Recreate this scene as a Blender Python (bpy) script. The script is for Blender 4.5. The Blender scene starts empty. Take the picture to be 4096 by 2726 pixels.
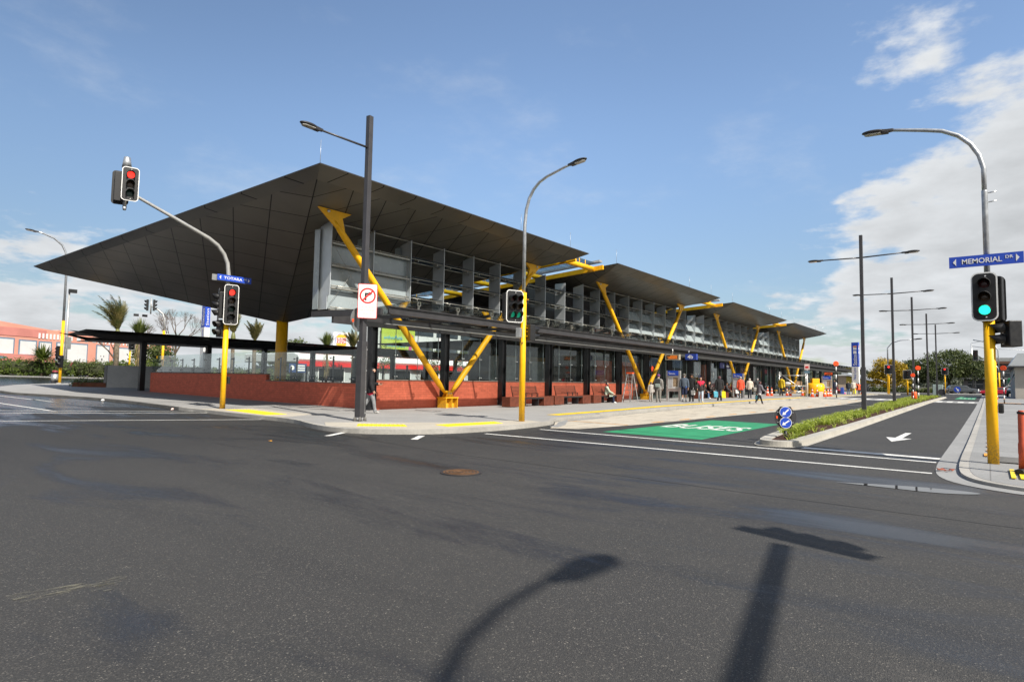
import bpy, bmesh, math, random
import numpy as np
from mathutils import Vector, Matrix, noise as mnoise
random.seed(7)
R = math.radians
scene = bpy.context.scene
COL = scene.collection
PI = math.pi

# ------------------------------------------------------------ camera
CAM_H = 1.4
cam_d = bpy.data.cameras.new('camera')
cam = bpy.data.objects.new('camera', cam_d)
COL.objects.link(cam)
_f = 2395.8677
_n = lambda v: np.array(v) / np.linalg.norm(v)
_X = _n([3950 - 2048, -(1550 - 1363), -_f])       # street direction seen by the camera
_Y = _n([-980 - 2048, -(1465 - 1363), -_f])       # across the street
_Z = np.cross(_X, _Y)
_Y = np.cross(_Z, _X)
_Rt = np.array([_X, _Y, _Z])                      # camera axes in the world as columns
_m = Matrix.Identity(4)
for i in range(3):
    for j in range(3):
        _m[i][j] = float(_Rt[i, j])
_m[2][3] = CAM_H
cam.matrix_world = _m
cam_d.sensor_width = 36.0
cam_d.lens = _f / 4096 * 36
cam_d.clip_end = 6000
cam_d.clip_start = 0.05
scene.camera = cam

# ------------------------------------------------------------ light
SUN_EL, SUN_AZ = 44.0, 255.0                      # azimuth counted from +X towards +Y
sv = Vector((math.cos(R(SUN_EL)) * math.cos(R(SUN_AZ)), math.cos(R(SUN_EL)) * math.sin(R(SUN_AZ)), math.sin(R(SUN_EL))))
sun_d = bpy.data.lights.new('sun', 'SUN')
sun_d.energy = 4.2
sun_d.angle = R(0.55)
sun_d.color = (1.0, 0.94, 0.85)
sun = bpy.data.objects.new('sun', sun_d)
COL.objects.link(sun)
sun.location = (-40, -80, 80)
sun.rotation_euler = (-sv).to_track_quat('-Z', 'Y').to_euler()

scene.view_settings.view_transform = 'Standard'
scene.view_settings.look = 'None'
scene.view_settings.exposure = 0.78
scene.view_settings.gamma = 1.0
scene.cycles.max_bounces = 8
scene.cycles.transparent_max_bounces = 24
scene.cycles.glossy_bounces = 4
scene.cycles.caustics_reflective = False
scene.cycles.caustics_refractive = False
scene.cycles.sample_clamp_indirect = 4.0

world = bpy.data.worlds.new('World')
scene.world = world
world.use_nodes = True
nt = world.node_tree
nt.nodes.clear()
N = nt.nodes.new
L = nt.links.new
def wmath(op, a, b=None, c=None, clamp=False):
    n = N('ShaderNodeMath'); n.operation = op; n.use_clamp = clamp
    for k, v in enumerate((a, b, c)):
        if v is None: continue
        if isinstance(v, (int, float)): n.inputs[k].default_value = v
        else: L(v, n.inputs[k])
    return n.outputs[0]
out = N('ShaderNodeOutputWorld')
bg = N('ShaderNodeBackground')
sky = N('ShaderNodeTexSky')
sky.sky_type = 'NISHITA'
sky.sun_disc = False
sky.sun_elevation = R(SUN_EL)
sky.sun_rotation = R(90 - SUN_AZ)
sky.air_density = 1.0
sky.dust_density = 0.6
sky.ozone_density = 1.6
tc = N('ShaderNodeTexCoord')
sep = N('ShaderNodeSeparateXYZ'); L(tc.outputs['Generated'], sep.inputs[0])
dx, dy, dz = sep.outputs
az = wmath('ARCTAN2', dy, dx)                     # radians
el = wmath('ARCSINE', dz)
# clouds live on a flat layer: perspective towards the horizon
inv = wmath('DIVIDE', 1.0, wmath('ADD', wmath('MAXIMUM', dz, 0.0), 0.22))
cx_ = wmath('MULTIPLY', dx, inv); cy_ = wmath('MULTIPLY', dy, inv)
cmb = N('ShaderNodeCombineXYZ'); L(cx_, cmb.inputs[0]); L(cy_, cmb.inputs[1]); L(wmath('MULTIPLY', dz, 2.2), cmb.inputs[2])
def wnoise(scale, detail, rough, off):
    mp = N('ShaderNodeMapping'); mp.inputs['Location'].default_value = off
    L(cmb.outputs[0], mp.inputs[0])
    n = N('ShaderNodeTexNoise'); n.inputs['Scale'].default_value = scale
    n.inputs['Detail'].default_value = detail; n.inputs['Roughness'].default_value = rough
    L(mp.outputs[0], n.inputs['Vector'])
    return n.outputs['Fac']
n1 = wnoise(3.0, 10, 0.55, (3.1, 1.7, 0.4))
n2 = wnoise(6.5, 8, 0.6, (0.3, 5.2, 1.1))
n3 = wnoise(1.6, 8, 0.62, (7.3, 2.2, 3.0))
nn = wmath('ADD', wmath('MULTIPLY', wmath('SUBTRACT', n1, 0.5), 1.5), wmath('MULTIPLY', wmath('SUBTRACT', n2, 0.5), 0.55))
# bank of cumulus over the far end of the street (right), rising to the right
azd = wmath('MULTIPLY', az, 180 / PI); eld = wmath('MULTIPLY', el, 180 / PI)
CLOUD_R = wmath('ADD', wmath('MULTIPLY', azd, -0.085), wmath('MULTIPLY', eld, -0.03))
CLOUD_R = wmath('ADD', CLOUD_R, wmath('MULTIPLY', wmath('MAXIMUM', wmath('SUBTRACT', eld, 15.0), 0.0), -0.10))
CLOUD_R = wmath('MINIMUM', wmath('ADD', CLOUD_R, 1.36), 0.8)
# low bank behind the left of the building
CLOUD_L = wmath('SUBTRACT', wmath('SUBTRACT', wmath('MULTIPLY', azd, 0.018), wmath('MULTIPLY', eld, 0.105)), 0.35)
PUFF = wmath('SUBTRACT', wmath('SUBTRACT', -0.02, wmath('MULTIPLY', wmath('ABSOLUTE', wmath('SUBTRACT', azd, 2.5)), 0.05)), wmath('MULTIPLY', wmath('ABSOLUTE', wmath('SUBTRACT', eld, 26.0)), 0.06))
reg = wmath('MAXIMUM', wmath('MAXIMUM', CLOUD_R, CLOUD_L), PUFF)
dens = wmath('ADD', reg, wmath('MULTIPLY', nn, 1.9))
mr = N('ShaderNodeMapRange'); mr.interpolation_type = 'SMOOTHSTEP'
mr.inputs['From Min'].default_value = -0.05; mr.inputs['From Max'].default_value = 0.42
L(dens, mr.inputs['Value'])
# thin wisps
wi = N('ShaderNodeMapRange'); wi.interpolation_type = 'SMOOTHSTEP'
wi.inputs['From Min'].default_value = 0.50; wi.inputs['From Max'].default_value = 0.80
wi.inputs['To Max'].default_value = 0.38
L(n3, wi.inputs['Value'])
mask = wmath('MAXIMUM', mr.outputs[0], wi.outputs[0])
# cloud shade: bright edges and grey bellies
shade = N('ShaderNodeMapRange'); shade.inputs['From Min'].default_value = 0.0; shade.inputs['From Max'].default_value = 1.5
shade.inputs['To Min'].default_value = 1.10; shade.inputs['To Max'].default_value = 0.74
L(dens, shade.inputs['Value'])
cshade = wmath('ADD', shade.outputs[0], wmath('MULTIPLY', wmath('SUBTRACT', n2, 0.5), 0.55))
ccol = N('ShaderNodeMixRGB'); ccol.blend_type = 'MULTIPLY'; ccol.inputs[0].default_value = 1
ccol.inputs[1].default_value = (0.425, 0.44, 0.455, 1)
L(cshade, ccol.inputs[2])
SKY_K = 0.118
skm = N('ShaderNodeMixRGB'); skm.blend_type = 'MULTIPLY'; skm.inputs[0].default_value = 1
skm.inputs[2].default_value = (SKY_K, SKY_K, SKY_K * 1.0, 1)
L(sky.outputs[0], skm.inputs[1])
# the lower sky is a little less bright than the model gives
lowk = N('ShaderNodeMapRange'); lowk.interpolation_type = 'SMOOTHSTEP'
lowk.inputs['From Min'].default_value = 0.02; lowk.inputs['From Max'].default_value = 0.42
lowk.inputs['To Min'].default_value = 0.55; lowk.inputs['To Max'].default_value = 1.0
L(dz, lowk.inputs['Value'])
skl = N('ShaderNodeMixRGB'); skl.blend_type = 'MULTIPLY'; skl.inputs[0].default_value = 1
azk = N('ShaderNodeMapRange'); azk.interpolation_type = 'SMOOTHSTEP'
azk.inputs['From Min'].default_value = 30; azk.inputs['From Max'].default_value = 85; azk.inputs['To Min'].default_value = 1.0; azk.inputs['To Max'].default_value = 0.72
L(azd, azk.inputs['Value'])
L(skm.outputs[0], skl.inputs[1]); L(wmath('MULTIPLY', lowk.outputs[0], azk.outputs[0]), skl.inputs[2])
mix = N('ShaderNodeMixRGB'); L(mask, mix.inputs[0]); L(skl.outputs[0], mix.inputs[1]); L(ccol.outputs[0], mix.inputs[2])
L(mix.outputs[0], bg.inputs['Color'])
bg.inputs['Strength'].default_value = 1.0
L(bg.outputs[0], out.inputs['Surface'])

# ------------------------------------------------------------ terrain
def zg(x, y):
    return .0042 * min(max(0, x - 22), 53) + .03 * min(max(0, y - 46), 40)

# ------------------------------------------------------------ mesh builder
ORG = {}
class M:
    def __init__(s):
        s.v = []; s.f = []; s.sm = []; s.mi = []; s.X = None; s.cur = 0
    def at(s, loc=(0, 0, 0), rz=0, ry=0, rx=0, sc=1):
        s.X = Matrix.Translation(loc) @ Matrix.Rotation(rz, 4, 'Z') @ Matrix.Rotation(ry, 4, 'Y') @ Matrix.Rotation(rx, 4, 'X') @ Matrix.Scale(sc, 4)
        return s
    def mat(s, k): s.cur = k; return s
    def add(s, vs, fs, smooth=False):
        o = len(s.v)
        for p in vs:
            p = Vector(p)
            if s.X is not None: p = s.X @ p
            s.v.append(p)
        for f in fs:
            s.f.append([o + i for i in f]); s.sm.append(smooth); s.mi.append(s.cur)
        return s
    def bx(s, x0, x1, y0, y1, z0, z1):
        return s.add([(x0, y0, z0), (x1, y0, z0), (x1, y1, z0), (x0, y1, z0), (x0, y0, z1), (x1, y0, z1), (x1, y1, z1), (x0, y1, z1)],
                     [(0, 3, 2, 1), (4, 5, 6, 7), (0, 1, 5, 4), (1, 2, 6, 5), (2, 3, 7, 6), (3, 0, 4, 7)])
    def box(s, c, d, rz=0):
        M2 = Matrix.Rotation(rz, 3, 'Z')
        vs = []
        for z in (-.5, .5):
            for a, b in ((-.5, -.5), (.5, -.5), (.5, .5), (-.5, .5)):
                vs.append(Vector(c) + M2 @ Vector((a * d[0], b * d[1], z * d[2])))
        return s.add(vs, [(0, 3, 2, 1), (4, 5, 6, 7), (0, 1, 5, 4), (1, 2, 6, 5), (2, 3, 7, 6), (3, 0, 4, 7)])
    def beam(s, a, b, w, h):          # rectangular bar between two points, w sideways, h upwards
        a = Vector(a); b = Vector(b); d = (b - a).normalized()
        side = d.cross(Vector((0, 0, 1)))
        if side.length < 1e-4: side = Vector((1, 0, 0))
        side.normalize(); up = side.cross(d)
        vs = []
        for p in (a, b):
            for i, j in ((-1, -1), (1, -1), (1, 1), (-1, 1)):
                vs.append(p + side * (i * w / 2) + up * (j * h / 2))
        return s.add(vs, [(3, 2, 1, 0), (4, 5, 6, 7), (0, 1, 5, 4), (1, 2, 6, 5), (2, 3, 7, 6), (3, 0, 4, 7)])
    def tube(s, pts, r, n=10, cap=True):
        pts = [Vector(p) for p in pts]
        rs = r if isinstance(r, (list, tuple)) else [r] * len(pts)
        o = []; fs = []
        ref = None
        for i, p in enumerate(pts):
            d = (pts[min(i + 1, len(pts) - 1)] - pts[max(i - 1, 0)]).normalized()
            if ref is None:
                ref = Vector((0, 0, 1)) if abs(d.z) < .9 else Vector((1, 0, 0))
            u = (ref - d * ref.dot(d))
            if u.length < 1e-5: u = d.orthogonal()
            u.normalize(); ref = u
            w = d.cross(u)
            for k in range(n):
                a = 2 * PI * k / n
                o.append(p + (u * math.cos(a) + w * math.sin(a)) * rs[i])
        for i in range(len(pts) - 1):
            for k in range(n):
                k2 = (k + 1) % n
                fs.append((i * n + k, i * n + k2, (i + 1) * n + k2, (i + 1) * n + k))
        s.add(o, fs, True)
        if cap:
            b = len(s.v) - len(o)
            s.f.append([b + k for k in range(n)][::-1]); s.sm.append(False); s.mi.append(s.cur)
            s.f.append([b + (len(pts) - 1) * n + k for k in range(n)]); s.sm.append(False); s.mi.append(s.cur)
        return s
    def lathe(s, prof, c=(0, 0, 0), n=14, smooth=True):
        vs = []; fs = []
        for r, z in prof:
            for k in range(n):
                a = 2 * PI * k / n
                vs.append((c[0] + r * math.cos(a), c[1] + r * math.sin(a), c[2] + z))
        for i in range(len(prof) - 1):
            for k in range(n):
                k2 = (k + 1) % n
                fs.append((i * n + k, i * n + k2, (i + 1) * n + k2, (i + 1) * n + k))
        fs.append(tuple(range(n))[::-1]); fs.append(tuple((len(prof) - 1) * n + k for k in range(n)))
        return s.add(vs, fs, smooth)
    def prism(s, poly, vec, smooth=False):
        k = len(poly); v = Vector(vec)
        p = [Vector(q) for q in poly]
        nrm = Vector((0, 0, 0))
        for i in range(k): nrm += p[i].cross(p[(i + 1) % k])
        if nrm.dot(v) < 0: p = p[::-1]
        vs = p + [q + v for q in p]
        fs = [tuple(range(k))[::-1], tuple(range(k, 2 * k))]
        for i in range(k):
            j = (i + 1) % k
            fs.append((i, j, k + j, k + i))
        return s.add(vs, fs, smooth)
    def sphere(s, c, r, nu=14, nv=9):
        if not isinstance(r, (list, tuple)): r = (r, r, r)
        vs = [(c[0], c[1], c[2] - r[2])]
        for i in range(1, nv):
            t = -PI / 2 + PI * i / nv
            for k in range(nu):
                a = 2 * PI * k / nu
                vs.append((c[0] + r[0] * math.cos(t) * math.cos(a), c[1] + r[1] * math.cos(t) * math.sin(a), c[2] + r[2] * math.sin(t)))
        vs.append((c[0], c[1], c[2] + r[2]))
        fs = []
        for k in range(nu): fs.append((0, 1 + (k + 1) % nu, 1 + k))
        for i in range(nv - 2):
            for k in range(nu):
                a = 1 + i * nu + k; b = 1 + i * nu + (k + 1) % nu
                fs.append((a, b, b + nu, a + nu))
        t = len(vs) - 1; b0 = 1 + (nv - 2) * nu
        for k in range(nu): fs.append((b0 + k, b0 + (k + 1) % nu, t))
        return s.add(vs, fs, True)
    def text(s, txt, c, u, v, w, h, th=.006, bold=0.0):
        """letters centred at c, running along u, up v, fitted to w x h"""
        P, F = glyphs(txt, bold)
        u = Vector(u).normalized(); v = Vector(v).normalized(); n = u.cross(v)
        c = Vector(c)
        vs = [c + u * (p[0] * w) + v * (p[1] * h) + n * (th if p[2] > 0 else 0) for p in P]
        return s.add(vs, F)
    def build(s, name, mats, parent=None, bevel=0, kind=None, weld=False):
        me = bpy.data.meshes.new(name)
        org = ORG.get(parent.name, Vector((0, 0, 0))) if parent is not None else Vector((0, 0, 0))
        me.from_pydata([tuple(p - org) for p in s.v], [], s.f)
        if not isinstance(mats, (list, tuple)): mats = [mats]
        for m in mats: me.materials.append(m)
        me.polygons.foreach_set('use_smooth', s.sm)
        me.polygons.foreach_set('material_index', s.mi)
        me.update()
        o = bpy.data.objects.new(name, me)
        COL.objects.link(o)
        if parent is not None:
            o.parent = parent
            ORG[o.name] = org
        if bevel:
            b = o.modifiers.new('bevel', 'BEVEL'); b.width = bevel; b.segments = 2; b.limit_method = 'ANGLE'; b.angle_limit = R(40)
        if kind: o['kind'] = kind
        return o

_GL = {}
def glyphs(txt, bold=0.0):
    if (txt, bold) in _GL: return _GL[(txt, bold)]
    cu = bpy.data.curves.new('tmp', 'FONT'); cu.body = txt; cu.extrude = 0.01; cu.offset = bold; cu.resolution_u = 3
    o = bpy.data.objects.new('tmp', cu); COL.objects.link(o)
    dg = bpy.context.evaluated_depsgraph_get(); dg.update()
    me = bpy.data.meshes.new_from_object(o.evaluated_get(dg))
    P = np.array([tuple(v.co) for v in me.vertices])
    F = [tuple(p.vertices) for p in me.polygons]
    mn = P.min(0); mx = P.max(0)
    P[:, 0] = (P[:, 0] - (mn[0] + mx[0]) / 2) / (mx[0] - mn[0])
    P[:, 1] = (P[:, 1] - (mn[1] + mx[1]) / 2) / (mx[1] - mn[1])
    bpy.data.objects.remove(o); bpy.data.curves.remove(cu); bpy.data.meshes.remove(me)
    _GL[(txt, bold)] = (P.tolist(), F)
    return _GL[(txt, bold)]

def tag(o, label, cat, group=None, kind=None):
    if label: o['label'] = label
    if cat: o['category'] = cat
    if group: o['group'] = group
    if kind: o['kind'] = kind
    return o
def thing(name, label, cat, loc=(0, 0, 0), group=None, rz=0):
    o = bpy.data.objects.new(name, None); COL.objects.link(o)
    o.location = loc; o.rotation_euler = (0, 0, rz)
    o.empty_display_size = .3
    ORG[o.name] = Vector(loc) if rz == 0 else Vector((0, 0, 0))
    if rz != 0: ORG[o.name] = Vector((0, 0, 0))
    return tag(o, label, cat, group)
def local(name, label, cat, group=None):
    """a thing modelled round its own origin, placed afterwards"""
    return thing(name, label, cat, (0, 0, 0), group)
def place(o, loc, rz=0):
    o.location = loc; o.rotation_euler = (0, 0, rz); return o
def dup(root, loc, rz=0, label=None, group=None, scale=None):
    def cp(o, par):
        c = o.copy(); COL.objects.link(c)
        if par is not None: c.parent = par
        for ch in kids.get(o.name, []): cp(ch, c)
        return c
    kids = {}
    def gather(o):
        kids[o.name] = list(o.children)
        for ch in kids[o.name]: gather(ch)
    gather(root)
    r = cp(root, None)
    r.location = loc; r.rotation_euler = (0, 0, rz)
    if scale: r.scale = (scale,) * 3 if isinstance(scale, (int, float)) else scale
    if label: r['label'] = label
    if group: r['group'] = group
    return r
# ------------------------------------------------------------ materials
class NT:
    def __init__(s, name):
        s.m = bpy.data.materials.new(name); s.m.use_nodes = True
        s.t = s.m.node_tree; s.t.nodes.clear()
        s.o = s.t.nodes.new('ShaderNodeOutputMaterial')
    def n(s, k, **kw):
        n = s.t.nodes.new('ShaderNode' + k)
        for a, b in kw.items(): setattr(n, a, b)
        return n
    def l(s, a, b): s.t.links.new(a, b)
    def val(s, sock, v):
        if isinstance(v, (int, float, tuple)): sock.default_value = v if not (isinstance(v, tuple) and len(v) == 3 and sock.type == 'RGBA') else (*v, 1)
        else: s.l(v, sock)
    def math(s, op, a, b=None, clamp=False):
        n = s.n('Math', operation=op); n.use_clamp = clamp
        s.val(n.inputs[0], a)
        if b is not None: s.val(n.inputs[1], b)
        return n.outputs[0]
    def coord(s, kind='Object', scale=(1, 1, 1), rot=(0, 0, 0)):
        tc = s.n('TexCoord'); mp = s.n('Mapping'); mp.inputs['Scale'].default_value = scale; mp.inputs['Rotation'].default_value = rot
        s.l(tc.outputs[kind], mp.inputs[0]); return mp.outputs[0]
    def geo(s, scale=(1, 1, 1)):
        g = s.n('NewGeometry'); mp = s.n('Mapping'); mp.inputs['Scale'].default_value = scale
        s.l(g.outputs['Position'], mp.inputs[0]); return mp.outputs[0]
    def noise(s, vec, scale, detail=4, rough=.5, dist=0):
        n = s.n('TexNoise'); n.inputs['Scale'].default_value = scale; n.inputs['Detail'].default_value = detail
        n.inputs['Roughness'].default_value = rough; n.inputs['Distortion'].default_value = dist
        s.l(vec, n.inputs['Vector']); return n.outputs['Fac']
    def ramp(s, f, a, b, lo=0.0, hi=1.0):
        n = s.n('MapRange'); n.interpolation_type = 'SMOOTHSTEP'
        n.inputs['From Min'].default_value = a; n.inputs['From Max'].default_value = b
        n.inputs['To Min'].default_value = lo; n.inputs['To Max'].default_value = hi
        s.l(f, n.inputs['Value']); return n.outputs[0]
    def mix(s, f, a, b, blend='MIX'):
        n = s.n('MixRGB', blend_type=blend); s.val(n.inputs[0], f); s.val(n.inputs[1], a); s.val(n.inputs[2], b); return n.outputs[0]
    def bump(s, h, strength=.3, dist=.01):
        b = s.n('Bump'); b.inputs['Strength'].default_value = strength; b.inputs['Distance'].default_value = dist
        s.l(h, b.inputs['Height']); return b.outputs[0]
    def pr(s, col, rough=.6, metal=0, spec=.5, normal=None, emit=None, es=0, coat=0):
        p = s.n('BsdfPrincipled')
        s.val(p.inputs['Base Color'], col); s.val(p.inputs['Roughness'], rough); s.val(p.inputs['Metallic'], metal)
        p.inputs['Specular IOR Level'].default_value = spec
        p.inputs['Coat Weight'].default_value = coat
        if normal is not None: s.l(normal, p.inputs['Normal'])
        if emit is not None:
            s.val(p.inputs['Emission Color'], emit); p.inputs['Emission Strength'].default_value = es
        s.l(p.outputs[0], s.o.inputs[0]); return s.m

def simple(name, col, rough=.55, metal=0, var=.15, vs=3.0, spec=.5, bumps=0, coat=0):
    t = NT(name); v = t.coord('Object')
    f = t.noise(v, vs, 6, .6)
    f2 = t.ramp(f, .3, .7, 1 - var, 1 + var)
    c = t.mix(1.0, col, f2, 'MULTIPLY')
    r = t.ramp(t.noise(v, vs * 2.3, 4), .3, .7, max(.03, rough - .08), min(1, rough + .08))
    nm = t.bump(t.noise(v, vs * 9, 3), bumps, .01) if bumps else None
    return t.pr(c, r, metal, spec, nm, coat=coat)
def emis(name, col, s):
    t = NT(name); return t.pr(col, .4, 0, .5, None, col, s)

def asphalt():
    t = NT('asphalt'); g = t.geo()
    big = t.noise(g, .16, 5, .6, .4)
    mid = t.noise(g, .9, 5, .6)
    fine = t.noise(g, 95, 3, .7)
    vor = t.n('TexVoronoi'); vor.inputs['Scale'].default_value = 140; t.l(g, vor.inputs['Vector'])
    cell = t.n('SeparateColor'); t.l(vor.outputs['Color'], cell.inputs[0])
    stone = t.ramp(cell.outputs[0], .78, 1.0, 0, 1)
    bright = t.ramp(cell.outputs[1], .965, 1.0, 0, 1)
    sp = t.n('SeparateXYZ'); gg = t.n('NewGeometry'); t.l(gg.outputs['Position'], sp.inputs[0])
    px, py = sp.outputs[0], sp.outputs[1]
    c = t.mix(t.ramp(big, .3, .7), (.0285, .0272, .0255), (.043, .041, .038))
    c = t.mix(t.ramp(mid, .45, .75, 0, .6), c, (.054, .050, .045))
    dry = t.math('MULTIPLY', t.ramp(t.math('ADD', px, t.math('MULTIPLY', t.math('SUBTRACT', big, .5), 9)), 7.0, 3.2), .8)
    c = t.mix(dry, c, (.040, .0385, .036))
    # wheel paths, polished and darker, along the side street, and pale dusty trails
    wp = t.noise(t.geo((1.3, .1, 1)), 1.0, 4, .5)
    c = t.mix(t.ramp(wp, .50, .68, 0, .5), c, (.021, .0205, .0205))
    du = t.noise(t.geo((.9, .25, 1)), 1.7, 6, .7, .5)
    c = t.mix(t.ramp(du, .60, .76, 0, .45), c, (.085, .078, .070))
    c = t.mix(t.math('MULTIPLY', stone, .62), c, (.125, .115, .10))
    c = t.mix(t.math('MULTIPLY', bright, .5), c, (.34, .31, .26))
    c = t.mix(t.ramp(fine, .32, .52, .7, 0), c, (.008, .008, .008))
    # the cross street and the far half of the junction carry newer, darker seal
    newer = t.ramp(t.math('ADD', t.math('ADD', t.math('MULTIPLY', py, .10), t.math('MULTIPLY', px, .02)), t.math('MULTIPLY', big, 1.0)), 1.15, 2.1, 0, .48)
    c = t.mix(newer, c, (.012, .0118, .0115))
    # damp patches: thick on the cross street in the building's lee, streaky elsewhere
    reg = t.math('ADD', t.math('MULTIPLY', py, .05), t.math('MULTIPLY', px, -.015))
    reg = t.math('MINIMUM', t.math('SUBTRACT', reg, 1.02), .45)
    st = t.noise(t.geo((.75, .22, 1)), 1.0, 7, .62, .6)
    st2 = t.noise(t.geo((.42, .10, 1)), 1.9, 5, .6, .5)
    wet = t.math('ADD', reg, t.math('MULTIPLY', t.math('SUBTRACT', st, .36), 2.6))
    near = t.ramp(px, 26, 40, 0, -2.0)
    wet = t.math('ADD', wet, near)
    w = t.ramp(wet, .05, .75)
    thin = t.math('MULTIPLY', t.ramp(st2, .50, .66), t.ramp(px, 13, 17, 1.0, 0))
    w = t.math('MAXIMUM', w, t.math('MULTIPLY', thin, .80))
    c = t.mix(t.math('MULTIPLY', w, .55), c, (.011, .011, .013))
    rough = t.math('SUBTRACT', .78, t.math('MULTIPLY', w, .56))
    h = t.math('ADD', t.math('MULTIPLY', vor.outputs['Distance'], 1.0), t.math('MULTIPLY', fine, .6))
    b = t.n('Bump'); b.inputs['Distance'].default_value = .008
    t.l(t.math('SUBTRACT', .55, t.math('MULTIPLY', w, .42)), b.inputs['Strength']); t.l(h, b.inputs['Height'])
    return t.pr(c, rough, 0, .5, b.outputs[0])

def concrete(name, col, var=.12, joints=None, rough=.8, streak=0):
    t = NT(name); g = t.geo()
    a = t.noise(g, .7, 6, .65); b = t.noise(g, 14, 4, .7); s = t.noise(g, 160, 2, .8)
    c = t.mix(1, col, t.ramp(a, .25, .75, 1 - var, 1 + var), 'MULTIPLY')
    c = t.mix(1, c, t.ramp(b, .3, .7, 1 - var * .6, 1 + var * .5), 'MULTIPLY')
    c = t.mix(1, c, t.ramp(s, .3, .7, .86, 1.12), 'MULTIPLY')
    st = t.noise(g, 2.6, 5, .7)
    c = t.mix(t.ramp(st, .60, .74, 0, .35), c, tuple(k * .45 for k in col))
    if streak:
        sk = t.noise(t.geo((.35, 2.6, 1)), 1.6, 5, .7)
        c = t.mix(t.ramp(sk, .52, .66, 0, streak), c, (.12, .105, .085))
    if joints:
        br = t.n('TexBrick'); t.l(g, br.inputs['Vector'])
        br.inputs['Scale'].default_value = 1; br.inputs['Brick Width'].default_value = joints[0]; br.inputs['Row Height'].default_value = joints[1]
        br.inputs['Mortar Size'].default_value = joints[2]; br.inputs['Mortar Smooth'].default_value = .2; br.offset = joints[3] if len(joints) > 3 else .5
        c = t.mix(t.math('MULTIPLY', br.outputs['Fac'], .55), c, tuple(k * .35 for k in col))
    return t.pr(c, rough, 0, .35, t.bump(s, .25, .004))

def paint(name, col, wear=.25, rough=.6):
    t = NT(name); g = t.geo()
    a = t.noise(g, 38, 5, .78); b = t.noise(g, 1.8, 5, .6)
    c = t.mix(1, col, t.ramp(b, .3, .7, .82, 1.06), 'MULTIPLY')
    ty = t.noise(t.geo((.10, 2.4, 1)), 1.0, 5, .65)
    c = t.mix(t.ramp(ty, .50, .70, 0, .45 * min(1, wear * 2)), c, tuple(k * .38 for k in col))
    f = t.math('MULTIPLY', t.ramp(a, .52, .66), t.ramp(b, .35, .7, .35, 1))
    c = t.mix(t.math('MULTIPLY', f, wear), c, (.05, .05, .05))
    return t.pr(c, rough, 0, .4, t.bump(a, .25, .004))

def yellowpaint(name, col):
    t = NT(name); g = t.geo(); sp = t.n('SeparateXYZ'); t.l(g, sp.inputs[0])
    a = t.noise(t.geo((9, 9, .7)), 1.0, 5, .65); b = t.noise(g, 3.0, 5, .65); s = t.noise(g, 34, 4, .75)
    c = t.mix(1, col, t.ramp(b, .3, .7, .90, 1.07), 'MULTIPLY')
    c = t.mix(t.ramp(a, .56, .78, 0, .40), c, (.30, .15, .03))
    c = t.mix(t.math('MULTIPLY', t.ramp(s, .66, .74), .55), c, (.12, .10, .07))
    low = t.math('MULTIPLY', t.ramp(sp.outputs[2], .1, .75, 1, 0), t.ramp(s, .35, .62))
    c = t.mix(t.math('MULTIPLY', low, .6), c, (.16, .12, .07))
    return t.pr(c, t.ramp(b, .3, .7, .40, .55), 0, .4)

def blockwork(name, col, bw=.3, bh=.1, dark=.74, u='X'):
    t = NT(name); g = t.n('NewGeometry'); sp = t.n('SeparateXYZ'); t.l(g.outputs['Position'], sp.inputs[0])
    cb = t.n('CombineXYZ'); t.l(sp.outputs[0] if u == 'X' else sp.outputs[1], cb.inputs[0]); t.l(sp.outputs[2], cb.inputs[1])
    br = t.n('TexBrick'); t.l(cb.outputs[0], br.inputs['Vector']); br.inputs['Scale'].default_value = 1
    br.inputs['Brick Width'].default_value = bw; br.inputs['Row Height'].default_value = bh; br.inputs['Mortar Size'].default_value = .008
    br.inputs['Mortar Smooth'].default_value = .3; br.inputs['Bias'].default_value = 0
    br.inputs['Color1'].default_value = (*[k * .90 for k in col], 1); br.inputs['Color2'].default_value = (*[k * 1.09 for k in col], 1)
    br.inputs['Mortar'].default_value = (*[k * dark for k in col], 1)
    vec = cb.outputs[0]
    n = t.noise(vec, 3, 6, .7); n2 = t.noise(vec, 40, 3, .7)
    c = t.mix(1, br.outputs['Color'], t.ramp(n, .25, .75, .85, 1.12), 'MULTIPLY')
    c = t.mix(1, c, t.ramp(n2, .3, .7, .9, 1.08), 'MULTIPLY')
    # splash dirt along the foot of the wall
    c = t.mix(t.math('MULTIPLY', t.ramp(sp.outputs[2], .12, .42, .4, 0), t.ramp(n, .35, .65)), c, tuple(k * .45 for k in col))
    return t.pr(c, .75, 0, .3, t.bump(br.outputs['Fac'], -.4, .006))

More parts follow.
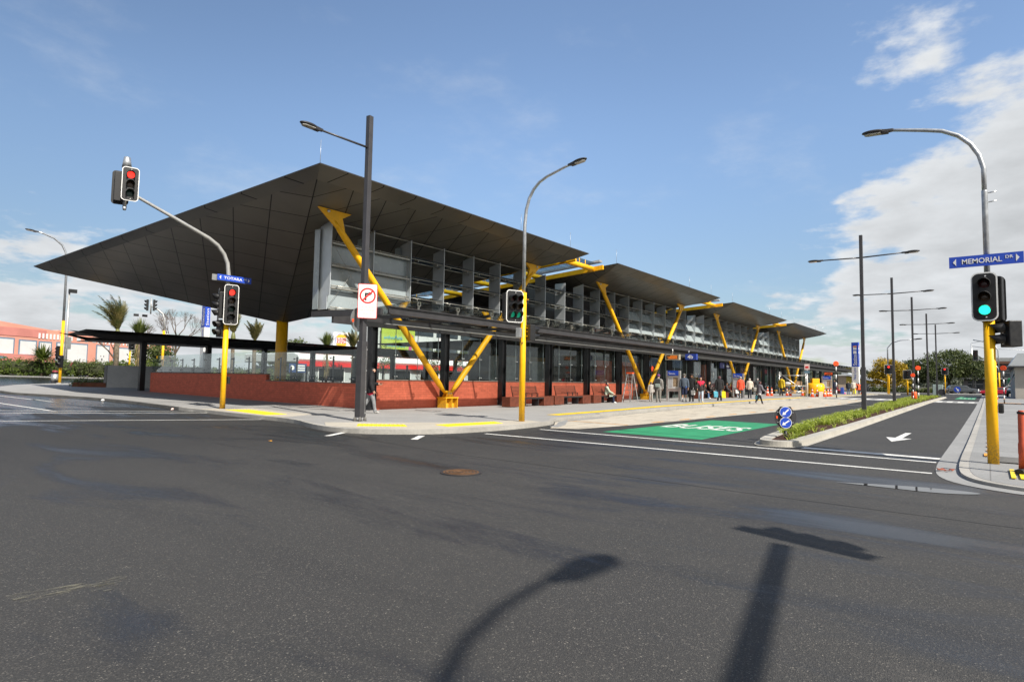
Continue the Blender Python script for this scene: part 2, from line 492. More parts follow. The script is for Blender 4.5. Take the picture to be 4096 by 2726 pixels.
def glass(name, tint=(.88, .93, .92), dirt=.014, refl=1.0):
    t = NT(name)
    tr = t.n('BsdfTransparent'); tr.inputs[0].default_value = (*tint, 1)
    gl = t.n('BsdfGlossy'); gl.inputs['Roughness'].default_value = .015; gl.inputs[0].default_value = (.95, .97, .97, 1)
    ge = t.n('NewGeometry'); dt = t.n('VectorMath', operation='DOT_PRODUCT'); t.l(ge.outputs['Normal'], dt.inputs[0]); t.l(ge.outputs['Incoming'], dt.inputs[1])
    fz = t.math('POWER', t.math('SUBTRACT', 1.0, t.math('ABSOLUTE', dt.outputs['Value']), True), 5.0)
    fr = t.math('ADD', .04, t.math('MULTIPLY', fz, .96))
    mx = t.n('MixShader'); t.l(t.math('MULTIPLY', fr, refl, True), mx.inputs[0]); t.l(tr.outputs[0], mx.inputs[1]); t.l(gl.outputs[0], mx.inputs[2])
    df = t.n('BsdfDiffuse'); df.inputs[0].default_value = (.6, .63, .62, 1)
    f = t.ramp(t.noise(t.geo(), 2.5, 6, .7), .35, .75, dirt * .3, dirt * 1.6)
    m2 = t.n('MixShader'); t.l(f, m2.inputs[0]); t.l(mx.outputs[0], m2.inputs[1]); t.l(df.outputs[0], m2.inputs[2])
    t.l(m2.outputs[0], t.o.inputs[0]); return t.m

def soffit():
    """dark metal cladding; panel joints follow the UVs, one unit per panel"""
    t = NT('roof_cladding'); uv = t.n('TexCoord'); sp = t.n('SeparateXYZ'); t.l(uv.outputs['UV'], sp.inputs[0])
    def joint(s, w):
        f = t.math('FRACT', s); d = t.math('MINIMUM', f, t.math('SUBTRACT', 1.0, f))
        return t.math('LESS_THAN', d, w)
    j = t.math('MAXIMUM', joint(sp.outputs[0], .015), joint(sp.outputs[1], .015))
    fl = t.n('CombineXYZ'); t.l(t.math('FLOOR', sp.outputs[0]), fl.inputs[0]); t.l(t.math('FLOOR', sp.outputs[1]), fl.inputs[1])
    wn = t.n('TexWhiteNoise'); t.l(fl.outputs[0], wn.inputs['Vector'])
    n = t.noise(t.geo(), .5, 5, .6)
    c = t.mix(wn.outputs['Value'], (.145, .134, .115), (.172, .160, .138))
    c = t.mix(1, c, t.ramp(n, .3, .7, .9, 1.1), 'MULTIPLY')
    c = t.mix(j, c, (.006, .006, .006))
    r = t.math('ADD', .36, t.math('MULTIPLY', wn.outputs['Value'], .05))
    return t.pr(c, r, .35, .3)

def leafmat(name, a, b, trans=.35, scale=.6):
    t = NT(name); oi = t.n('ObjectInfo'); g = t.geo()
    n = t.noise(g, scale, 4, .6); n2 = t.noise(g, scale * 9, 2)
    c = t.mix(t.ramp(n, .3, .7), a, b)
    c = t.mix(1, c, t.ramp(n2, .2, .8, .6, 1.45), 'MULTIPLY')
    d = t.n('BsdfPrincipled'); t.l(c, d.inputs['Base Color']); d.inputs['Roughness'].default_value = .5; d.inputs['Specular IOR Level'].default_value = .35
    tl = t.n('BsdfTranslucent'); t.l(t.mix(1, c, (1.1, 1.3, .6), 'MULTIPLY'), tl.inputs[0])
    mx = t.n('MixShader'); mx.inputs[0].default_value = trans; t.l(d.outputs[0], mx.inputs[1]); t.l(tl.outputs[0], mx.inputs[2])
    t.l(mx.outputs[0], t.o.inputs[0]); return t.m

MT = {}
MT['asphalt'] = asphalt()
MT['path'] = concrete('paving', (.30, .295, .285), .10, (1.2, .6, .006), .8)
MT['kerb'] = concrete('kerb_concrete', (.34, .325, .295), .16)
MT['kerb_dark'] = concrete('kerb_weathered', (.13, .125, .115), .3)
MT['cream'] = concrete('cream_concrete', (.46, .415, .34), .08, None, .8, .55)
MT['cream_plain'] = concrete('ramp_concrete', (.43, .395, .33), .10)
MT['island_kerb'] = concrete('island_concrete', (.40, .38, .335), .12)
MT['rpath'] = concrete('grey_footpath', (.25, .25, .245), .14, (30, 2.4, .01, 0))
MT['gutter'] = concrete('gutter_concrete', (.26, .26, .255), .12)
MT['wallconc'] = concrete('wall_concrete', (.42, .42, .41), .12)
MT['white'] = paint('white_line', (.74, .73, .69), .55)
MT['whiteclean'] = simple('white_paint', (.78, .78, .76), .45, 0, .05)
MT['green_road'] = paint('green_surface', (.030, .27, .115), .32)
MT['yellow_line'] = paint('yellow_strip', (.82, .55, .015), .15)
MT['tactile'] = simple('tactile_yellow', (.80, .60, .02), .55, 0, .1, 8)
MT['orange_line'] = paint('orange_dash', (.78, .34, .03), .5)
MT['redblock'] = blockwork('red_blockwork', (.62, .14, .078))
MT['redblock_y'] = blockwork('red_blockwork_end', (.62, .14, .078), u='Y')
MT['coping'] = simple('coping_stone', (.22, .17, .14), .7)
MT['yellow'] = yellowpaint('yellow_steel', (.90, .455, .006))
MT['yellowpole'] = yellowpaint('yellow_pole_paint', (.92, .49, .004))
MT['black'] = simple('black_steel', (.018, .018, .02), .42, 0, .2, 3)
MT['dark'] = simple('dark_grey_steel', (.045, .043, .045), .42, .2, .15, 3)
MT['lampgrey'] = simple('charcoal_lamp_post', (.06, .058, .062), .42, .3, .12, 3)
MT['galv'] = simple('galvanised_steel', (.46, .475, .49), .42, .75, .2, 7)
MT['greypaint'] = simple('pale_grey_pipe', (.42, .42, .41), .4, .3, .08, 4)
MT['alu'] = simple('brushed_aluminium', (.60, .60, .59), .35, .8, .1, 9)
MT['fin'] = simple('grey_fin_panel', (.50, .535, .55), .45, .35, .07, 1.5)
MT['finglass'] = simple('frosted_louvre', (.30, .345, .355), .22, .0, .06, 1.2, .8)
MT['rail'] = simple('pale_rail', (.33, .32, .28), .35, .5, .1, 6)
MT['soffit'] = soffit()
MT['roof_top'] = simple('roof_sheet', (.25, .26, .27), .5, .4)
MT['glass'] = glass('clear_glass')
MT['darkglass'] = glass('tinted_glass', (.30, .33, .33), .008, 1.3)
MT['awnglass'] = glass('awning_glass_tint', (.74, .77, .77), .01, 1.0)
MT['skyglass'] = glass('roof_glass', (.55, .66, .72), .02, 1.2)
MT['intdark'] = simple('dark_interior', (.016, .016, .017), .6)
MT['signblack'] = simple('signal_black', (.008, .008, .009), .5, 0, .15, 6)
MT['lens_off_r'] = simple('lens_red_off', (.055, .006, .006), .2)
MT['lens_off_a'] = simple('lens_amber_off', (.07, .035, .012), .2)
MT['lens_off_g'] = simple('lens_green_off', (.008, .05, .035), .2)
MT['lens_off'] = simple('lens_dark', (.02, .02, .02), .2)
MT['lit_r'] = emis('lens_red_lit', (1.0, .03, .02), 1.6)
MT['dim_g'] = emis('lens_green_dim', (.01, .30, .17), .35)
MT['lit_g'] = emis('lens_green_lit', (.02, .85, .50), 1.3)
MT['blue'] = simple('sign_blue', (.018, .07, .48), .4, 0, .05)
MT['bluedark'] = simple('panel_blue', (.02, .05, .30), .4)
MT['signwhite'] = simple('sign_white', (.80, .80, .78), .45, 0, .04)
MT['signred'] = simple('sign_red', (.66, .022, .02), .45, 0, .05)
MT['signgrey'] = simple('sign_back_grey', (.32, .33, .33), .4, .5)
MT['orange'] = simple('beacon_orange', (.92, .085, .012), .4, 0, .05)
MT['cone'] = simple('cone_orange', (.85, .10, .015), .5, 0, .08, 9)
MT['wood'] = simple('red_brown_timber', (.135, .034, .016), .6, 0, .25, 5)
MT['soil'] = simple('bark_mulch', (.055, .026, .017), .9, 0, .5, 30, .2, .6)
MT['trunk'] = simple('bark', (.12, .09, .065), .85, 0, .3, 8, .2, .5)
MT['corten'] = simple('rusty_steel', (.17, .055, .025), .75, 0, .3, 4)
MT['rubber'] = simple('rubber', (.015, .015, .015), .7)
MT['skin'] = simple('skin', (.50, .29, .20), .55, 0, .08, 12)
MT['skin_dark'] = simple('skin_brown', (.30, .155, .095), .55, 0, .08, 12)
# ------------------------------------------------------------ ground
def gridground():
    xs = [-900, -250, -60, -20, -5, 10, 22, 32, 45, 60, 75, 110, 160, 300, 900, 3500]
    ys = [-900, -300, -60, -20, -5, 5, 20, 33, 46, 56, 66, 76, 86, 130, 250, 900, 3500]
    m = M(); vs = [(x, y, zg(x, y)) for y in ys for x in xs]; nx = len(xs); fs = []
    for j in range(len(ys) - 1):
        for i in range(nx - 1):
            fs.append((j * nx + i, j * nx + i + 1, (j + 1) * nx + i + 1, (j + 1) * nx + i))
    m.add(vs, fs); return m.build('road', MT['asphalt'], kind='structure')
gridground()

def sheet(name, polys, dz, mat, depth=0, kind='structure', bevel=0):
    """flat polygons draped over the terrain dz above it; depth>0 makes slabs with sides"""
    if polys and not isinstance(polys[0][0], (list, tuple)): polys = [polys]
    bm = bmesh.new()
    for poly in polys:
        f = bm.faces.new([bm.verts.new((p[0], p[1], 0)) for p in poly])
        f.normal_update()
        if f.normal.z < 0: f.normal_flip()
    for co, no in (((22, 0, 0), (1, 0, 0)), ((75, 0, 0), (1, 0, 0)), ((0, 46, 0), (0, 1, 0)), ((0, 86, 0), (0, 1, 0))):
        bmesh.ops.bisect_plane(bm, geom=bm.verts[:] + bm.edges[:] + bm.faces[:], plane_co=co, plane_no=no, dist=1e-4)
    tops = bm.faces[:]
    if depth:
        r = bmesh.ops.extrude_face_region(bm, geom=tops)
        up = {v for g in r['geom'] if isinstance(g, bmesh.types.BMVert) for v in [g]}
        for v in bm.verts:
            v.co.z = zg(v.co.x, v.co.y) + (dz if v in up else dz - depth)
    else:
        for v in bm.verts: v.co.z = zg(v.co.x, v.co.y) + dz
    bmesh.ops.recalc_face_normals(bm, faces=bm.faces[:])
    me = bpy.data.meshes.new(name); bm.to_mesh(me); bm.free()
    me.materials.append(mat)
    o = bpy.data.objects.new(name, me); COL.objects.link(o)
    if kind: o['kind'] = kind
    if bevel:
        b = o.modifiers.new('bevel', 'BEVEL'); b.width = bevel; b.segments = 2; b.limit_method = 'ANGLE'; b.angle_limit = R(50)
    return o

def offset(line, d):
    """polyline moved sideways (left positive)"""
    o = []
    for i, p in enumerate(line):
        a = Vector(line[max(0, i - 1)]); b = Vector(line[min(len(line) - 1, i + 1)])
        t = (b - a).normalized(); o.append((p[0] - t.y * d, p[1] + t.x * d))
    return o
def smooth(line, k=2):
    for _ in range(k):
        q = [line[0]]
        for a, b in zip(line[:-1], line[1:]):
            q += [(a[0] * .75 + b[0] * .25, a[1] * .75 + b[1] * .25), (a[0] * .25 + b[0] * .75, a[1] * .25 + b[1] * .75)]
        line = q + [line[-1]]
    return line
def ribbon(line, d0, d1):
    return offset(line, d0) + offset(line, d1)[::-1]
def ribs(line, d0, d1):
    a = offset(line, d0); b = offset(line, d1)
    return [[a[i], a[i + 1], b[i + 1], b[i]] for i in range(len(line) - 1)]
def line_poly(a, b, w):
    a = Vector(a); b = Vector(b); t = (b - a).normalized() * w / 2; n = Vector((-t.y, t.x))
    return [tuple(a + n), tuple(b + n), tuple(b - n), tuple(a - n)]

# the station's own footpath and platform
KL_left = smooth([(30, 62), (18.5, 60.2), (12.5, 57.0), (9.7, 52), (9.35, 47.1), (10.73, 38.3), (10.89, 31.8), (10.45, 27), (10.25, 24.5)], 1)
KL_corner = smooth([(10.25, 24.5), (10.18, 21.5), (10.08, 18.8), (10.1, 16.26), (9.40, 14.4), (9.15, 13.0), (9.38, 12.09), (9.98, 11.39), (11.0, 10.72), (12.73, 10.48), (14.4, 10.55), (15.6, 10.78)], 2)
KL_nose = smooth([(15.6, 10.78), (16.1, 10.98), (16.75, 11.45), (17.6, 11.75), (19.0, 11.8), (20.5, 11.85)], 2)
KL_plat = [(20.5, 11.85), (25, 12.15), (29.3, 12.4), (45, 12.3), (56, 12.05), (61, 11.6), (70, 11.4), (84, 11.2), (100, 10.9), (112, 12.5)]
KL = KL_left + KL_corner[1:] + KL_nose[1:] + KL_plat[1:]
foot = offset(KL, .15) + [(112, 64), (60, 64)]
sheet('footpath', foot, .11, MT['path'], .3)
# kerbs
sheet('kerb', ribs(KL_left, 0, .155), .115, MT['kerb_dark'], .3)
sheet('kerb', ribs(KL_nose, 0, .155), .118, MT['kerb'], .3)
sheet('kerb', ribs(KL_plat, 0, .17), .15, MT['kerb'], .3)
KC1 = KL_corner[:9]; KC2 = KL_corner[8:]
sheet('kerb', ribs(KL_corner, 0, .155), .117, MT['kerb'], .3)
# pale drop-kerb ramps with tactile pads
def ramp(poly, dz=.119): sheet('kerb_ramp', poly, dz, MT['cream_plain'], .02)
ramp([(10.33, 22.9), (12.2, 22.6), (11.75, 17.9), (10.22, 17.2)])
ramp([(9.36, 13.6), (10.0, 14.6), (11.6, 13.3), (12.9, 12.15), (15.4, 11.75), (15.2, 10.85), (12.8, 10.66), (11.2, 10.85), (10.2, 11.45), (9.6, 12.2)])
pads = [[(10.75, 21.9), (11.5, 21.5), (11.1, 18.3), (10.35, 18.35)], [(10.35, 13.55), (11.15, 12.55), (10.75, 12.0), (9.85, 12.95)], [(11.75, 12.0), (14.0, 11.75), (13.7, 11.15), (11.55, 11.3)]]
def tactile(poly, dz):
    sheet('tactile_paving', poly, dz, MT['tactile'], .02)
    m = M(); a, b, c, d = [Vector((*p, 0)) for p in poly]
    nu = max(2, int((b - a).length / .11)); nv = max(2, int((d - a).length / .11))
    for i in range(nu):
        for j in range(nv):
            u = (i + .5) / nu; v = (j + .5) / nv
            p = (a * (1 - u) + b * u) * (1 - v) + (d * (1 - u) + c * u) * v
            m.lathe([(.03, 0), (.022, .008)], (p.x, p.y, zg(p.x, p.y) + dz), 6)
    m.build('tactile_paving', MT['tactile'], kind='structure')
for p in pads: tactile(p, .123)
# platform edge strip
ye = [(18.5, 12.55), (29.5, 13.25), (45, 13.1), (58, 12.75)]
sheet('platform_edge_strip', ribbon(ye, -.12, .42), .116, MT['yellow_line'])
sheet('platform_edge_strip', ribbon([(66, 12.1), (84, 11.8), (92, 11.6)], 0, .35), .116, MT['yellow_line'])
# cream concrete bus bay
bay_out = [(14.5, 10.03), (14.9, 9.3), (17.9, 8.95), (25.2, 8.62), (34.5, 7.9), (45, 7.6), (57, 7.9), (64, 8.6)]
bay_in = [(15.7, 10.7), (16.7, 11.35), (17.6, 11.67), (20.5, 11.77), (29.3, 12.32), (45, 12.22), (56, 11.97), (61, 11.5), (64, 11.4)]
sheet('bus_bay', bay_out + bay_in[::-1], .008, MT['cream'])
sheet('gutter', ribs([(14.9, 10.35), (15.8, 10.68), (16.9, 11.35), (17.7, 11.62), (20.5, 11.72)], -.28, 0), .012, MT['gutter'])
dash = [line_poly((x, y), (x + .9, y - .02), .11) for x, y in [(19.2, 9.05), (21.5, 9.0), (24, 8.95), (26.6, 8.9), (29.3, 8.85), (32.3, 8.8), (35.6, 8.6), (39, 8.4), (43, 8.25), (47, 8.2), (51.5, 8.3), (56, 8.5)]]
dash.append(line_poly((17.7, 11.5), (17.45, 9.05), .09))
sheet('yellow_road_marking', dash, .014, MT['orange_line'])
# green bus box with lettering laid on the road
sheet('green_road_surface', [(14.66, 8.38), (22.5, 8.15), (22.3, 5.72), (14.6, 5.56)], .005, MT['green_road'])
m = M(); m.text('BUSES', (18.65, 6.95, .011), (.06, -1, 0), (1, .02, 0), 2.35, 1.75, .002, .012)
m.build('bus_lane_lettering', MT['white'], kind='structure')
# white lines
wl = [line_poly(*q) for q in [((11.75, 10.14), (11.92, .74), .13), ((13.95, 9.99), (13.68, .78), .13), ((14.55, 3.25), (14.42, .76), .30),
      ((3.2, 29.2), (10.25, 23.2), .12), ((3.0, 27.0), (10.36, 21.95), .12), ((2.2, 22.85), (10.05, 18.05), .12),
      ((6.62, 40), (6.68, 25.9), .12), ((8.5, 55), (8.66, 33.9), .12), ((8.45, 12.2), (9.33, 12.72), .16), ((9.40, 10.25), (10.15, 10.80), .16),
      ((45.5, 8.1), (45, 6.2), .12)]]
wl.append([(8.55, 37.2), (8.82, 37.2), (8.72, 33.4)])
sheet('white_road_marking', wl, .006, MT['white'])
# arrow in the single lane
sheet('lane_arrow', [(17.95, 1.94), (19.38, 2.22), (19.34, 2.0), (21.6, 1.97), (21.62, 1.82), (19.32, 1.84), (19.26, 1.62)], .006, MT['white'])
# raised crossing further up with zebra blocks
sheet('crossing_table', [(58.3, .65), (58.3, 3.45), (64.6, 3.4), (64.6, .6)], .02, MT['gutter'], .03)
sheet('crossing_table', [(59.2, 5.95), (59.2, 11.5), (66.5, 11.2), (66.5, 6.0)], .02, MT['gutter'], .03)
zb = [[(59.4, y), (62.4, y), (62.4, y + .38), (59.4, y + .38)] for y in (.85, 1.55, 2.25, 2.95)] + [[(60.6, y), (64.6, y), (64.6, y + .5), (60.6, y + .5)] for y in (6.3, 7.3, 8.3, 9.3, 10.3)]
sheet('zebra_crossing', zb, .026, MT['white'])
sheet('green_road_surface', [(74, 2.6), (92, 2.6), (92, 1.0), (74, 1.0)], .005, MT['green_road'])
sheet('white_road_marking', [line_poly((79, y), (81, y), .22) for y in (1.2, 1.55, 1.9, 2.25)], .010, MT['white'])

# right-hand footpath
RK = smooth([(120, .35), (75, .3), (53, .33), (49, .32), (18, .42), (14.7, .44), (12.6, .42), (11.6, .33), (11.0, .05), (10.65, -.6), (10.5, -2.5), (10.3, -40)], 2)
sheet('footpath', offset(RK, .14) + [(120, -40)], .055, MT['rpath'], .2)
sheet('kerb', ribs(RK, 0, .14), .052, MT['kerb'], .2)
sheet('gutter', ribs(RK, -.32, 0), .006, MT['gutter'])
sheet('yellow_road_marking', [line_poly((x, -.02), (x + .32, -.02), .14) for x in (16.2, 17.4, 18.7, 20.2, 21.8, 23.6, 25.6, 28, 30.6, 33.6)] + [line_poly((15.0, -.02), (15.6, -.02), .22)], .077, MT['orange_line'])
sheet('yellow_road_marking', line_poly((60.4, -.6), (60.4, -2.0), .7), .077, MT['orange_line'])
# raised ribs of the tactile pad beside the orange bollard
m = M()
for k in range(9): m.bx(11.65, 12.85, -.30 - k * .105, -.245 - k * .105, .07, .082)
m.build('tactile_paving', MT['tactile'], kind='structure')
sheet('gravel_patch', [(14.0, -.12), (15.1, -.12), (15.0, -2.2), (13.95, -2.2)], .075, MT['kerb_dark'])
sheet('dark_path_edging', [(58.2, -.2), (59.0, -.2), (58.8, -9), (58, -9)], .10, MT['intdark'], .03)

# planted traffic island
IL = [(80, 6.2), (62.6, 6.06), (46.3, 5.72), (32.6, 5.33), (27, 5.25), (22, 5.05), (18.6, 4.75), (15.9, 4.5), (14.95, 4.38)]
IN = smooth([(14.95, 4.38), (14.35, 4.25), (14.15, 3.95), (14.2, 3.55), (14.45, 3.32), (14.8, 3.24)], 2)
IR = [(14.8, 3.24), (23.7, 3.29), (38, 3.36), (54.4, 3.44), (80, 3.4)]
isl = IL + IN[1:] + IR[1:]
sheet('traffic_island', isl + [(82, 4.8)], .012, MT['island_kerb'])
inner = offset(isl, .28)
sheet('traffic_island', ribs(isl, .12, .36), .13, MT['island_kerb'], .2, bevel=.02)
bed = offset(isl, .34)
sheet('planting_bed', bed, .10, MT['soil'], .12)
# strappy ground cover, thick on the bus side and thin on the lane side
def inside(p, poly):
    c = False; j = len(poly) - 1
    for i in range(len(poly)):
        a, b = poly[i], poly[j]
        if (a[1] > p[1]) != (b[1] > p[1]) and p[0] < (b[0] - a[0]) * (p[1] - a[1]) / (b[1] - a[1]) + a[0]: c = not c
        j = i
    return c
rng = random.Random(11)
m = M(); bedp = bed
vs = []; fs = []
def tuft(x, y, z, n, h, spread):
    for _ in range(n):
        a = rng.uniform(0, 2 * PI); l = h * rng.uniform(.6, 1.15); sp = spread * rng.uniform(.4, 1.2); w = rng.uniform(.006, .011)
        ca, sa = math.cos(a), math.sin(a); o = len(vs)
        bxx, byy = x + rng.uniform(-.05, .05), y + rng.uniform(-.05, .05)
        for t, k in ((0, .7), (.5, 1), (.85, .8), (1, .05)):
            r = sp * t ** 1.5; zz = z + l * (t - .42 * t * t * t)
            vs.append((bxx + ca * r - sa * w * k, byy + sa * r + ca * w * k, zz)); vs.append((bxx + ca * r + sa * w * k, byy + sa * r - ca * w * k, zz))
        for i in range(3): fs.append((o + 2 * i, o + 2 * i + 1, o + 2 * i + 3, o + 2 * i + 2))
cnt = 0
while cnt < 2000:
    x = 14.3 + 66 * rng.random() ** 2.0
    y = rng.uniform(3.4, 6.2)
    if not inside((x, y), bedp): continue
    if y < 4.12 + .1 * math.sin(x * 1.3) + .05 * math.sin(x * 3.1) and rng.random() < .93: continue
    tuft(x, y, zg(x, y) + .09, 9 if x < 30 else 6, .27 if x < 40 else .33, .24); cnt += 1
m.add(vs, fs)
m.build('ground_cover', leafmat('strappy_leaves', (.22, .27, .03), (.36, .40, .07), .3, 2.2), kind='stuff')

# sealed joints and a chalky scrape on the old seal
def seam(line, w, mat, dz=.003):
    q = []
    for a, b in zip(line[:-1], line[1:]):
        n_ = max(2, int(math.hypot(b[0] - a[0], b[1] - a[1]) / .25))
        for i in range(n_): q.append((a[0] + (b[0] - a[0]) * i / n_ + rng.gauss(0, .012), a[1] + (b[1] - a[1]) * i / n_ + rng.gauss(0, .012)))
    sheet('road_joint', ribs(q, -w, w), dz, mat)
tar = simple('tar_seal', (.023, .0225, .022), .7, 0, .3, 6)
seam([(9.5, 16.5), (9.0, 13.2), (8.2, 8.0), (8.0, 2.0), (7.9, -6)], .008, tar)
tS = NT('chalk_scrape'); a_ = tS.noise(tS.geo((2.5, 9, 1)), 2.2, 6, .75); bs_ = tS.n('BsdfDiffuse'); bs_.inputs[0].default_value = (.20, .19, .15, 1)
tr_ = tS.n('BsdfTransparent'); mx_ = tS.n('MixShader'); tS.l(tS.ramp(a_, .46, .66, 0, .75), mx_.inputs[0]); tS.l(tr_.outputs[0], mx_.inputs[1]); tS.l(bs_.outputs[0], mx_.inputs[2]); tS.l(mx_.outputs[0], tS.o.inputs[0])
sheet('road_scrape', [[(1.05, 4.85), (1.55, 4.72), (1.58, 4.58), (1.08, 4.62)], [(1.4, 4.55), (1.62, 4.75), (1.7, 4.7), (1.5, 4.45)]], .004, tS.m)
# puddle, manhole, drain grates, litter
def blob(pts, k=3): return smooth(pts + [pts[0]], k)[:-1]
t = NT('standing_water'); pud = t.pr((.02, .02, .022), .03, 0, .6)
sheet('puddle', blob([(9.78, 1.75), (10.05, 1.2), (10.22, .6), (10.2, .1), (10.02, .12), (9.75, .55), (9.78, 1.1)]), .007, pud)
mh = thing('manhole_cover', 'round cast iron manhole cover with ring pattern set in the asphalt', 'manhole', (6.63, 6.19, 0))
m = M(); m.lathe([(.31, .002), (.31, .012), (.29, .012)], (6.63, 6.19, 0), 28, False); m.build('frame', MT['dark'], mh)
m = M()
for r in (.27, .22, .17, .12, .07): m.lathe([(r, .006), (r, .017), (r - .028, .017), (r - .028, .006)], (6.63, 6.19, 0), 26, False)
m.build('cover', simple('rusty_iron', (.16, .085, .04), .6, .4, .3, 12), mh)
def litter(name, label, cat, fn, mat):
    m = M(); fn(m); o = m.build(name, mat); tag(o, label, cat)
litter('paper_cup', 'crushed white and red drink cup lying against the side street kerb', 'cup', lambda m: m.at((9.95, 24.35, .05), .9, 1.45).lathe([(.028, -.07), (.042, .06), (.046, .065)], n=12), simple('cup', (.75, .55, .5), .5, 0, .3, 20))
litter('paper_scrap', 'small white paper ball in the gutter of the side street', 'litter', lambda m: m.at((10.55, 33.6, .06)).sphere((0, 0, 0), (.09, .06, .06), 7, 5), MT['whiteclean'])
litter('dry_leaf', 'small orange leaf lying on the dark asphalt', 'leaf', lambda m: m.at((6.9, 12.0, .006), .4).prism([(0, -.05, 0), (.05, 0, .01), (0, .05, 0), (-.05, 0, .012)], (0, 0, .004)), MT['orange_line'])
litter('leaf_litter', 'little heap of reddish leaves in the gutter by the right corner', 'leaves', lambda m: [m.at((12.35, .62, .02), k * 1.3).prism([(.03 * k, -.05, 0), (.06 + .03 * k, 0, .02), (.03 * k, .05, .01)], (0, 0, .012)) for k in range(5)], simple('dead_leaf', (.33, .09, .05), .7))
for x, y, s in [(4.4, 4.1, .02), (8.1, 1.4, .03), (7.0, 3.5, .018), (3.8, 5.3, .02)]:
    pass
# ------------------------------------------------------------ the station
ST = thing('station_building', 'long bus station under dark folded roofs carried by yellow V struts', 'bus station', (19.1, 32.25, .11))
RIM, APEX = 8.14, 4.43
YN, YF, YC = 16.45, 48.05, 32.25
SEC = [(10.76, 27.2), (30.4, 47.25), (50.5, 67.5), (70.9, 87.5)]
COLX = [19.0, 38.8, 59.0, 79.2]

def roof_section(k):
    x0, x1 = SEC[k]; cx = COLX[k]
    mid0 = RIM if k == 0 else 7.1
    mid1 = RIM if k == 3 else 7.1
    A, B, C, D_ = Vector((x0, YN, RIM)), Vector((x0, YF, RIM)), Vector((x1, YN, RIM)), Vector((x1, YF, RIM))
    E0, E1 = Vector((x0, YC, mid0)), Vector((x1, YC, mid1))
    F = Vector((cx, YC, APEX))
    V = []; FA = []; UV = []
    def tri(p, q, nl):
        # p,q rim ends -> F ; rim strip of .8 m bends a little more steeply, then diamond panels
        a, b = (0.045, 0.045)
        pi = p + (F - p) * a - Vector((0, 0, .10)); qi = q + (F - q) * b - Vector((0, 0, .10))
        n = nl
        L0 = (q - p).length
        o = len(V); V.extend([p, q, qi, pi]); FA.append((o, o + 1, o + 2, o + 3))
        k_ = n / 2.0
        UV.extend([(.30, .5), (.30 + n, .5), (.30 + n - .45, .97), (.75, .97)])
        o = len(V); V.extend([pi, qi, F]); FA.append((o, o + 1, o + 2))
        UV.extend([(n, 0), (0, n), (0, 0)])
    tri(A, C, 10.8)
    if k == 0: tri(A, B, 10.8)
    else: tri(A, E0, 10.8); tri(E0, B, 10.8)
    tri(B, D_, 10.8)
    if k == 3: tri(C, D_, 10.8)
    else: tri(C, E1, 10.8); tri(E1, D_, 10.8)
    me = bpy.data.meshes.new('roof')
    org = ORG[ST.name]
    me.from_pydata([tuple(v - org) for v in V], [], FA)
    uv = me.uv_layers.new(name='UVMap')
    i = 0
    for p in me.polygons:
        for li in p.loop_indices:
            uv.data[li].uv = UV[i]; i += 1
    me.materials.append(MT['soffit'])
    o = bpy.data.objects.new('roof_soffit', me); COL.objects.link(o); o.parent = ST; ORG[o.name] = org
    # weathering sheet on top: same rim, a shallower valley, so the edge is a knife edge
    m = M(); T = Vector((cx, YC, 6.9)); up = Vector((0, 0, .035))
    rim = [A, C, E1, D_, B, E0]
    vs = [p + up for p in rim] + [T]
    m.add(vs, [(i, (i + 1) % 6, 6) for i in range(6)])
    m.add([p for p in rim] + [p + up for p in rim], [(i, (i + 1) % 6, 6 + (i + 1) % 6, 6 + i) for i in range(6)])
    top = m.build('roof_sheet', MT['dark'], ST)
    for x in (x0 + .1, (x0 * .35 + x1 * .65), x1 - 1.6):
        m = M(); m.tube([(x, YN + .15, RIM), (x, YN + .15, RIM + .85)], .008, 5); m.build('lightning_rod', MT['galv'], top)
    # column under the funnel
    m = M(); m.lathe([(.33, .0), (.33, APEX + .55)], (cx, YC, .05), 18)
    m.build('column', MT['yellow'], ST)
for k in range(4): roof_section(k)

def skylight(k):
    x0 = SEC[k][1]; x1 = SEC[k + 1][0]; xm = (x0 + x1) / 2
    def z(y): return 7.02 + (RIM - 7.1) * abs(y - YC) / (YC - YN)
    m = M()
    for x in (x0 + .12, x1 - .12):
        for s in (-1, 1): m.beam((x, YC, z(YC)), (x, YC + s * 14.9, z(YC + 14.9)), .12, .26)
    for i in range(-4, 5):
        y = YC + i * 3.55
        m.tube([(x0 - .05, y, z(y) + .02), (x1 + .05, y, z(y) + .02)], .15, 10)
        for q in (.3, .5, .7): m.tube([(x0 + (x1 - x0) * q, y, z(y)), (x0 + (x1 - x0) * q, y, z(y) + .42)], .025, 5)
    f = m.build('skylight_frame', MT['yellow'], ST)
    m = M()
    for i in range(-8, 8):
        ya, yb = YC + i * 1.775 + .02, YC + (i + 1) * 1.775 - .02
        m.add([(x0 - .25, ya, z(ya) + .44), (x1 + .25, ya, z(ya) + .44), (x1 + .25, yb, z(yb) + .44), (x0 - .25, yb, z(yb) + .44)], [(0, 1, 2, 3)])
        m.add([(x0 - .25, ya, z(ya) + .455), (x1 + .25, ya, z(ya) + .455), (x1 + .25, yb, z(yb) + .455), (x0 - .25, yb, z(yb) + .455)], [(0, 1, 2, 3)])
    m.build('skylight_glass', MT['skyglass'], ST)
    m = M()
    for s in (-1, 1): m.beam((x1 + .3, YC + s * .2, z(YC) + .5), (x1 + .3, YC + s * 14.5, z(YC + 14.5) + .5), .35, .12)
    m.build('skylight_flashing', MT['alu'], ST)
for k in range(3): skylight(k)

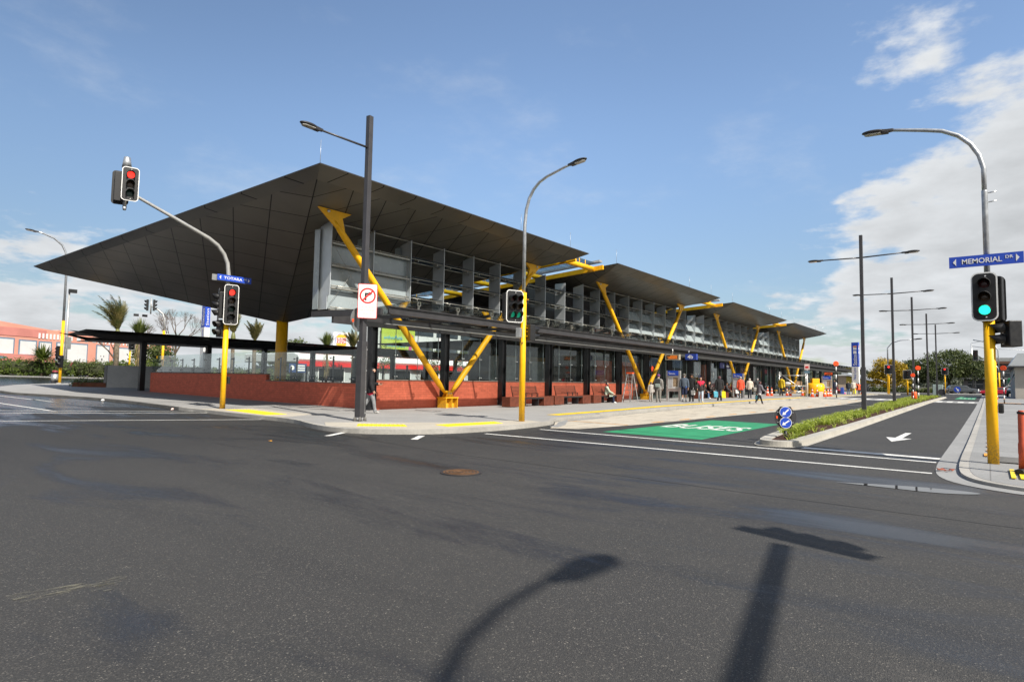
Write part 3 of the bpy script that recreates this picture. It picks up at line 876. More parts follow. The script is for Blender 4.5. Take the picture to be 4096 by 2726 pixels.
# yellow V struts on welded feet
VX = [19.1, 38.75, 59.0, 79.2]; VY = 18.72
HX = 6.45; HZ = 7.40
def strut(vx, s):
    y = VY
    b = Vector((vx + s * .16, y, .11 + .62)); t = Vector((vx + s * HX, y, HZ))
    d = (t - b).normalized()
    m = M()
    p = [b + d * q for q in (0, .55, .95)] + [t - d * 1.25, t - d * .75, t - d * .35]
    m.tube(p, [.05, .12, .132, .132, .115, .05], 14)
    o = m.build('strut', MT['yellow'], ST)
    # arrowhead plate under the soffit, both faces and the pin
    m = M()
    zt = RIM - .234 * (y - YN) - .11
    tip = Vector((vx + s * (HX + .42), y, zt)); back = Vector((vx + s * (HX - 1.0), y, zt)); neck = t - d * .42; nk2 = t - d * .95
    n = Vector((-d.z * s, 0, d.x * s))
    poly = [tip, nk2 + n * -.14 if False else nk2 + Vector((s * .10, 0, .03)), nk2 - Vector((s * .10, 0, -.03)), neck - Vector((s * .32, 0, -.16)), back]
    m.prism([q - Vector((0, .05, 0)) for q in poly], (0, .10, 0))
    h = m.build('strut_head', MT['yellow'], o)
    m = M(); c = t + d * .02
    m.at((c.x, y - .05, c.z), 0, 0, PI / 2).lathe([(.055, 0), (.055, .04)], n=12); m.build('pin', MT['alu'], o)
for vx in VX:
    for s in (-1, 1): strut(vx, s)
    m = M(); z0 = .08
    for dx in (-.36, 0, .36): m.bx(vx + dx - .012, vx + dx + .012, VY - .26, VY + .26, z0, z0 + .46)
    m.bx(vx - .40, vx + .40, VY - .28, VY + .28, z0 + .46, z0 + .50)
    m.bx(vx - .35, vx + .35, VY - .05, VY + .05, z0, z0 + .459)
    m.bx(vx - .39, vx + .39, VY - .27, VY + .27, z0, z0 + .02)
    for dy in (-.09, .09): m.prism([(vx - .26, VY + dy - .012, z0 + .5), (vx + .26, VY + dy - .012, z0 + .5), (vx + .10, VY + dy - .012, z0 + .78), (vx - .10, VY + dy - .012, z0 + .78)], (0, .024, 0))
    p = m.build('strut_foot', MT['yellow'], ST)
    m = M()
    for dx in (-.07, .07): m.at((vx + dx, VY - .115, z0 + .66), 0, 0, PI / 2).lathe([(.03, 0), (.03, .02)], n=8)
    m.build('bolt', MT['alu'], p)

# facade: grey fins, rails and louvres
FY0, FY1 = 19.28, 20.0
FX = [13.24 + 2.0 * i for i in range(37)]
def soff(y): return RIM - .235 * (y - YN) - .10
def inroof(x):
    for a, b in SEC:
        if a - .1 <= x <= b + .1: return True
    return False
for i, x in enumerate(FX):
    m = M()
    t0 = soff(FY0) - .06; t1 = soff(FY1) - .06
    if not inroof(x): t0 = t1 = 7.1
    ch = .55 if i == 0 else .35
    poly = [(x, FY0, 4.45), (x, FY0, t0), (x, FY1, t1), (x, FY1, 3.93), (x, FY0 + .17, 3.93), (x, FY0 + .17, 4.45)]
    m.prism([(p[0] - .014, p[1], p[2]) for p in poly], (.028, 0, 0))
    f = m.build('facade_fin', MT['fin'], ST)
    if i > 2: continue
    m = M(); m.bx(x - .10, x - .085, FY1 - .10, FY1 + .25, 3.95, t1 - .1); m.build('glass_edge', MT['finglass'], f)
LV = [6.47, 5.62, 4.77, 3.95]
for i in range(len(FX) - 1):
    xa, xb = FX[i] + .05, FX[i + 1] - .05
    m = M()
    for z in LV:
        m.tube([(xa, FY0 + .05, z + .06), (xb, FY0 + .05, z + .06)], .021, 6)
        if 2 <= i:
            m.tube([(xa + .1, FY0 + .26, z - .05), (xb, FY0 + .26, z - .05)], .021, 6)
            for q in (.2, .8): m.box((xa + (xb - xa) * q, FY0 + .15, z), (.03, .28, .08))
        else:
            m.bx(xa, xb, FY0 + .02, FY0 + .16, z - .05, z + .01)
            for q in (.12, .88): m.at((xa + (xb - xa) * q, FY0 - .02, z + .05), 0, 0, PI / 2).lathe([(.04, 0), (.04, .03)], n=8).at()
    if inroof((xa + xb) / 2): m.tube([(xa, FY0 + .03, soff(FY0) - .14), (xb, FY0 + .03, soff(FY0) - .14)], .022, 6)
    rr = m.build('louvre_rail', MT['rail'], ST)
    m = M()
    tops = [soff(FY0 + .3) - .15 if inroof((xa + xb) / 2) else 7.0] + LV
    for q in range(4):
        zt, zb = tops[q], tops[q + 1]
        if i < 2:                      # shut
            if q == 0: continue
            m.prism([(xa, FY0 + .24, zt - .05), (xa, FY0 + .26, zt - .05), (xa, FY0 + .26, zb + .02), (xa, FY0 + .24, zb + .02)], (xb - xa, 0, 0))
        elif i < 12:                   # wide open, blades lie flat
            m.prism([(xa, FY0 - .02, zb + .135), (xa, FY0 + .72, zb + .09), (xa, FY0 + .72, zb + .075), (xa, FY0 - .02, zb + .12)], (xb - xa, 0, 0))
        else:                          # half open
            if q == 0: continue
            m.prism([(xa, FY0 + .42, zt - .12), (xa, FY0 + .44, zt - .12), (xa, FY0 + .07, zb + .06), (xa, FY0 + .05, zb + .06)], (xb - xa, 0, 0))
    m.build('louvre_glass', MT['finglass'] if not 2 <= i < 12 else MT['darkglass'], rr)
    if i in (0, 10, 11, 22, 23):
        m = M(); y = FY0 + .12
        m.tube([(xa, y, 6.6), (xb, y, 4.1)], .007, 5); m.tube([(xa, y, 4.1), (xb, y, 6.6)], .007, 5)
        m.build('cross_brace', MT['rail'], ST)
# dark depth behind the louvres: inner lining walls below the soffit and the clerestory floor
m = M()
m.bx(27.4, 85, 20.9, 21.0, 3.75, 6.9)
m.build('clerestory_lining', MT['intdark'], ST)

# street-side awning: front channel beam, purlin, glass sheet on ring brackets
AX0, AX1 = 13.1, 108.0
AY0, AY1 = 15.72, 19.25
m = M()
m.beam((AX0, AY0, 3.66), (AX1, AY0, 3.60), .06, .25)
m.beam((AX0, AY0 - .02, 3.785), (AX1, AY0 - .02, 3.725), .16, .03)
m.beam((AX0, AY0 - .02, 3.545), (AX1, AY0 - .02, 3.485), .16, .03)
m.beam((AX0, AY0 + 1.62, 3.47), (AX1, AY0 + 1.62, 3.42), .08, .16)
m.beam((AX0, AY1 - .4, 3.55), (AX1, AY1 - .4, 3.5), .12, .36)
m.build('awning_beam', MT['dark'], ST)
m = M(); m.beam((AX0 + 1.2, AY0 + 1.60, 3.37), (AX1, AY0 + 1.60, 3.32), .12, .025); m.build('awning_gutter', MT['greypaint'], ST)
m = M(); m.beam((AX0 - .2, AY0 + .1, 3.6), (AX0 - .2, AY1 + .6, 3.72), .10, .22); m.build('awning_end_beam', MT['dark'], ST)
m = M(); n = 46
for i in range(n):
    xa = AX0 + .9 + i * (AX1 - AX0 - .9) / n + .012; xb = AX0 + .9 + (i + 1) * (AX1 - AX0 - .9) / n - .012
    vs = [(xa, AY0 - .25, 4.06), (xb, AY0 - .25, 4.06), (xb, AY1 - .1, 3.86), (xa, AY1 - .1, 3.86)]
    m.add(vs, [(0, 1, 2, 3)]); m.add([(a, b, c + .016) for a, b, c in vs], [(0, 1, 2, 3)])
m.build('awning_glass', MT['awnglass'], ST)
proto = None
for i in range(47):
    x = AX0 + 1.4 + i * 2.0
    m = M(); m.bx(x - .02, x + .02, AY0 + .02, AY0 + .08, 3.78, 3.95)
    vs = []; fs = []
    for k in range(14):
        a0 = 2 * PI * k / 14
        for r in (.085, .055):
            for dy in (-.02, .02): vs.append((x + r * math.cos(a0), AY0 + .03 + dy, 4.0 + r * math.sin(a0)))
    for k in range(14):
        a, b = 4 * k, 4 * ((k + 1) % 14)
        fs += [(a, b, b + 1, a + 1), (a + 2, a + 3, b + 3, b + 2), (a, a + 2, b + 2, b), (a + 1, b + 1, b + 3, a + 3)]
    m.add(vs, fs)
    m.build('ring_bracket', MT['rail'], ST)
for i in range(48):
    x = AX0 + 1.4 + i * 2.0
    m = M(); m.beam((x, AY0 + .05, 3.62), (x, AY1 - .3, 3.66), .07, .13); m.build('awning_rafter', MT['dark'], ST)

# posts carrying the awning
PXS = [15.05 + 4.04 * i for i in range(24)]
for i, x in enumerate(PXS):
    m = M(); y = 18.95; z0 = .05
    m.bx(x - .14, x + .14, y - .012, y + .012, z0, 3.72)
    m.bx(x - .15, x - .13, y - .14, y + .14, z0, 3.72); m.bx(x + .13, x + .15, y - .14, y + .14, z0, 3.72)
    m.build('awning_post', MT['black'], ST)

# low red block wall with frameless glass above, between the posts
for i in range(0, 6):
    xa, xb = PXS[i] + .16, PXS[i + 1] - .16
    if i == 5: xb = xa + 2.1
    m = M(); m.bx(xa - .01, xb + .01, 19.1, 19.32, 0, 1.28); w = m.build('block_wall', MT['redblock'], ST)
    m = M(); m.bx(xa - .005, xb + .005, 19.07, 19.35, 1.28, 1.32); m.build('coping', MT['coping'], w)
for i in range(0, 23):
    xa, xb = PXS[i] + .17, PXS[i + 1] - .17
    z0 = 1.325 if i < 5 else .12
    n = 3
    for k in range(n):
        a = xa + (xb - xa) * k / n + .006; b = xa + (xb - xa) * (k + 1) / n - .006
        m = M(); m.add([(a, 19.2, z0), (b, 19.2, z0), (b, 19.2, 3.4), (a, 19.2, 3.4)], [(0, 1, 2, 3)]); m.add([(a, 19.212, z0), (b, 19.212, z0), (b, 19.212, 3.4), (a, 19.212, 3.4)], [(3, 2, 1, 0)])
        g = m.build('glass_pane', MT['glass'], ST)
        m = M()
        for zz in (z0 + .12, z0 + 1.0, ):
            for xx in (a + .05, b - .05): m.at((xx, 19.18, zz), 0, 0, PI / 2).lathe([(.03, 0), (.03, .05)], n=8)
        m.build('glass_clamp', MT['alu'], g)
        m = M(); m.bx(b - .002, b + .010, 19.19, 19.222, z0, 3.4); m.build('glass_edge', MT['finglass'], g)
    m = M(); m.bx(xa - .02, xb + .02, 19.12, 19.26, 3.4, 3.46); m.build('head_rail', MT['greypaint'], ST)

# rooms behind the glass further along: back wall, ceiling, red and grey walls, door leaves
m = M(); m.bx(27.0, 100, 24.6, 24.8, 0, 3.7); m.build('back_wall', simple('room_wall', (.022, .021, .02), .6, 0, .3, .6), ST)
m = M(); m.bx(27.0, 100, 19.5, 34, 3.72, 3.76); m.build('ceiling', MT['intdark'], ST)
m = M()
for x, w, h in ((37.6, 2.2, 2.9), (41.4, 3.0, 2.9), (58.0, 2.6, 3.2), (69.0, 2.0, 3.2)): m.bx(x, x + w, 22.0, 22.2, .1, h)
m.build('red_wall', MT['redblock'], ST)
m = M(); m.bx(28.2, 33.6, 23.6, 23.8, .1, 2.9); m.build('timber_wall', simple('timber_lining', (.34, .22, .08), .5, 0, .15, 2), ST)
m = M(); m.bx(27.3, 29.6, 23.2, 23.4, 1.0, 2.8); m.bx(31.0, 32.4, 22.9, 23.05, 1.2, 2.6); m.build('notice_board', simple('pale_board', (.45, .45, .44), .5), ST)
m = M()
for x in (55.2, 56.6, 67.5, 69.2, 75.5): m.bx(x, x + .06, 19.4, 19.46, .12, 3.3)
m.build('door_frame', MT['greypaint'], ST)
for k in range(14):
    m = M(); m.bx(28 + k * 4.0, 28.25 + k * 4.0, 21.6, 21.85, .1, 3.7); m.build('inner_post', MT['black'], ST)
# ------------------------------------------------------------ end wall with glass screen
EW = thing('screen_wall', 'long red block wall topped by a glass screen, closing the near end of the station', 'wall', (16.2, 33, .11))
ew = lambda y: 15.40 + (y - 20.0) * .0748
def seg(ya, yb, z0, z1, th=.22, off=0):
    return [(ew(ya) + off, ya), (ew(yb) + off, yb), (ew(yb) + off + th, yb), (ew(ya) + off + th, ya)], z0, z1
def slabv(m, q):
    p, z0, z1 = q; m.prism([(x, y, z0) for x, y in p], (0, 0, z1 - z0))
m = M(); slabv(m, seg(19.02, 28.5, 0, 1.12)); slabv(m, seg(28.5, 46.3, 0, 1.45)); m.build('block_wall', MT['redblock_y'], EW)
m = M(); slabv(m, seg(19.0, 28.5, 1.12, 1.155, .28, -.03)); slabv(m, seg(28.5, 46.32, 1.45, 1.485, .28, -.03)); m.build('coping', MT['coping'], EW)
y = 19.25; k = 0
while y < 46.0:
    w = 1.62 if y < 28 else 1.95
    yb = min(y + w, 46.3); za = 1.16 if y < 28.0 else 1.49; zt = 2.55 if y < 28 else 2.62
    m = M()
    for o_ in (0.08, .095): m.add([(ew(y + .01) + o_, y + .01, za + .03), (ew(yb - .01) + o_, yb - .01, za + .03), (ew(yb - .01) + o_, yb - .01, zt), (ew(y + .01) + o_, y + .01, zt)], [(0, 1, 2, 3)])
    g = m.build('glass_panel', MT['glass'], EW)
    m = M()
    for yy in (y + .12, yb - .12):
        for zz in (za + .15, zt - .35): m.at((ew(yy) + .05, yy, zz), 0, PI / 2).lathe([(.03, 0), (.03, .08)], n=8)
    m.build('glass_clamp', MT['alu'], g)
    m = M(); h = zt - .25
    m.prism([(ew(y) + .14, y - .03, za - .03), (ew(y) + .20, y - .03, za - .03), (ew(y) + .20, y + .03, za - .03), (ew(y) + .14, y + .03, za - .03)], (0, 0, h - za + .03))
    m.build('glass_stanchion', MT['black'], EW)
    y += w
# free-standing dark stanchions of the railings inside
for k in range(9):
    m = M(); x = 19.6 + k * .25; yy = 22 + k * 2.1
    m.bx(x, x + .07, yy, yy + .07, .1, 2.0); o = m.build('railing_post', MT['black']); tag(o, 'thin black railing post standing inside the station behind the glass screen', 'post', 'railing posts behind the glass screen')
m = M(); m.bx(20.5, 20.9, 21, 33, .1, 1.02); o = m.build('timber_bench_wall', simple('ochre_timber', (.36, .19, .05), .55, 0, .15, 2)); tag(o, 'long low ochre timber bench seen through the glass of the end screen', 'bench')

# ------------------------------------------------------------ far-side canopy
FC = thing('platform_canopy', 'low flat black canopy along the far side of the station', 'canopy', (17.2, 47.3, .11))
m = M()
m.beam((14.6, 46.9, 3.84), (75, 46.9, 3.80), .14, .36); m.beam((14.6, 50.4, 3.78), (75, 50.4, 3.72), .14, .22)
for k in range(20): m.beam((17 + k * 3, 46.9, 3.70), (17 + k * 3, 50.4, 3.74), .10, .18)
m.prism([(12.6, 46.8, 4.12), (14.6, 46.8, 3.66), (14.6, 46.8, 4.02)], (0, .18, 0)); m.prism([(12.9, 50.3, 4.12), (14.6, 50.3, 3.67), (14.6, 50.3, 3.89)], (0, .18, 0))
m.build('canopy_frame', MT['black'], FC)
m = M()
for k in range(30):
    xa, xb = 13.4 + k * 2.1, 15.47 + k * 2.1
    vs = [(xa, 46.5, 4.22), (xb, 46.5, 4.22), (xb, 50.7, 4.0), (xa, 50.7, 4.0)]
    m.add(vs, [(0, 1, 2, 3)]); m.add([(a, b, c + .02) for a, b, c in vs], [(0, 1, 2, 3)])
m.build('canopy_glass', MT['black'], FC)
m = M()
for k in range(30): m.bx(14.8 + k * 2.0, 14.85 + k * 2.0, 46.85, 46.9, 3.85, 4.15)
m.build('glass_brackets', MT['black'], FC)
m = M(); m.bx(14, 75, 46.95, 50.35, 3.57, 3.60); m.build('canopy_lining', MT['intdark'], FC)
for k in range(13):
    x = 17.2 + k * 4.6
    m = M(); m.bx(x - .17, x + .17, 47.2, 47.55, .1, 3.62); m.build('canopy_post', MT['black'], FC)

# concrete end wall and rusty planter
CW = thing('concrete_wall', 'plain grey concrete wall panel with a pale end at the left of the station', 'wall', (16.5, 52.1, .28))
m = M(); m.at((0, 0, 0)); m.beam((16.55, 52.05, 1.08), (22.5, 48.6, 1.08), .2, 1.72); m.build('panel', MT['wallconc'], CW, .01)
m = M(); m.beam((16.38, 52.15, 1.07), (16.54, 52.06, 1.07), .24, 1.74); m.build('end_cap', MT['gutter'], CW, .01)
PL = thing('planter', 'low rusty steel planter box full of shrubs beside the concrete wall', 'planter', (15.5, 53.4, .3))
m = M(); cs = [(14.6, 52.9), (16.45, 51.95), (17.6, 54.2), (15.7, 55.2)]
m.prism([(x, y, .2) for x, y in cs], (0, 0, .43)); m.build('box', MT['corten'], PL)
m = M(); m.prism([(x * .96 + .64, y * .96 + 2.14, .63) for x, y in cs], (0, 0, .01)); m.build('soil', MT['soil'], PL)
# ------------------------------------------------------------ signals, lamps, signs
def rrect(w, h, r, n=5):
    p = []
    for cx, cy, a0 in ((w / 2 - r, h / 2 - r, 0), (-w / 2 + r, h / 2 - r, 90), (-w / 2 + r, -h / 2 + r, 180), (w / 2 - r, -h / 2 + r, 270)):
        for k in range(n + 1):
            a = R(a0 + 90 * k / n); p.append((cx + r * math.cos(a), cy + r * math.sin(a)))
    return p
LENS_OFF = {'r': 'lens_off_r', 'a': 'lens_off_a', 'g': 'lens_off_g', 'x': 'lens_off'}
def lantern(parent, loc, rz, seq='rag', lit='', W=.46, pitch=.27, r=.10, cols=1, border=True, H=None, board=True):
    n = len(seq); H = H or pitch * n + .26
    m = M().at(loc, rz)
    m.bx(-.20, -.005, -.17 * cols, .17 * cols, -pitch * n / 2 - .03, pitch * n / 2 + .03)
    body = m.build('lantern', MT['signblack'], parent, .015)
    if board:
        m = M().at(loc, rz); rr = .11
        m.mat(0).prism([(0, y, z) for y, z in rrect(W, H, rr)], (.012, 0, 0))
        if border: m.mat(1).prism([(.0125, y, z) for y, z in rrect(W - .0, H - .0, rr)], (.004, 0, 0)).mat(0).prism([(.014, y, z) for y, z in rrect(W - .045, H - .045, rr - .02)], (.006, 0, 0))
        for s in (-1, 1): m.mat(1).at(loc, rz).box((.021, .02, s * (H / 2 - .07)), (.006, .022, .022))
        m.build('backing_board', [MT['signblack'], MT['signwhite']], body)
    for i, ch in enumerate(seq):
        for c in range(cols):
            y = (c - (cols - 1) / 2) * (r * 2.15); z = (n - 1) / 2 * pitch - i * pitch
            on = ch in lit
            m = M().at(loc, rz)
            # hood: three quarters of a tube, longer above
            vs = []; fs = []; K = 16
            for k in range(K + 1):
                a = R(-40) + R(260) * k / K
                ca, sa = math.cos(a), math.sin(a); ln = .10 + .13 * max(0, sa * .6 + .4)
                for rr_ in (r + .014, r + .004):
                    vs.append((.018, y + rr_ * ca, z + rr_ * sa)); vs.append((.018 + ln, y + rr_ * ca * .97, z + rr_ * sa * .97 - .02))
            for k in range(K):
                o = 4 * k
                fs += [(o, o + 4, o + 5, o + 1), (o + 2, o + 3, o + 7, o + 6), (o + 1, o + 5, o + 7, o + 3)]
            m.add(vs, fs, True); m.build('visor', MT['signblack'], body)
            m = M().at(loc, rz)
            vs = [(.034, y, z)]; fs = []
            for rr_, xx in ((r * .6, .030), (r, .020)):
                for k in range(16): vs.append((xx, y + rr_ * math.cos(2 * PI * k / 16), z + rr_ * math.sin(2 * PI * k / 16)))
            for k in range(16):
                k2 = (k + 1) % 16; fs += [(0, 1 + k, 1 + k2), (1 + k, 17 + k, 17 + k2, 1 + k2)]
            m.add(vs, fs, True); m.build('lens', MT[('dim_' if cols == 2 else 'lit_') + ch] if on else MT[LENS_OFF[ch]], body)
    return body
def lamp_head(parent, loc, rz, tilt=0.0, s=1.0, mat='dark'):
    """flat oval road lantern reaching along +x from loc"""
    m = M().at(loc, rz, -tilt, 0, s)
    m.sphere((.48, 0, .02), (.30, .145, .062), 18, 8)
    m.prism([(0, -.045, -.035), (.28, -.10, -.035), (.28, .10, -.035), (0, .045, -.035)], (0, 0, .075))
    m.bx(.12, .30, -.085, .085, -.065, -.03)
    b = m.build('lamp_head', MT[mat], parent, .008)
    m = M().at(loc, rz, -tilt, 0, s)
    m.prism([(.30, -.10, -.052), (.62, -.10, -.052), (.70, -.05, -.052), (.70, .05, -.052), (.62, .10, -.052), (.30, .10, -.052)], (0, 0, .02))
    m.build('lamp_glass', simple('lamp_lens', (.42, .40, .36), .2, .2), b); return b
def arc(c, r, a0, a1, n, f):
    return [f(c[0] + r * math.cos(R(a0 + (a1 - a0) * k / n)), c[1] + r * math.sin(R(a0 + (a1 - a0) * k / n))) for k in range(n + 1)]
def name_sign(parent, c, u, n, w, h, word, small, back=None):
    """blue street name blade with white lettering and arrows on the face n"""
    u = Vector(u).normalized(); n = Vector(n).normalized(); c = Vector(c); z = Vector((0, 0, 1))
    def P(a, b, d): return c + u * a + z * b + n * d
    m = M(); m.prism([P(-w / 2, -h / 2, 0), P(w / 2, -h / 2, 0), P(w / 2, h / 2, 0), P(-w / 2, h / 2, 0)], n * .02)
    o = m.build('street_name_sign', MT['blue'], parent)
    m = M(); m.text(word, P(-w * .03 - .02, 0, .0215), u, z, w * .54, h * .46, .003, .012)
    m.text(small, P(w * .315, h * .14, .0215), u, z, w * .10, h * .26, .003, .01)
    for s in (-1, 1):
        a = s * w * .445; b = s * w * .40
        m.prism([P(a, 0, .0215), P(b, h * .33, .0215), P(b, -h * .33, .0215)], n * .003)
    m.build('lettering', MT['signwhite'], o)
    if back:
        m = M(); m.prism([P(-w / 2 - back, -h / 2 - .02, -.04), P(w / 2 - back, -h / 2 - .02, -.04), P(w / 2 - back, h / 2 - .02, -.04), P(-w / 2 - back, h / 2 - .02, -.04)], n * -.012)
        m.build('sign_blade', MT['signgrey'], parent)
    return o

# 1 signal with mast arm at the side street
T = thing('traffic_signal', 'yellow traffic signal with grey curved mast arm and red lights by the kerb', 'traffic signal', (11.06, 22.70, .11))
m = M(); m.tube([(11.06, 22.7, .05), (11.06, 22.7, 3.35)], .098, 16); m.build('pole', MT['yellowpole'], T)
m = M(); m.tube([(11.06, 22.7, 3.35), (11.06, 22.7, 5.2)] + [(11.0, 22.7, 5.65), (10.85, 22.7, 5.98), (10.6, 22.7, 6.27), (10.25, 22.7, 6.48), (9.0, 22.7, 6.97), (7.6, 22.7, 7.50), (7.35, 22.7, 7.55)], [.078] * 2 + [.072] * 4 + [.062, .052, .052], 14); m.build('mast_arm', MT['greypaint'], T)
m = M(); m.tube([(7.42, 22.7, 7.0), (7.42, 22.7, 8.35)], .06, 10); m.lathe([(.15, 0), (.10, .36), (.07, .38)], (7.42, 22.7, 8.33), 14); m.lathe([(.05, -.12), (.07, 0)], (7.42, 22.7, 7.0), 10); m.build('finial', MT['galv'], T)
FA = R(-104)      # lanterns look back across the junction
lantern(T, (7.47, 22.45, 7.74), FA, 'rag', 'r', .50, .31, .115, H=1.15)
lantern(T, (7.33, 22.9, 7.66), R(70), 'rag', '', .50, .31, .115, border=False, H=1.15)
lantern(T, (11.07, 22.42, 4.05), FA, 'ragx', 'r', .52, .31, .115, H=1.52)
lantern(T, (10.85, 22.95, 4.05), R(160), 'rag', '', .50, .31, .115, border=False, H=1.3)
lantern(T, (10.85, 22.85, 3.15), R(190), 'ra', '', board=False, pitch=.3, r=.12)
name_sign(T, (11.22, 22.55, 5.06), (1, 0, 0), (0, -1, 0), 1.32, .225, 'TOTARA', 'AVE', .17)
m = M(); m.bx(11.17, 11.27, 22.6, 22.78, 1.05, 1.32); m.build('push_button', MT['signblack'], T, .02)

# 2 charcoal lamp column with the no-right-turn sign
T = thing('street_lamp', 'tall square charcoal lamp post carrying a no right turn sign at the footpath corner', 'street lamp', (11.11, 14.46, .11))
m = M(); m.at((11.11, 14.46, 0), R(6)); m.bx(-.078, .078, -.078, .078, 2.45, 9.28); m.build('column', MT['lampgrey'], T, .008)
m = M(); m.at((11.11, 14.46, 0), R(6)); m.bx(-.115, .115, -.115, .115, .22, 2.45); p = m.build('base_sleeve', MT['lampgrey'], T, .01)
m = M(); m.at((11.11, 14.46, 0), R(6))
for k in range(4): m.box((.08, -.117, .35 + k * .62), (.03, .012, .03))
m.bx(.055, .062, -.118, -.115, .3, 2.3); m.build('fixings', MT['alu'], p)
m = M(); m.at((11.11, 14.46, 0), R(6)); m.bx(-.13, .13, -.13, .13, .10, .13)
for a in (-1, 1):
    for b in (-1, 1): m.lathe([(.05, .1), (.045, .2), (.02, .24)], (a * .10, b * .10, 0), 8)
m.build('base_plate', MT['kerb_dark'], T)
m = M(); m.tube([(11.11, 14.46, 8.30), (9.5, 14.46, 8.28)], [.035, .03], 8); m.build('arm', MT['lampgrey'], T)
lamp_head(T, (9.5, 14.46, 8.28), PI, 0, .92)
SN = Vector((-.62, -.785, 0)).normalized(); SU = Vector((.785, -.62, 0)).normalized(); sc = Vector((11.12, 14.30, 3.63)) + SN * .05
def SP(a, b, d=0): return sc + SU * a + Vector((0, 0, b)) + SN * d
m = M().mat(1).prism([SP(a, b) for a, b in rrect(.56, 1.02, .04)], SN * .012).mat(0).prism([SP(a, b, .0125) for a, b in rrect(.525, .985, .03)], SN * .003)
o = m.build('no_right_turn_sign', [MT['signwhite'], MT['signred']], T)
def ring(m, c, r0, r1, P, d, n=36, th=.002):
    vs = []; fs = []
    for k in range(n):
        a = 2 * PI * k / n
        for r in (r0, r1): vs.append(P(c[0] + r * math.cos(a), c[1] + r * math.sin(a), d))
    for k in range(n):
        k2 = (k + 1) % n; fs.append((2 * k, 2 * k + 1, 2 * k2 + 1, 2 * k2))
    m.add(vs, fs)
m = M(); cc = (0, .16)
m.prism([SP(a, b, .0165) for a, b in ((-.085, .02), (-.085, .245), (-.03, .245), (-.03, .02))], SN * .002)
m.prism([SP(a, b, .0165) for a, b in ((-.03, .19), (.03, .19), (.03, .245), (-.03, .245))], SN * .002)
m.prism([SP(a, b, .0165) for a, b in ((.03, .15), (.03, .285), (.13, .217))], SN * .002)
m.build('arrow', MT['signblack'], o)
m = M(); ring(m, cc, .185, .235, SP, .0185)
q = .215 * .7071
m.prism([SP(cc[0] + a, cc[1] + b, .0205) for a, b in ((-q - .016, -q + .016), (q - .016, q + .016), (q + .016, q - .016), (-q + .016, -q - .016))], SN * .001)
m.build('prohibition_ring', MT['signred'], o)
for t_, b, w_ in (('EXCEPT BUSES', -.18, .38), ('AND AUTHORISED', -.27, .42), ('VEHICLES', -.37, .27)):
    m = M(); m.text(t_, SP(0, b, .0165), SU, (0, 0, 1), w_, .05, .001); m.build('text_line', simple('dark_letter', (.16, .15, .15), .5), o)
c2 = Vector((11.16, 14.62, 3.35)); 
m = M().at((11.1, 14.66, 3.1), R(100)); m.prism([(0, y, z) for y, z in ((.33 * math.cos(a * PI / 12), .36 * math.sin(a * PI / 12)) for a in range(24))], (.02, 0, 0)); bs = m.build('round_sign_back', MT['signgrey'], T)
m = M(); m.box((10.80, 14.53, 3.05), (.05, .03, .09), R(-52)); m.build('reflector', MT['orange'], bs)

# 3 lamp with curved outreach and the two-column signal
T = thing('street_lamp', 'grey street lamp with yellow lower pole and a six lens signal beside it', 'street lamp', (14.83, 11.33, .11))
X3 = 14.83
m = M(); m.tube([(X3, 11.33, .05), (X3, 11.33, 4.12)], .093, 16); m.build('pole', MT['yellowpole'], T)
m = M(); m.tube([(X3, 11.33, 4.12), (X3, 11.33, 6.25), (X3, 11.28, 6.75), (X3, 11.17, 7.1), (X3, 11.0, 7.36), (X3, 10.78, 7.55), (X3, 10.5, 7.67), (X3, 9.85, 7.83), (X3, 9.55, 7.88)], [.056, .054, .051, .049, .047, .045, .042, .036, .032], 12); m.build('outreach', MT['galv'], T)
lamp_head(T, (X3, 9.72, 7.86), -PI / 2, .1, .84)
m = M()
for z in (3.9, 3.0, 2.9, 2.75): m.box((X3 + .02, 11.22, z), (.03, .12, .02))
m.build('bracket', MT['yellowpole'], T)
F3 = R(-112)
lantern(T, (X3 - .36, 11.40, 3.66), F3, 'rag', 'g', .60, .25, .098, cols=2, H=1.0)
lantern(T, (X3 + .22, 11.12, 2.86), R(-20), 'ra', '', board=False, pitch=.22, r=.085)
m = M(); m.box((X3 - .25, 11.3, 2.84), (.2, .16, .30), R(20)); m.build('control_box', MT['signgrey'], T, .02)
m = M(); m.tube([(X3 - .3, 11.2, 2.7), (X3 - .28, 11.2, 2.56), (X3 - .15, 11.25, 2.5), (X3, 11.3, 2.62)], .012, 6); m.build('cable', MT['rubber'], T)

# 4 right-hand signal with lamp, name blade and rear pedestrian signal
T = thing('traffic_signal', 'yellow signal with green light, blue name sign and curved lamp at the right', 'traffic signal', (13.79, -.05, .09))
X4, Y4 = 13.79, -.05
m = M(); m.tube([(X4, Y4, .03), (X4, Y4, 2.72)], .086, 18); m.build('pole', MT['yellowpole'], T)
m = M(); m.tube([(X4, Y4, 2.72), (X4, Y4, 4.98), (X4, Y4, 5.0)], .047, 14); m.tube([(X4, Y4, 5.0), (X4, Y4, 5.42), (X4, Y4 + .06, 5.68), (X4, Y4 + .18, 5.92), (X4, Y4 + .36, 6.12), (X4, Y4 + .6, 6.27), (X4, Y4 + .9, 6.36), (X4, Y4 + 1.25, 6.45), (X4, Y4 + 1.6, 6.53)], [.040] * 5 + [.038, .036, .031, .027], 14); m.build('outreach', MT['galv'], T)
lamp_head(T, (X4, Y4 + 1.38, 6.485), PI / 2, .06, .72)
m = M()
for z in (4.95, 4.78): m.tube([(X4, Y4 - .05, z), (X4, Y4 - .17, z + .01)], .012, 6)
m.build('bolt', MT['alu'], T)
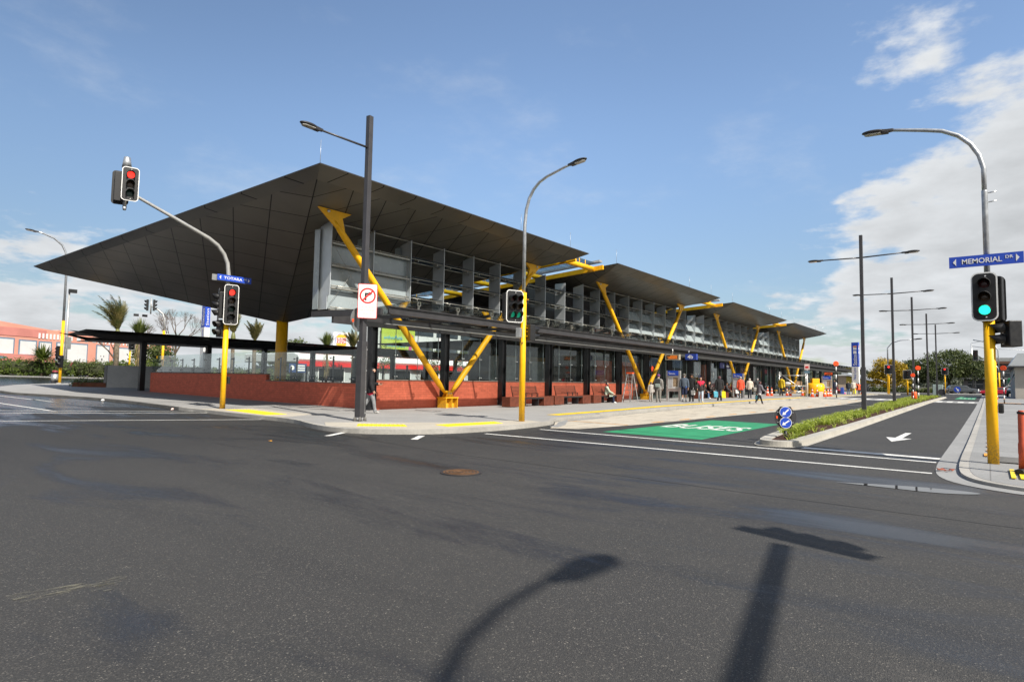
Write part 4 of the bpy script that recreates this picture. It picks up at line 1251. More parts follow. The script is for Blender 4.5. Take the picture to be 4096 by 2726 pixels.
name_sign(T, (X4 - .09, -.03, 3.70), (0, -1, 0), (-1, 0, 0), 1.06, .205, 'MEMORIAL', 'DR')
lantern(T, (X4 - .16, 0.0, 3.03), R(177), 'rag', 'g', .38, .24, .085, H=.88)
lantern(T, (X4 + .22, -.12, 3.0), R(-10), 'rag', '', .38, .24, .085, border=False, H=.88)
lantern(T, (X4 + .02, -.26, 2.36), R(112), 'rg', '', board=False, pitch=.2, r=.085)
m = M(); m.tube([(X4, -.36, 2.5), (X4, -.42, 2.42), (X4, -.42, 2.3), (X4, -.37, 2.22)], .012, 6); m.build('cable', MT['rubber'], T)
m = M(); m.bx(X4 - .04, X4 + .06, Y4 - .17, Y4 - .09, .95, 1.12); m.build('push_button', MT['signblack'], T, .02)

# 5 black twin-arm lamps down the island
LP = local('twin_street_lamp', 'nearest black twin-arm lamp post on the planted island', 'street lamp', 'twin-arm lamp posts along the planted island')
m = M(); m.bx(-.07, .07, -.07, .07, 2.1, 8.35); m.build('column', MT['lampgrey'], LP, .008)
m = M(); m.bx(-.095, .095, -.095, .095, -.15, 2.1)
m.build('base_sleeve', MT['lampgrey'], LP, .01)
for s in (-1, 1):
    m = M(); m.tube([(0, s * .08, 7.28), (0, s * 1.65, 7.32)], [.035, .028], 8); m.build('arm', MT['lampgrey'], LP)
    lamp_head(LP, (0, s * 1.62, 7.32), s * PI / 2, 0, .9)
place(LP, (32.19, 4.53, .16))
for x, y, h, l in [(48.57, 5.02, 1.04, 'second black twin-arm lamp post along the planted island'), (59.07, 4.73, 1.02, 'third black twin-arm lamp post, with an orange sleeve standing at its foot'),
                   (73.9, 4.71, 1.02, 'fourth black twin-arm lamp post along the planted island'), (85.5, 4.60, 1.0, 'farthest and smallest black twin-arm lamp post on the island')]:
    dup(LP, (x, y, zg(x, y) + .1), 0, l, None, h)
def small(name, label, cat, parts, mat=None, group=None):
    m = M(); parts(m); return tag(m.build(name, mat), label, cat, group)
small('orange_sleeve', 'bright orange plastic sleeve round the foot of the third island lamp post', 'safety sleeve', lambda m: m.lathe([(.2, .25), (.19, .95), (.16, .98)], (58.75, 4.70, 0), 14), MT['cone'])

# 6 keep-left sign on the island nose
T = thing('keep_left_sign', 'low sign with two blue discs and white arrows on the nose of the planted island', 'road sign', (15.6, 3.86, .12))
n4 = Vector((-.90, -.42, 0)).normalized(); u4 = Vector((.42, -.90, 0)).normalized(); c4 = Vector((15.56, 3.85, .60))
def KP(a, b, d=0): return c4 + u4 * a + Vector((0, 0, b)) + n4 * d
m = M(); m.tube([(15.62, 3.87, .05), (15.62, 3.87, .28)], .035, 10); m.build('stub_post', MT['signblack'], T)
m = M(); m.prism([KP(a, b, -.03) for a, b in rrect(.27, .52, .03)], n4 * .02); o = m.build('backing_plate', MT['signblack'], T)
m = M(); m.prism([KP(.25 * math.cos(a * PI / 14), -.0 + .255 * math.sin(a * PI / 14), -.055) for a in range(28)], n4 * .02); m.build('round_sign_back', MT['lampgrey'], T)
m = M(); m.prism([KP(a - .19, b, -.03) for a, b in rrect(.035, .06, .01)], n4 * .006); m.build('reflector', MT['orange'], T)
m = M()
for s in (-1, 1):
    for b in (.12, -.12): m.prism([KP(a + s * .165, b + c, -.03) for a, c in rrect(.05, .012, .004)], n4 * .006)
m.build('clip', MT['alu'], T)
for s, ang in ((.128, 225), (-.128, 215)):
    m = M(); m.mat(1).prism([KP(.135 * math.cos(a * PI / 16), s + .135 * math.sin(a * PI / 16), 0) for a in range(32)], n4 * .008)
    m.mat(0).prism([KP(.124 * math.cos(a * PI / 16), s + .124 * math.sin(a * PI / 16), .0085) for a in range(32)], n4 * .002)
    d = m.build('blue_disc', [MT['blue'], MT['signwhite']], T)
    ca, sa = math.cos(R(ang)), math.sin(R(ang))
    def A(l, t): return KP(l * ca - t * sa, s + l * sa + t * ca, .012)
    m = M(); m.prism([A(-.095, .015), A(.03, .015), A(.03, -.015), A(-.095, -.015)], n4 * .002); m.prism([A(.03, .047), A(.105, 0), A(.03, -.047)], n4 * .002); m.build('arrow', MT['signwhite'], d)

# 7 belisha beacons
BB = local('crossing_beacon', 'orange disc beacon on a striped pole standing by the platform edge', 'crossing beacon', 'orange crossing beacons')
m = M(); rngs = 8
for k in range(rngs):
    m.mat(k % 2); m.tube([(0, 0, k * .36), (0, 0, (k + 1) * .36 - .001)], .05, 10)
m.build('striped_pole', [MT['signblack'], MT['signwhite']], BB)
m = M(); m.lathe([(.03, 0), (.07, .08), (.04, .14)], (0, 0, 2.86), 10); m.build('disc_mount', MT['signblack'], BB)
m = M(); m.at((-.02, 0, 3.16)).lathe([(.05, -.2)], n=3) if False else None
m.prism([(-.03, .235 * math.cos(a * PI / 14), 3.18 + .235 * math.sin(a * PI / 14)) for a in range(28)], (.05, 0, 0)); m.build('orange_disc', MT['orange'], BB, .012)
place(BB, (62.43, 11.0, zg(62, 11) + .05), R(25))
for x, y, h, rz, l in [(63.31, 4.74, .88, 8, 'orange disc beacon on a striped pole behind the third island lamp post'), (57.29, 4.64, .66, 5, 'lowest orange disc beacon, just in front of the third island lamp post'), (60.36, -1.0, .86, -12, 'orange disc beacon on a striped pole on the right-hand footpath')]:
    dup(BB, (x, y, zg(x, y) + .05), R(rz), l, None, h)

# 8 the junction lamp and mast arm behind the camera whose shadows fall on the road
T = thing('traffic_signal', 'grey mast arm signal behind the viewer, its shadow lying across the near asphalt', 'traffic signal', (-3.2, -4.95, 0))
m = M(); m.tube([(-3.2, -4.95, 0), (-3.2, -4.95, 4.3)], .11, 12); m.build('pole', MT['yellowpole'], T)
m = M(); m.tube([(-3.2, -4.95, 4.3), (-3.1, -4.92, 4.75), (-2.6, -4.85, 5.0), (4.28, -3.75, 5.2)], [.1, .09, .075, .065], 12); m.build('mast_arm', MT['greypaint'], T)
lantern(T, (4.66, -3.62, 4.95), R(-15), 'rag', '', .44, .28, .105, H=1.0)
T = thing('street_lamp', 'curved street lamp behind the viewer, its thin shadow curling over the near asphalt', 'street lamp', (-.35, -5.6, 0))
m = M(); m.tube([(-.35, -5.6, 0), (-.35, -5.6, 4)], .10, 12); m.build('pole', MT['yellowpole'], T)
m = M(); m.tube([(-.35, -5.57, 4), (-.35, -5.57, 6.5), (-.29, -5.57, 6.95), (-.17, -5.57, 7.3), (.02, -5.57, 7.57), (.36, -5.57, 7.8), (.8, -5.57, 7.95), (1.3, -5.57, 8.02), (1.5, -5.57, 8.0)], [.055, .05, .048, .046, .044, .042, .038, .034, .032], 10); m.build('outreach', MT['galv'], T)
lamp_head(T, (1.4, -5.57, 8.0), 0, -.05, 1.1)

# 9 far lamp at the left
T = thing('street_lamp', 'slender far street lamp with a yellow lower pole beside the steel bin at the left', 'street lamp', (14.9, 57.05, .44))
def W(x, z): return (14.9 + x, 57.05, .44 + z)
m = M(); m.tube([W(0, -.3), W(0, 4.96)], .11, 12); m.build('pole', MT['yellowpole'], T)
m = M(); m.tube([W(0, 4.96), W(-.03, 9.4), W(-.14, 10.4), (14.5, 57.05, 11.38), (13.95, 57.05, 11.83), (13.25, 57.05, 12.06), (12.8, 57.05, 12.15)], [.09, .085, .08, .075, .07, .06, .05], 10); m.build('outreach', MT['galv'], T)
lamp_head(T, (12.95, 57.05, 12.12), PI, .06, 1.1)
lantern(T, (14.75, 57.3, 2.95), R(120), 'rag', '', .4, .24, .1, border=False, H=.95)
lantern(T, (14.75, 56.85, 2.2), R(205), 'ra', '', board=False, pitch=.45, r=.16)
m = M(); m.bx(15.1, 15.45, 56.9, 57.1, 3.2, 4.15); m.build('cabinet', MT['signgrey'], T)
m = M(); m.lathe([(.25, 0), (.22, .12), (.13, .2)], (14.85, 57.05, .35), 12); m.build('footing', MT['gutter'], T)

T = thing('litter_bin', 'shiny steel litter bin with a dark red hood beside the far yellow pole', 'bin', (15.42, 60.3, .45))
m = M(); m.lathe([(.27, .0), (.27, .75)], (15.42, 60.3, .47), 18); m.build('body', MT['alu'], T)
m = M(); m.lathe([(.24, .75), (.24, .84)], (15.42, 60.3, .47), 16); m.lathe([(.29, .84), (.29, .89)], (15.42, 60.3, .47), 16); m.build('rim', MT['signblack'], T)
m = M(); m.at((15.42, 60.3, 1.36), 0, R(18)).sphere((0, 0, 0), (.24, .24, .16), 12, 6); m.build('hood', simple('bin_red', (.22, .02, .03), .5), T)

# station pylons
def pylon(name, label, x, y, h, s, rz, blue0, txt):
    T = thing(name, label, 'sign pylon', (0, 0, 0))
    w = .86 * s; d = .42 * s
    m = M(); m.bx(-d / 2, d / 2, -w / 2, w / 2, 0, blue0); m.build('grey_base', MT['signwhite'], T)
    m = M(); m.bx(-d / 2, d / 2, -w / 2, w / 2, blue0, h); b = m.build('blue_panel', MT['blue'], T)
    m = M(); m.text('Station', (-d / 2 - .004, 0, blue0 + (.9) * s), (0, 0, 1), (0, 1, 0), 1.45 * s, .5 * s, .003, .01); m.build('lettering', MT['signwhite'], b)
    if s == 1.0:
        m = M(); m.text('1', (-d / 2 - .004, 0, blue0 + 2.25 * s), (0, 0, 1), (0, 1, 0), .18 * s, .4 * s, .003); m.build('platform_number', MT['signwhite'], b)
    m = M(); m.text('Station', (0, -w / 2 - .004, blue0 + .9 * s), (0, 0, 1), (-1, 0, 0), 1.45 * s, .22 * s, .003); m.build('side_lettering', MT['signwhite'], b)
    for q in (1.75, 2.3) if s < 1 else (2.8, 3.3):
        for f_ in (0, 1):
            m = M()
            if f_ == 0: m.bx(-d / 2 - .006, -d / 2, -.2 * s, .2 * s, blue0 + q * s, blue0 + (q + .4) * s)
            else: m.bx(-.1 * s, .1 * s, -w / 2 - .006, -w / 2, blue0 + q * s, blue0 + (q + .4) * s)
            m.build('symbol', MT['signwhite'], b)
    m = M(); m.text(txt, (-d / 2 - .004, 0, blue0 - .95 * s), (0, 0, 1), (0, 1, 0), 1.6 * s, .42 * s, .003); m.build('place_name', MT['blue'], T)
    m = M(); m.bx(-d / 2 - .006, -d / 2, -.22 * s, .22 * s, h - .75 * s, h - .45 * s); m.bx(-.1 * s, .1 * s, -w / 2 - .006, -w / 2, h - .75 * s, h - .45 * s); m.build('emblem', simple('emblem', (.65, .25, .12), .5), b)
    m = M(); m.bx(-d / 2 - .006, -d / 2, -.24 * s, .24 * s, .5, 1.35); m.build('notice', MT['cone'], T)
    place(T, (x, y, zg(x, y) + .08), rz); return T
pylon('station_pylon', 'tall blue and white station pylon sign seen under the roof at the left', 24.16, 53.3, 9.0, 1.0, R(-7) , 5.15, 'New Lynn')
pylon('station_pylon', 'blue station pylon with symbols standing beyond the far end of the canopy', 85.9, 12.93, 6.5, .92, R(-8), 3.45, 'New Lynn')
# ------------------------------------------------------------ platform furniture
BN = local('bench', 'red-brown slatted bench nearest the corner, partly behind the yellow pole', 'bench', 'timber benches against the red wall')
Ln = 3.55
m = M()
for k in range(6): m.bx(0, Ln, -.26 + k * .087, -.18 + k * .087, .425, .465)
m.build('seat', MT['wood'], BN)
for x in (0, Ln - .85):
    m = M(); n = 10
    m.bx(x, x + .85, -.245, .235, .03, .42) if False else None
    for k in range(n): m.bx(x + k * .085, x + k * .085 + .07, -.255, -.225, .02, .42); m.bx(x + k * .085, x + k * .085 + .07, .21, .24, .02, .42)
    for k in range(5): m.bx(x, x + .025, -.22 + k * .09, -.145 + k * .09, .02, .42); m.bx(x + .825, x + .85, -.22 + k * .09, -.145 + k * .09, .02, .42)
    m.build('end_box', MT['wood'], BN)
m = M()
for k in range(7): m.beam((.75, .20 + k * .022, .53 + k * .068), (Ln - .75, .20 + k * .022, .53 + k * .068), .03, .05)
m.build('backrest', MT['wood'], BN)
m = M()
for x in (.8, Ln - .8): m.beam((x, .22, .44), (x, .36, .98), .05, .03)
for x in (Ln * .36, Ln * .5, Ln * .64):
    m.beam((x, -.18, .46), (x, -.18, .62), .03, .03); m.beam((x, -.2, .62), (x, .2, .62), .03, .03)
for x in (1.25, Ln - 1.25): m.bx(x - .02, x + .02, -.2, .2, .02, .42)
m.bx(.85, Ln - .85, -.24, -.2, .36, .42)
m.build('frame', MT['black'], BN)
for i, (x, l) in enumerate([(21.75, None), (25.4, 'middle red-brown slatted bench against the red wall, with nobody on it'), (29.25, 'red-brown slatted bench with a woman in a red scarf sitting on it')]):
    o = place(BN, (x, 17.55, .12)) if i == 0 else dup(BN, (x, 17.55, .14), 0, l)
dup(BN, (43.9, 17.1, .19), 0, 'red-brown bench with two seated men, beyond the first information panel', 'timber benches further along the platform')
dup(BN, (49.0, 16.95, .21), 0, 'red-brown bench with a capped and a red-jacketed sitter by the second information panel', 'timber benches further along the platform')
dup(BN, (81.5, 14.75, .33), 0, 'far red-brown bench at the end of the platform under the canopy', 'timber benches further along the platform')

def info_panel(x, y, label):
    T = thing('information_panel', label, 'information panel', (x, y, zg(x, y) + .11)); z = zg(x, y) + .11
    m = M()
    for yy in (-.42, .42): m.bx(x - .11, x + .11, y + yy - .05, y + yy + .05, z, z + 2.0)
    m.bx(x - .09, x + .09, y - .37, y + .37, z + .62, z + .80); m.bx(x - .03, x + .09, y - .37, y + .37, z + .8, z + 1.66)
    m.build('frame', MT['alu'], T)
    m = M(); m.bx(x - .12, x + .1, y - .37, y + .37, z + 1.68, z + 2.0); h = m.build('header', MT['blue'], T)
    m = M(); m.text('Information', (x - .122, y + .06, z + 1.81), (0, -1, 0), (0, 0, 1), .42, .11, .003); m.text('i', (x - .122, y + .28, z + 1.86), (0, -1, 0), (0, 0, 1), .04, .14, .003); m.build('lettering', MT['signwhite'], h)
    m = M(); m.bx(x - .05, x - .03, y - .36, y + .36, z + .82, z + 1.64); p = m.build('poster_board', MT['signwhite'], T)
    m = M(); m.bx(x - .056, x - .05, y - .3, y + .02, z + .95, z + 1.55); m.build('map', simple('map_print', (.42, .31, .2), .5, 0, .9, 16), p)
    m = M()
    for k in range(9): m.bx(x - .056, x - .05, y + .08, y + .32, z + .9 + k * .075, z + .93 + k * .075)
    m.build('timetable', simple('print_grey', (.35, .36, .42), .5), p)
info_panel(38.1, 16.4, 'grey information panel with blue header, map and timetable, near the shorts man')
info_panel(50.7, 16.2, 'grey information panel with blue header beside the person in the orange coat')
info_panel(67.6, 12.75, 'small far information panel behind the cones near the platform end')
# hanging bus stop blade and departures display
T = thing('stop_sign', 'blue box sign lettered 4b hanging under the awning edge', 'stop sign', (36.3, 15.5, 3.3))
m = M(); m.bx(38.1, 38.35, 14.85, 15.6, 2.9, 3.28); b = m.build('box', MT['bluedark'], T)
m = M(); m.text('4b', (38.097, 15.26, 3.09), (0, -1, 0), (0, 0, 1), .38, .26, .003, .01); m.build('lettering', MT['signwhite'], b)
m = M(); m.tube([(38.22, 15.4, 3.35), (38.22, 15.4, 3.5)], .03, 8); m.build('hanger', MT['alu'], T)
T = thing('departures_display', 'pale cased departures display with orange text rows hanging under the awning', 'display', (35.5, 15.4, 3.2))
m = M(); m.bx(35.5, 35.7, 14.92, 15.84, 2.8, 3.14); b = m.build('case', simple('case_cream', (.36, .32, .24), .5), T)
m = M(); m.bx(35.492, 35.5, 15.0, 15.76, 2.85, 3.09); m.build('screen', simple('screen_black', (.05, .03, .015), .3), b)
for k in range(4):
    m = M(); m.bx(35.486, 35.492, 15.05, 15.05 + (.62, .55, .66, .45)[k], 2.87 + k * .055, 2.89 + k * .055); m.build('text_row', emis('led_amber', (1, .25, .03), .45), b)
m = M(); m.tube([(35.6, 15.4, 3.14), (35.6, 15.4, 3.5)], .03, 8); m.build('hanger', MT['alu'], T)
small('red_disc_sign', 'round red disc sign fixed inside the glass near the red-scarfed woman', 'sign', lambda m: m.prism([(40.5 + .2 * math.cos(a * PI / 12), 19.05, 2.35 + .2 * math.sin(a * PI / 12)) for a in range(24)], (0, .03, 0)), MT['orange'])
T = thing('orange_sign_board', 'orange lettered sign board hanging under the far end of the awning', 'sign', (77.9, 14.6, 2.9))
m = M(); m.bx(77.9, 78.0, 14.15, 14.95, 2.58, 2.86); b = m.build('board', MT['cone'], T)
for k in range(3):
    m = M(); m.bx(77.892, 77.9, 14.22, 14.85 - .1 * k, 2.62 + k * .08, 2.65 + k * .08); m.build('text_row', simple('dark_print', (.12, .03, .01), .5), b)
T = thing('waiting_room_sign', 'dark blue fascia sign over the glass doors behind the beige jacket', 'sign', (55, 19, 3))
m = M(); m.bx(54.2, 57.9, 18.9, 19.0, 2.75, 3.25); b = m.build('board', simple('navy', (.02, .025, .09), .4), T)
m = M(); m.text('i  Information', (56, 18.895, 3.0), (1, 0, 0), (0, 0, 1), 1.9, .2, .003); m.build('lettering', MT['signwhite'], b)
# temporary bus stop flag on a white pole
T = thing('bus_stop_flag', 'slim white pole with a small pink plate on the platform corner', 'bus stop', (57.7, 12.44, .27))
m = M(); m.tube([(57.7, 12.44, .2), (57.7, 12.44, 3.1)], .04, 8); m.build('pole', MT['signwhite'], T)
m = M(); m.bx(57.64, 57.66, 12.24, 12.66, 2.7, 3.22); p = m.build('plate', simple('pink_plate', (.75, .6, .58), .5), T)
m = M(); m.bx(57.63, 57.64, 12.32, 12.58, 2.85, 3.02); m.build('symbol', MT['signred'], p)
m = M(); m.bx(57.64, 57.66, 12.24, 12.66, 2.4, 2.62); m.build('small_plate', simple('teal_plate', (.12, .22, .3), .5), T)

# step ladder
T = thing('step_ladder', 'aluminium step ladder with an orange top standing open before the red wall', 'ladder', (33, 17, .15))
m = M()
for s in (-1, 1):
    m.beam((32.55, 17 + s * .28, .14), (33.0, 17 + s * .17, 1.92), .03, .07); m.beam((33.55, 17 + s * .28, .14), (33.08, 17 + s * .17, 1.92), .03, .05)
m.build('rails', MT['alu'], T)
for k in range(6):
    t_ = (k + .8) / 6.6; m = M(); x = 32.55 + .45 * t_; w_ = .28 - .11 * t_; z = .14 + 1.78 * t_
    m.bx(x - .04, x + .05, 17 - w_, 17 + w_, z - .015, z + .015); m.build('tread', MT['alu'], T)
m = M(); m.bx(32.93, 33.15, 16.8, 17.2, 1.88, 1.96); m.build('top_cap', MT['cone'], T)

# mobile scaffold
T = thing('scaffold_tower', 'light aluminium scaffold frame with a brace and a plank round the third strut pair', 'scaffold', (62, 14.6, .28))
m = M(); z = .26
for x, y in ((61.3, 15.7), (62.6, 15.9), (62.0, 13.5), (63.3, 13.7)): m.tube([(x, y, z), (x, y, z + 2.35)], .03, 8)
for zz in (.5, .95, 1.4, 1.85, 2.3):
    m.tube([(61.3, 15.7, z + zz), (62.6, 15.9, z + zz)], .02, 6); m.tube([(62.0, 13.5, z + zz), (63.3, 13.7, z + zz)], .02, 6)
for zz in (2.0, 1.0, .45): m.tube([(61.3, 15.7, z + zz), (62.0, 13.5, z + zz)], .022, 6); m.tube([(62.6, 15.9, z + zz), (63.3, 13.7, z + zz)], .022, 6)
m.build('frame', MT['alu'], T)
m = M(); m.tube([(61.3, 15.75, z + 2.25), (61.95, 13.6, z + .55)], .03, 8); m.build('brace', MT['alu'], T)
m = M(); m.beam((61.6, 15.8, z + 1.05), (62.5, 13.5, z + 1.05), .5, .05); m.build('plank', simple('plywood', (.42, .33, .2), .7), T)
small('cardboard_box', 'brown cardboard box resting on the scaffold plank', 'box', lambda m: m.box((62.3, 14.2, z + 1.27), (.45, .5, .38), .4), simple('cardboard', (.36, .23, .13), .8, 0, .2, 5))
small('white_sack', 'white crumpled sack lying on the scaffold plank', 'sack', lambda m: m.sphere((61.85, 15.1, z + 1.22), (.28, .3, .15), 10, 6), MT['signwhite'])

# yellow drum machine
T = thing('concrete_mixer', 'bright yellow drum machine on a skirted base by the platform edge', 'machine', (64.0, 13.1, .28)); z = .27; c = (64.1, 13.15)
m = M(); m.lathe([(.86, .55), (.88, .62), (.86, .9), (.80, 1.16), (.72, 1.27), (.40, 1.30)], (*c, z), 22); m.build('drum', MT['yellow'], T)
m = M(); m.box((c[0], c[1], z + 1.52), (.66, .66, .44), .5); o = m.build('hopper', MT['yellow'], T, .04)
m = M(); m.bx(c[0] - .9, c[0] + .9, c[1] - .85, c[1] + .85, z + .28, z + .56)
for a in (-1, 1):
    for b in (-1, 1): m.bx(c[0] + a * .78 - .1, c[0] + a * .78 + .1, c[1] + b * .72 - .1, c[1] + b * .72 + .1, z, z + .3)
m.build('base', MT['yellow'], T, .03)
m = M()
for s in (-1, 1): m.at((c[0] - .4 + .9 * (s > 0), c[1] - .62, z + .22), 0, 0, PI / 2).lathe([(.22, 0), (.22, .15)], n=14)
m.build('wheel', MT['rubber'], T)
m = M(); m.box((c[0] - .62, c[1] - .5, z + 1.02), (.02, .5, .12), .68); m.build('notice', MT['signwhite'], T)

# traffic cones
CN = local('traffic_cone', 'left of the pair of striped cones by the glass doors', 'traffic cone', 'striped orange cones round the work area')
m = M(); m.bx(-.19, .19, -.19, .19, 0, .04); m.build('base', MT['cone'], CN)
m = M()
pr = [(.15, .03), (.118, .28), (.098, .42), (.074, .58), (.058, .70), (.035, .86)]
for k in range(5): m.mat(k % 2).lathe([pr[k], pr[k + 1]], n=14)
m.build('body', [MT['cone'], MT['signwhite']], CN)
cones = [(60.26, 16.5, 'left of the pair of striped cones by the glass doors'), (60.9, 16.3, 'right of the pair of striped cones by the glass doors'), (63.46, 15.55, 'striped cone just right of the yellow jacket'),
         (62.5, 15.0, 'slim striped cone second to the right of the yellow jacket'), (66.0, 14.7, 'striped cone between the scaffold and the white pole'), (61.0, 12.75, 'large striped cone in front of the left of the drum machine'),
         (62.3, 12.6, 'striped cone in front of the middle of the drum machine'), (63.3, 12.15, 'striped cone at the right corner of the drum machine'), (64.0, 12.0, 'middle of the three cones right of the drum machine'), (64.7, 11.9, 'rightmost of the three cones by the drum machine'),
         (86.5, 12.4, 'distant cone beside the hi-vis vest at the platform end'), (76.6, -.68, 'striped cone right of the big yellow pole, before the red car')]
for i, (x, y, l) in enumerate(cones):
    loc = (x, y, zg(x, y) + (.1 if y > 0 else .02))
    if i == 0: place(CN, loc)
    else: dup(CN, loc, i * .3, l, None, .92 if i != 5 else 1.0)
small('paper_sack', 'pale paper sack standing in front of the drum machine', 'sack', lambda m: m.box((62.2, 12.3, .52), (.3, .35, .5), .5), simple('sack', (.55, .45, .38), .8, 0, .2, 6))
# yellow-black barrier tape bar
T = thing('barrier_pole', 'low yellow and black barrier bar strung between the cones by the scaffold', 'barrier', (64, 15.2, .8))
m = M()
for k in range(10): m.mat(k % 2).tube([(61.0 + k * .55, 16.1 - k * .16, .78), (61.55 + k * .55, 15.94 - k * .16, .78)], .035, 6)
m.build('bar', [MT['yellow'], MT['signblack']], T)

# orange bollard at the right edge of the picture
T = thing('flexible_bollard', 'faded orange post with a black rubber foot at the right edge', 'bollard', (12.55, -.42, .08))
m = M(); m.lathe([(.068, .02), (.062, .25), (.066, .27), (.066, .42), (.058, .44), (.056, .92), (.048, .95)], (12.55, -.42, .1), 16); m.build('post', simple('faded_orange', (.52, .085, .035), .55, 0, .15, 4), T)
m = M(); m.lathe([(.067, .995), (.067, 1.03)], (12.55, -.42, 0), 16); m.build('band', MT['signblack'], T)
m = M(); m.lathe([(.15, 0), (.14, .03), (.08, .06)], (12.5, -.44, .075), 14); m.tube([(12.45, -.44, .11), (12.2, -.36, .11)], .045, 8); m.build('rubber_foot', MT['rubber'], T)
# ------------------------------------------------------------ vegetation
def leaves(m, pts, size, rg, elong=1.5):
    vs = []; fs = []
    for p in pts:
        a = Vector((rg.gauss(0, 1), rg.gauss(0, 1), rg.gauss(0, .7) + .25)).normalized()
        b = a.orthogonal().normalized(); b.rotate(Matrix.Rotation(rg.uniform(0, 6.28), 3, a)); c = a.cross(b)
        s = size * rg.uniform(.6, 1.35); o = len(vs); p = Vector(p)
        vs += [p - b * s * elong, p + c * s * .55 + a * s * .15, p + b * s * elong, p - c * s * .55 + a * s * .15]
        fs.append((o, o + 1, o + 2, o + 3))
    m.add(vs, fs)
def clumped(rg, blobs, nclump, nleaf, cr):
    """points in clumps spread over and just inside a set of ellipsoids"""
    pts = []
    vol = [r[0] * r[1] + r[1] * r[2] for c, r in blobs]
    tot = sum(vol)
    for (c, r), v in zip(blobs, vol):
        for _ in range(int(nclump * v / tot)):
            d = Vector((rg.gauss(0, 1), rg.gauss(0, 1), rg.gauss(0, 1) + .15)).normalized()
            k = rg.uniform(.80, 1.06) if rg.random() < .8 else rg.uniform(.35, .8)
            cc = Vector((c[0] + d.x * r[0] * k, c[1] + d.y * r[1] * k, c[2] + d.z * r[2] * k))
            q = cr * rg.uniform(.6, 1.4)
            for _ in range(nleaf):
                pts.append(cc + Vector((rg.gauss(0, 1) * q, rg.gauss(0, 1) * q, rg.gauss(0, 1) * q * .62)))
    return pts
def branchy(m, p, d, l, r, depth, rg, spread=.55, tips=None):
    e = p + d * l; mid = p + d * l * .5 + Vector((rg.gauss(0, .03), rg.gauss(0, .03), 0)) * l
    m.tube([p, mid, e], [r, r * .85, r * .68], 7 if r > .05 else 4, depth == 0)
    if depth == 0:
        if tips is not None: tips.append(e)
        return
    for _ in range(rg.choice([2, 3, 3])):
        nd = (d + Vector((rg.gauss(0, spread), rg.gauss(0, spread), rg.gauss(.12, spread * .6)))).normalized()
        branchy(m, e, nd, l * rg.uniform(.62, .86), r * .62, depth - 1, rg, spread, tips)
def tree(name, label, cat, x, y, blobs, lm, nclump, nleaf, cr, size, seed, trunk_h, tr, group=None):
    rg = random.Random(seed); z = zg(x, y)
    T = thing(name, label, cat, (x, y, z), group)
    m = M(); tips = []
    branchy(m, Vector((x, y, z - .1)), Vector((.05, .03, 1)).normalized(), trunk_h, tr, 2, rg, .5, tips)
    m.build('trunk', MT['trunk'], T)
    m = M(); leaves(m, clumped(rg, [((x + c[0], y + c[1], z + c[2]), r) for c, r in blobs], nclump, nleaf, cr), size, rg)
    m.build('crown', lm, T); return T
LG = leafmat('green_leaves', (.045, .085, .015), (.10, .145, .03), .25, .5)
LD = leafmat('dark_leaves', (.035, .055, .018), (.105, .125, .035), .15, .55)
LY = leafmat('golden_leaves', (.24, .17, .012), (.50, .33, .02), .25, .8)
LH = leafmat('hedge_leaves', (.05, .095, .015), (.13, .17, .03), .25, .9)
LB = leafmat('bush_leaves', (.05, .08, .02), (.13, .15, .05), .25, .6)
# wide dark evergreen (right)
tree('evergreen_tree', 'very wide round dark green tree beyond the end of the island', 'tree', 155.5, 6.2,
     [((0, 0, 5.8), (4.6, 4.9, 3.0)), ((-.5, 4.6, 4.9), (3.2, 3.0, 2.1)), ((0, -4.3, 4.9), (3.4, 2.9, 2.2)), ((0, -1.4, 7.3), (2.8, 2.7, 1.4)), ((0, 6.6, 4.6), (2, 1.6, 2.2)), ((-2, 1, 4.2), (3, 4, 1.6)), ((0, -5.6, 4.1), (2, 1.6, 1.6))], LD, 900, 16, .36, .15, 3, 2.6, .42)
tree('golden_conifer', 'golden yellow conifer between two island lamp posts', 'tree', 124.7, 13.6,
     [((0, 0, 3.2), (2.3, 2.5, 2.6)), ((0, 1.1, 4.6), (1.4, 1.1, 1.6)), ((0, -1.4, 4.1), (1.4, 1.2, 1.4)), ((-.5, 2.0, 2.4), (1.4, 1.2, 1.7)), ((0, -2.3, 2.2), (1.2, 1.0, 1.6))], LY, 420, 16, .28, .13, 5, 1.5, .2)
tree('small_tree', 'small dark tree low behind the golden conifer', 'tree', 160, 13.5, [((0, 0, 4.2), (2.2, 2.6, 2.6)), ((0, -2.0, 3.6), (2, 2, 2.2))], LD, 260, 14, .36, .17, 8, 2, .2)
# hedge and bushes (left)
def bush(name, label, x0, y0, x1, y1, h, w, lm, n, seed, size=.07):
    rg = random.Random(seed); T = thing(name, label, 'hedge' if 'hedge' in name else 'bush', (x0, y0, zg(x0, y0)))
    pts = []; L0 = math.hypot(x1 - x0, y1 - y0); k = max(1, int(L0 / .8)); blobs = []
    for i in range(k + 1):
        t_ = i / k if k else 0; x = x0 + (x1 - x0) * t_; y = y0 + (y1 - y0) * t_; z = zg(x, y)
        blobs.append(((x + rg.gauss(0, .12), y + rg.gauss(0, .12), z + h * .48), (w * rg.uniform(.9, 1.1), w * rg.uniform(.9, 1.1), h * rg.uniform(.46, .55))))
    m = M(); leaves(m, clumped(rg, blobs, n, 13, .17), size, rg); m.build('leaves', lm, T)
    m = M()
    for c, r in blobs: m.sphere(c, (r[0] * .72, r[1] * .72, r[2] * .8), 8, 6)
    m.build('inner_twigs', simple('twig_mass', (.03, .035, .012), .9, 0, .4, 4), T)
bush('hedge', 'long clipped green hedge across the side street at the left', 11.5, 78.5, 19.6, 73.4, 1.75, .95, LH, 620, 21)
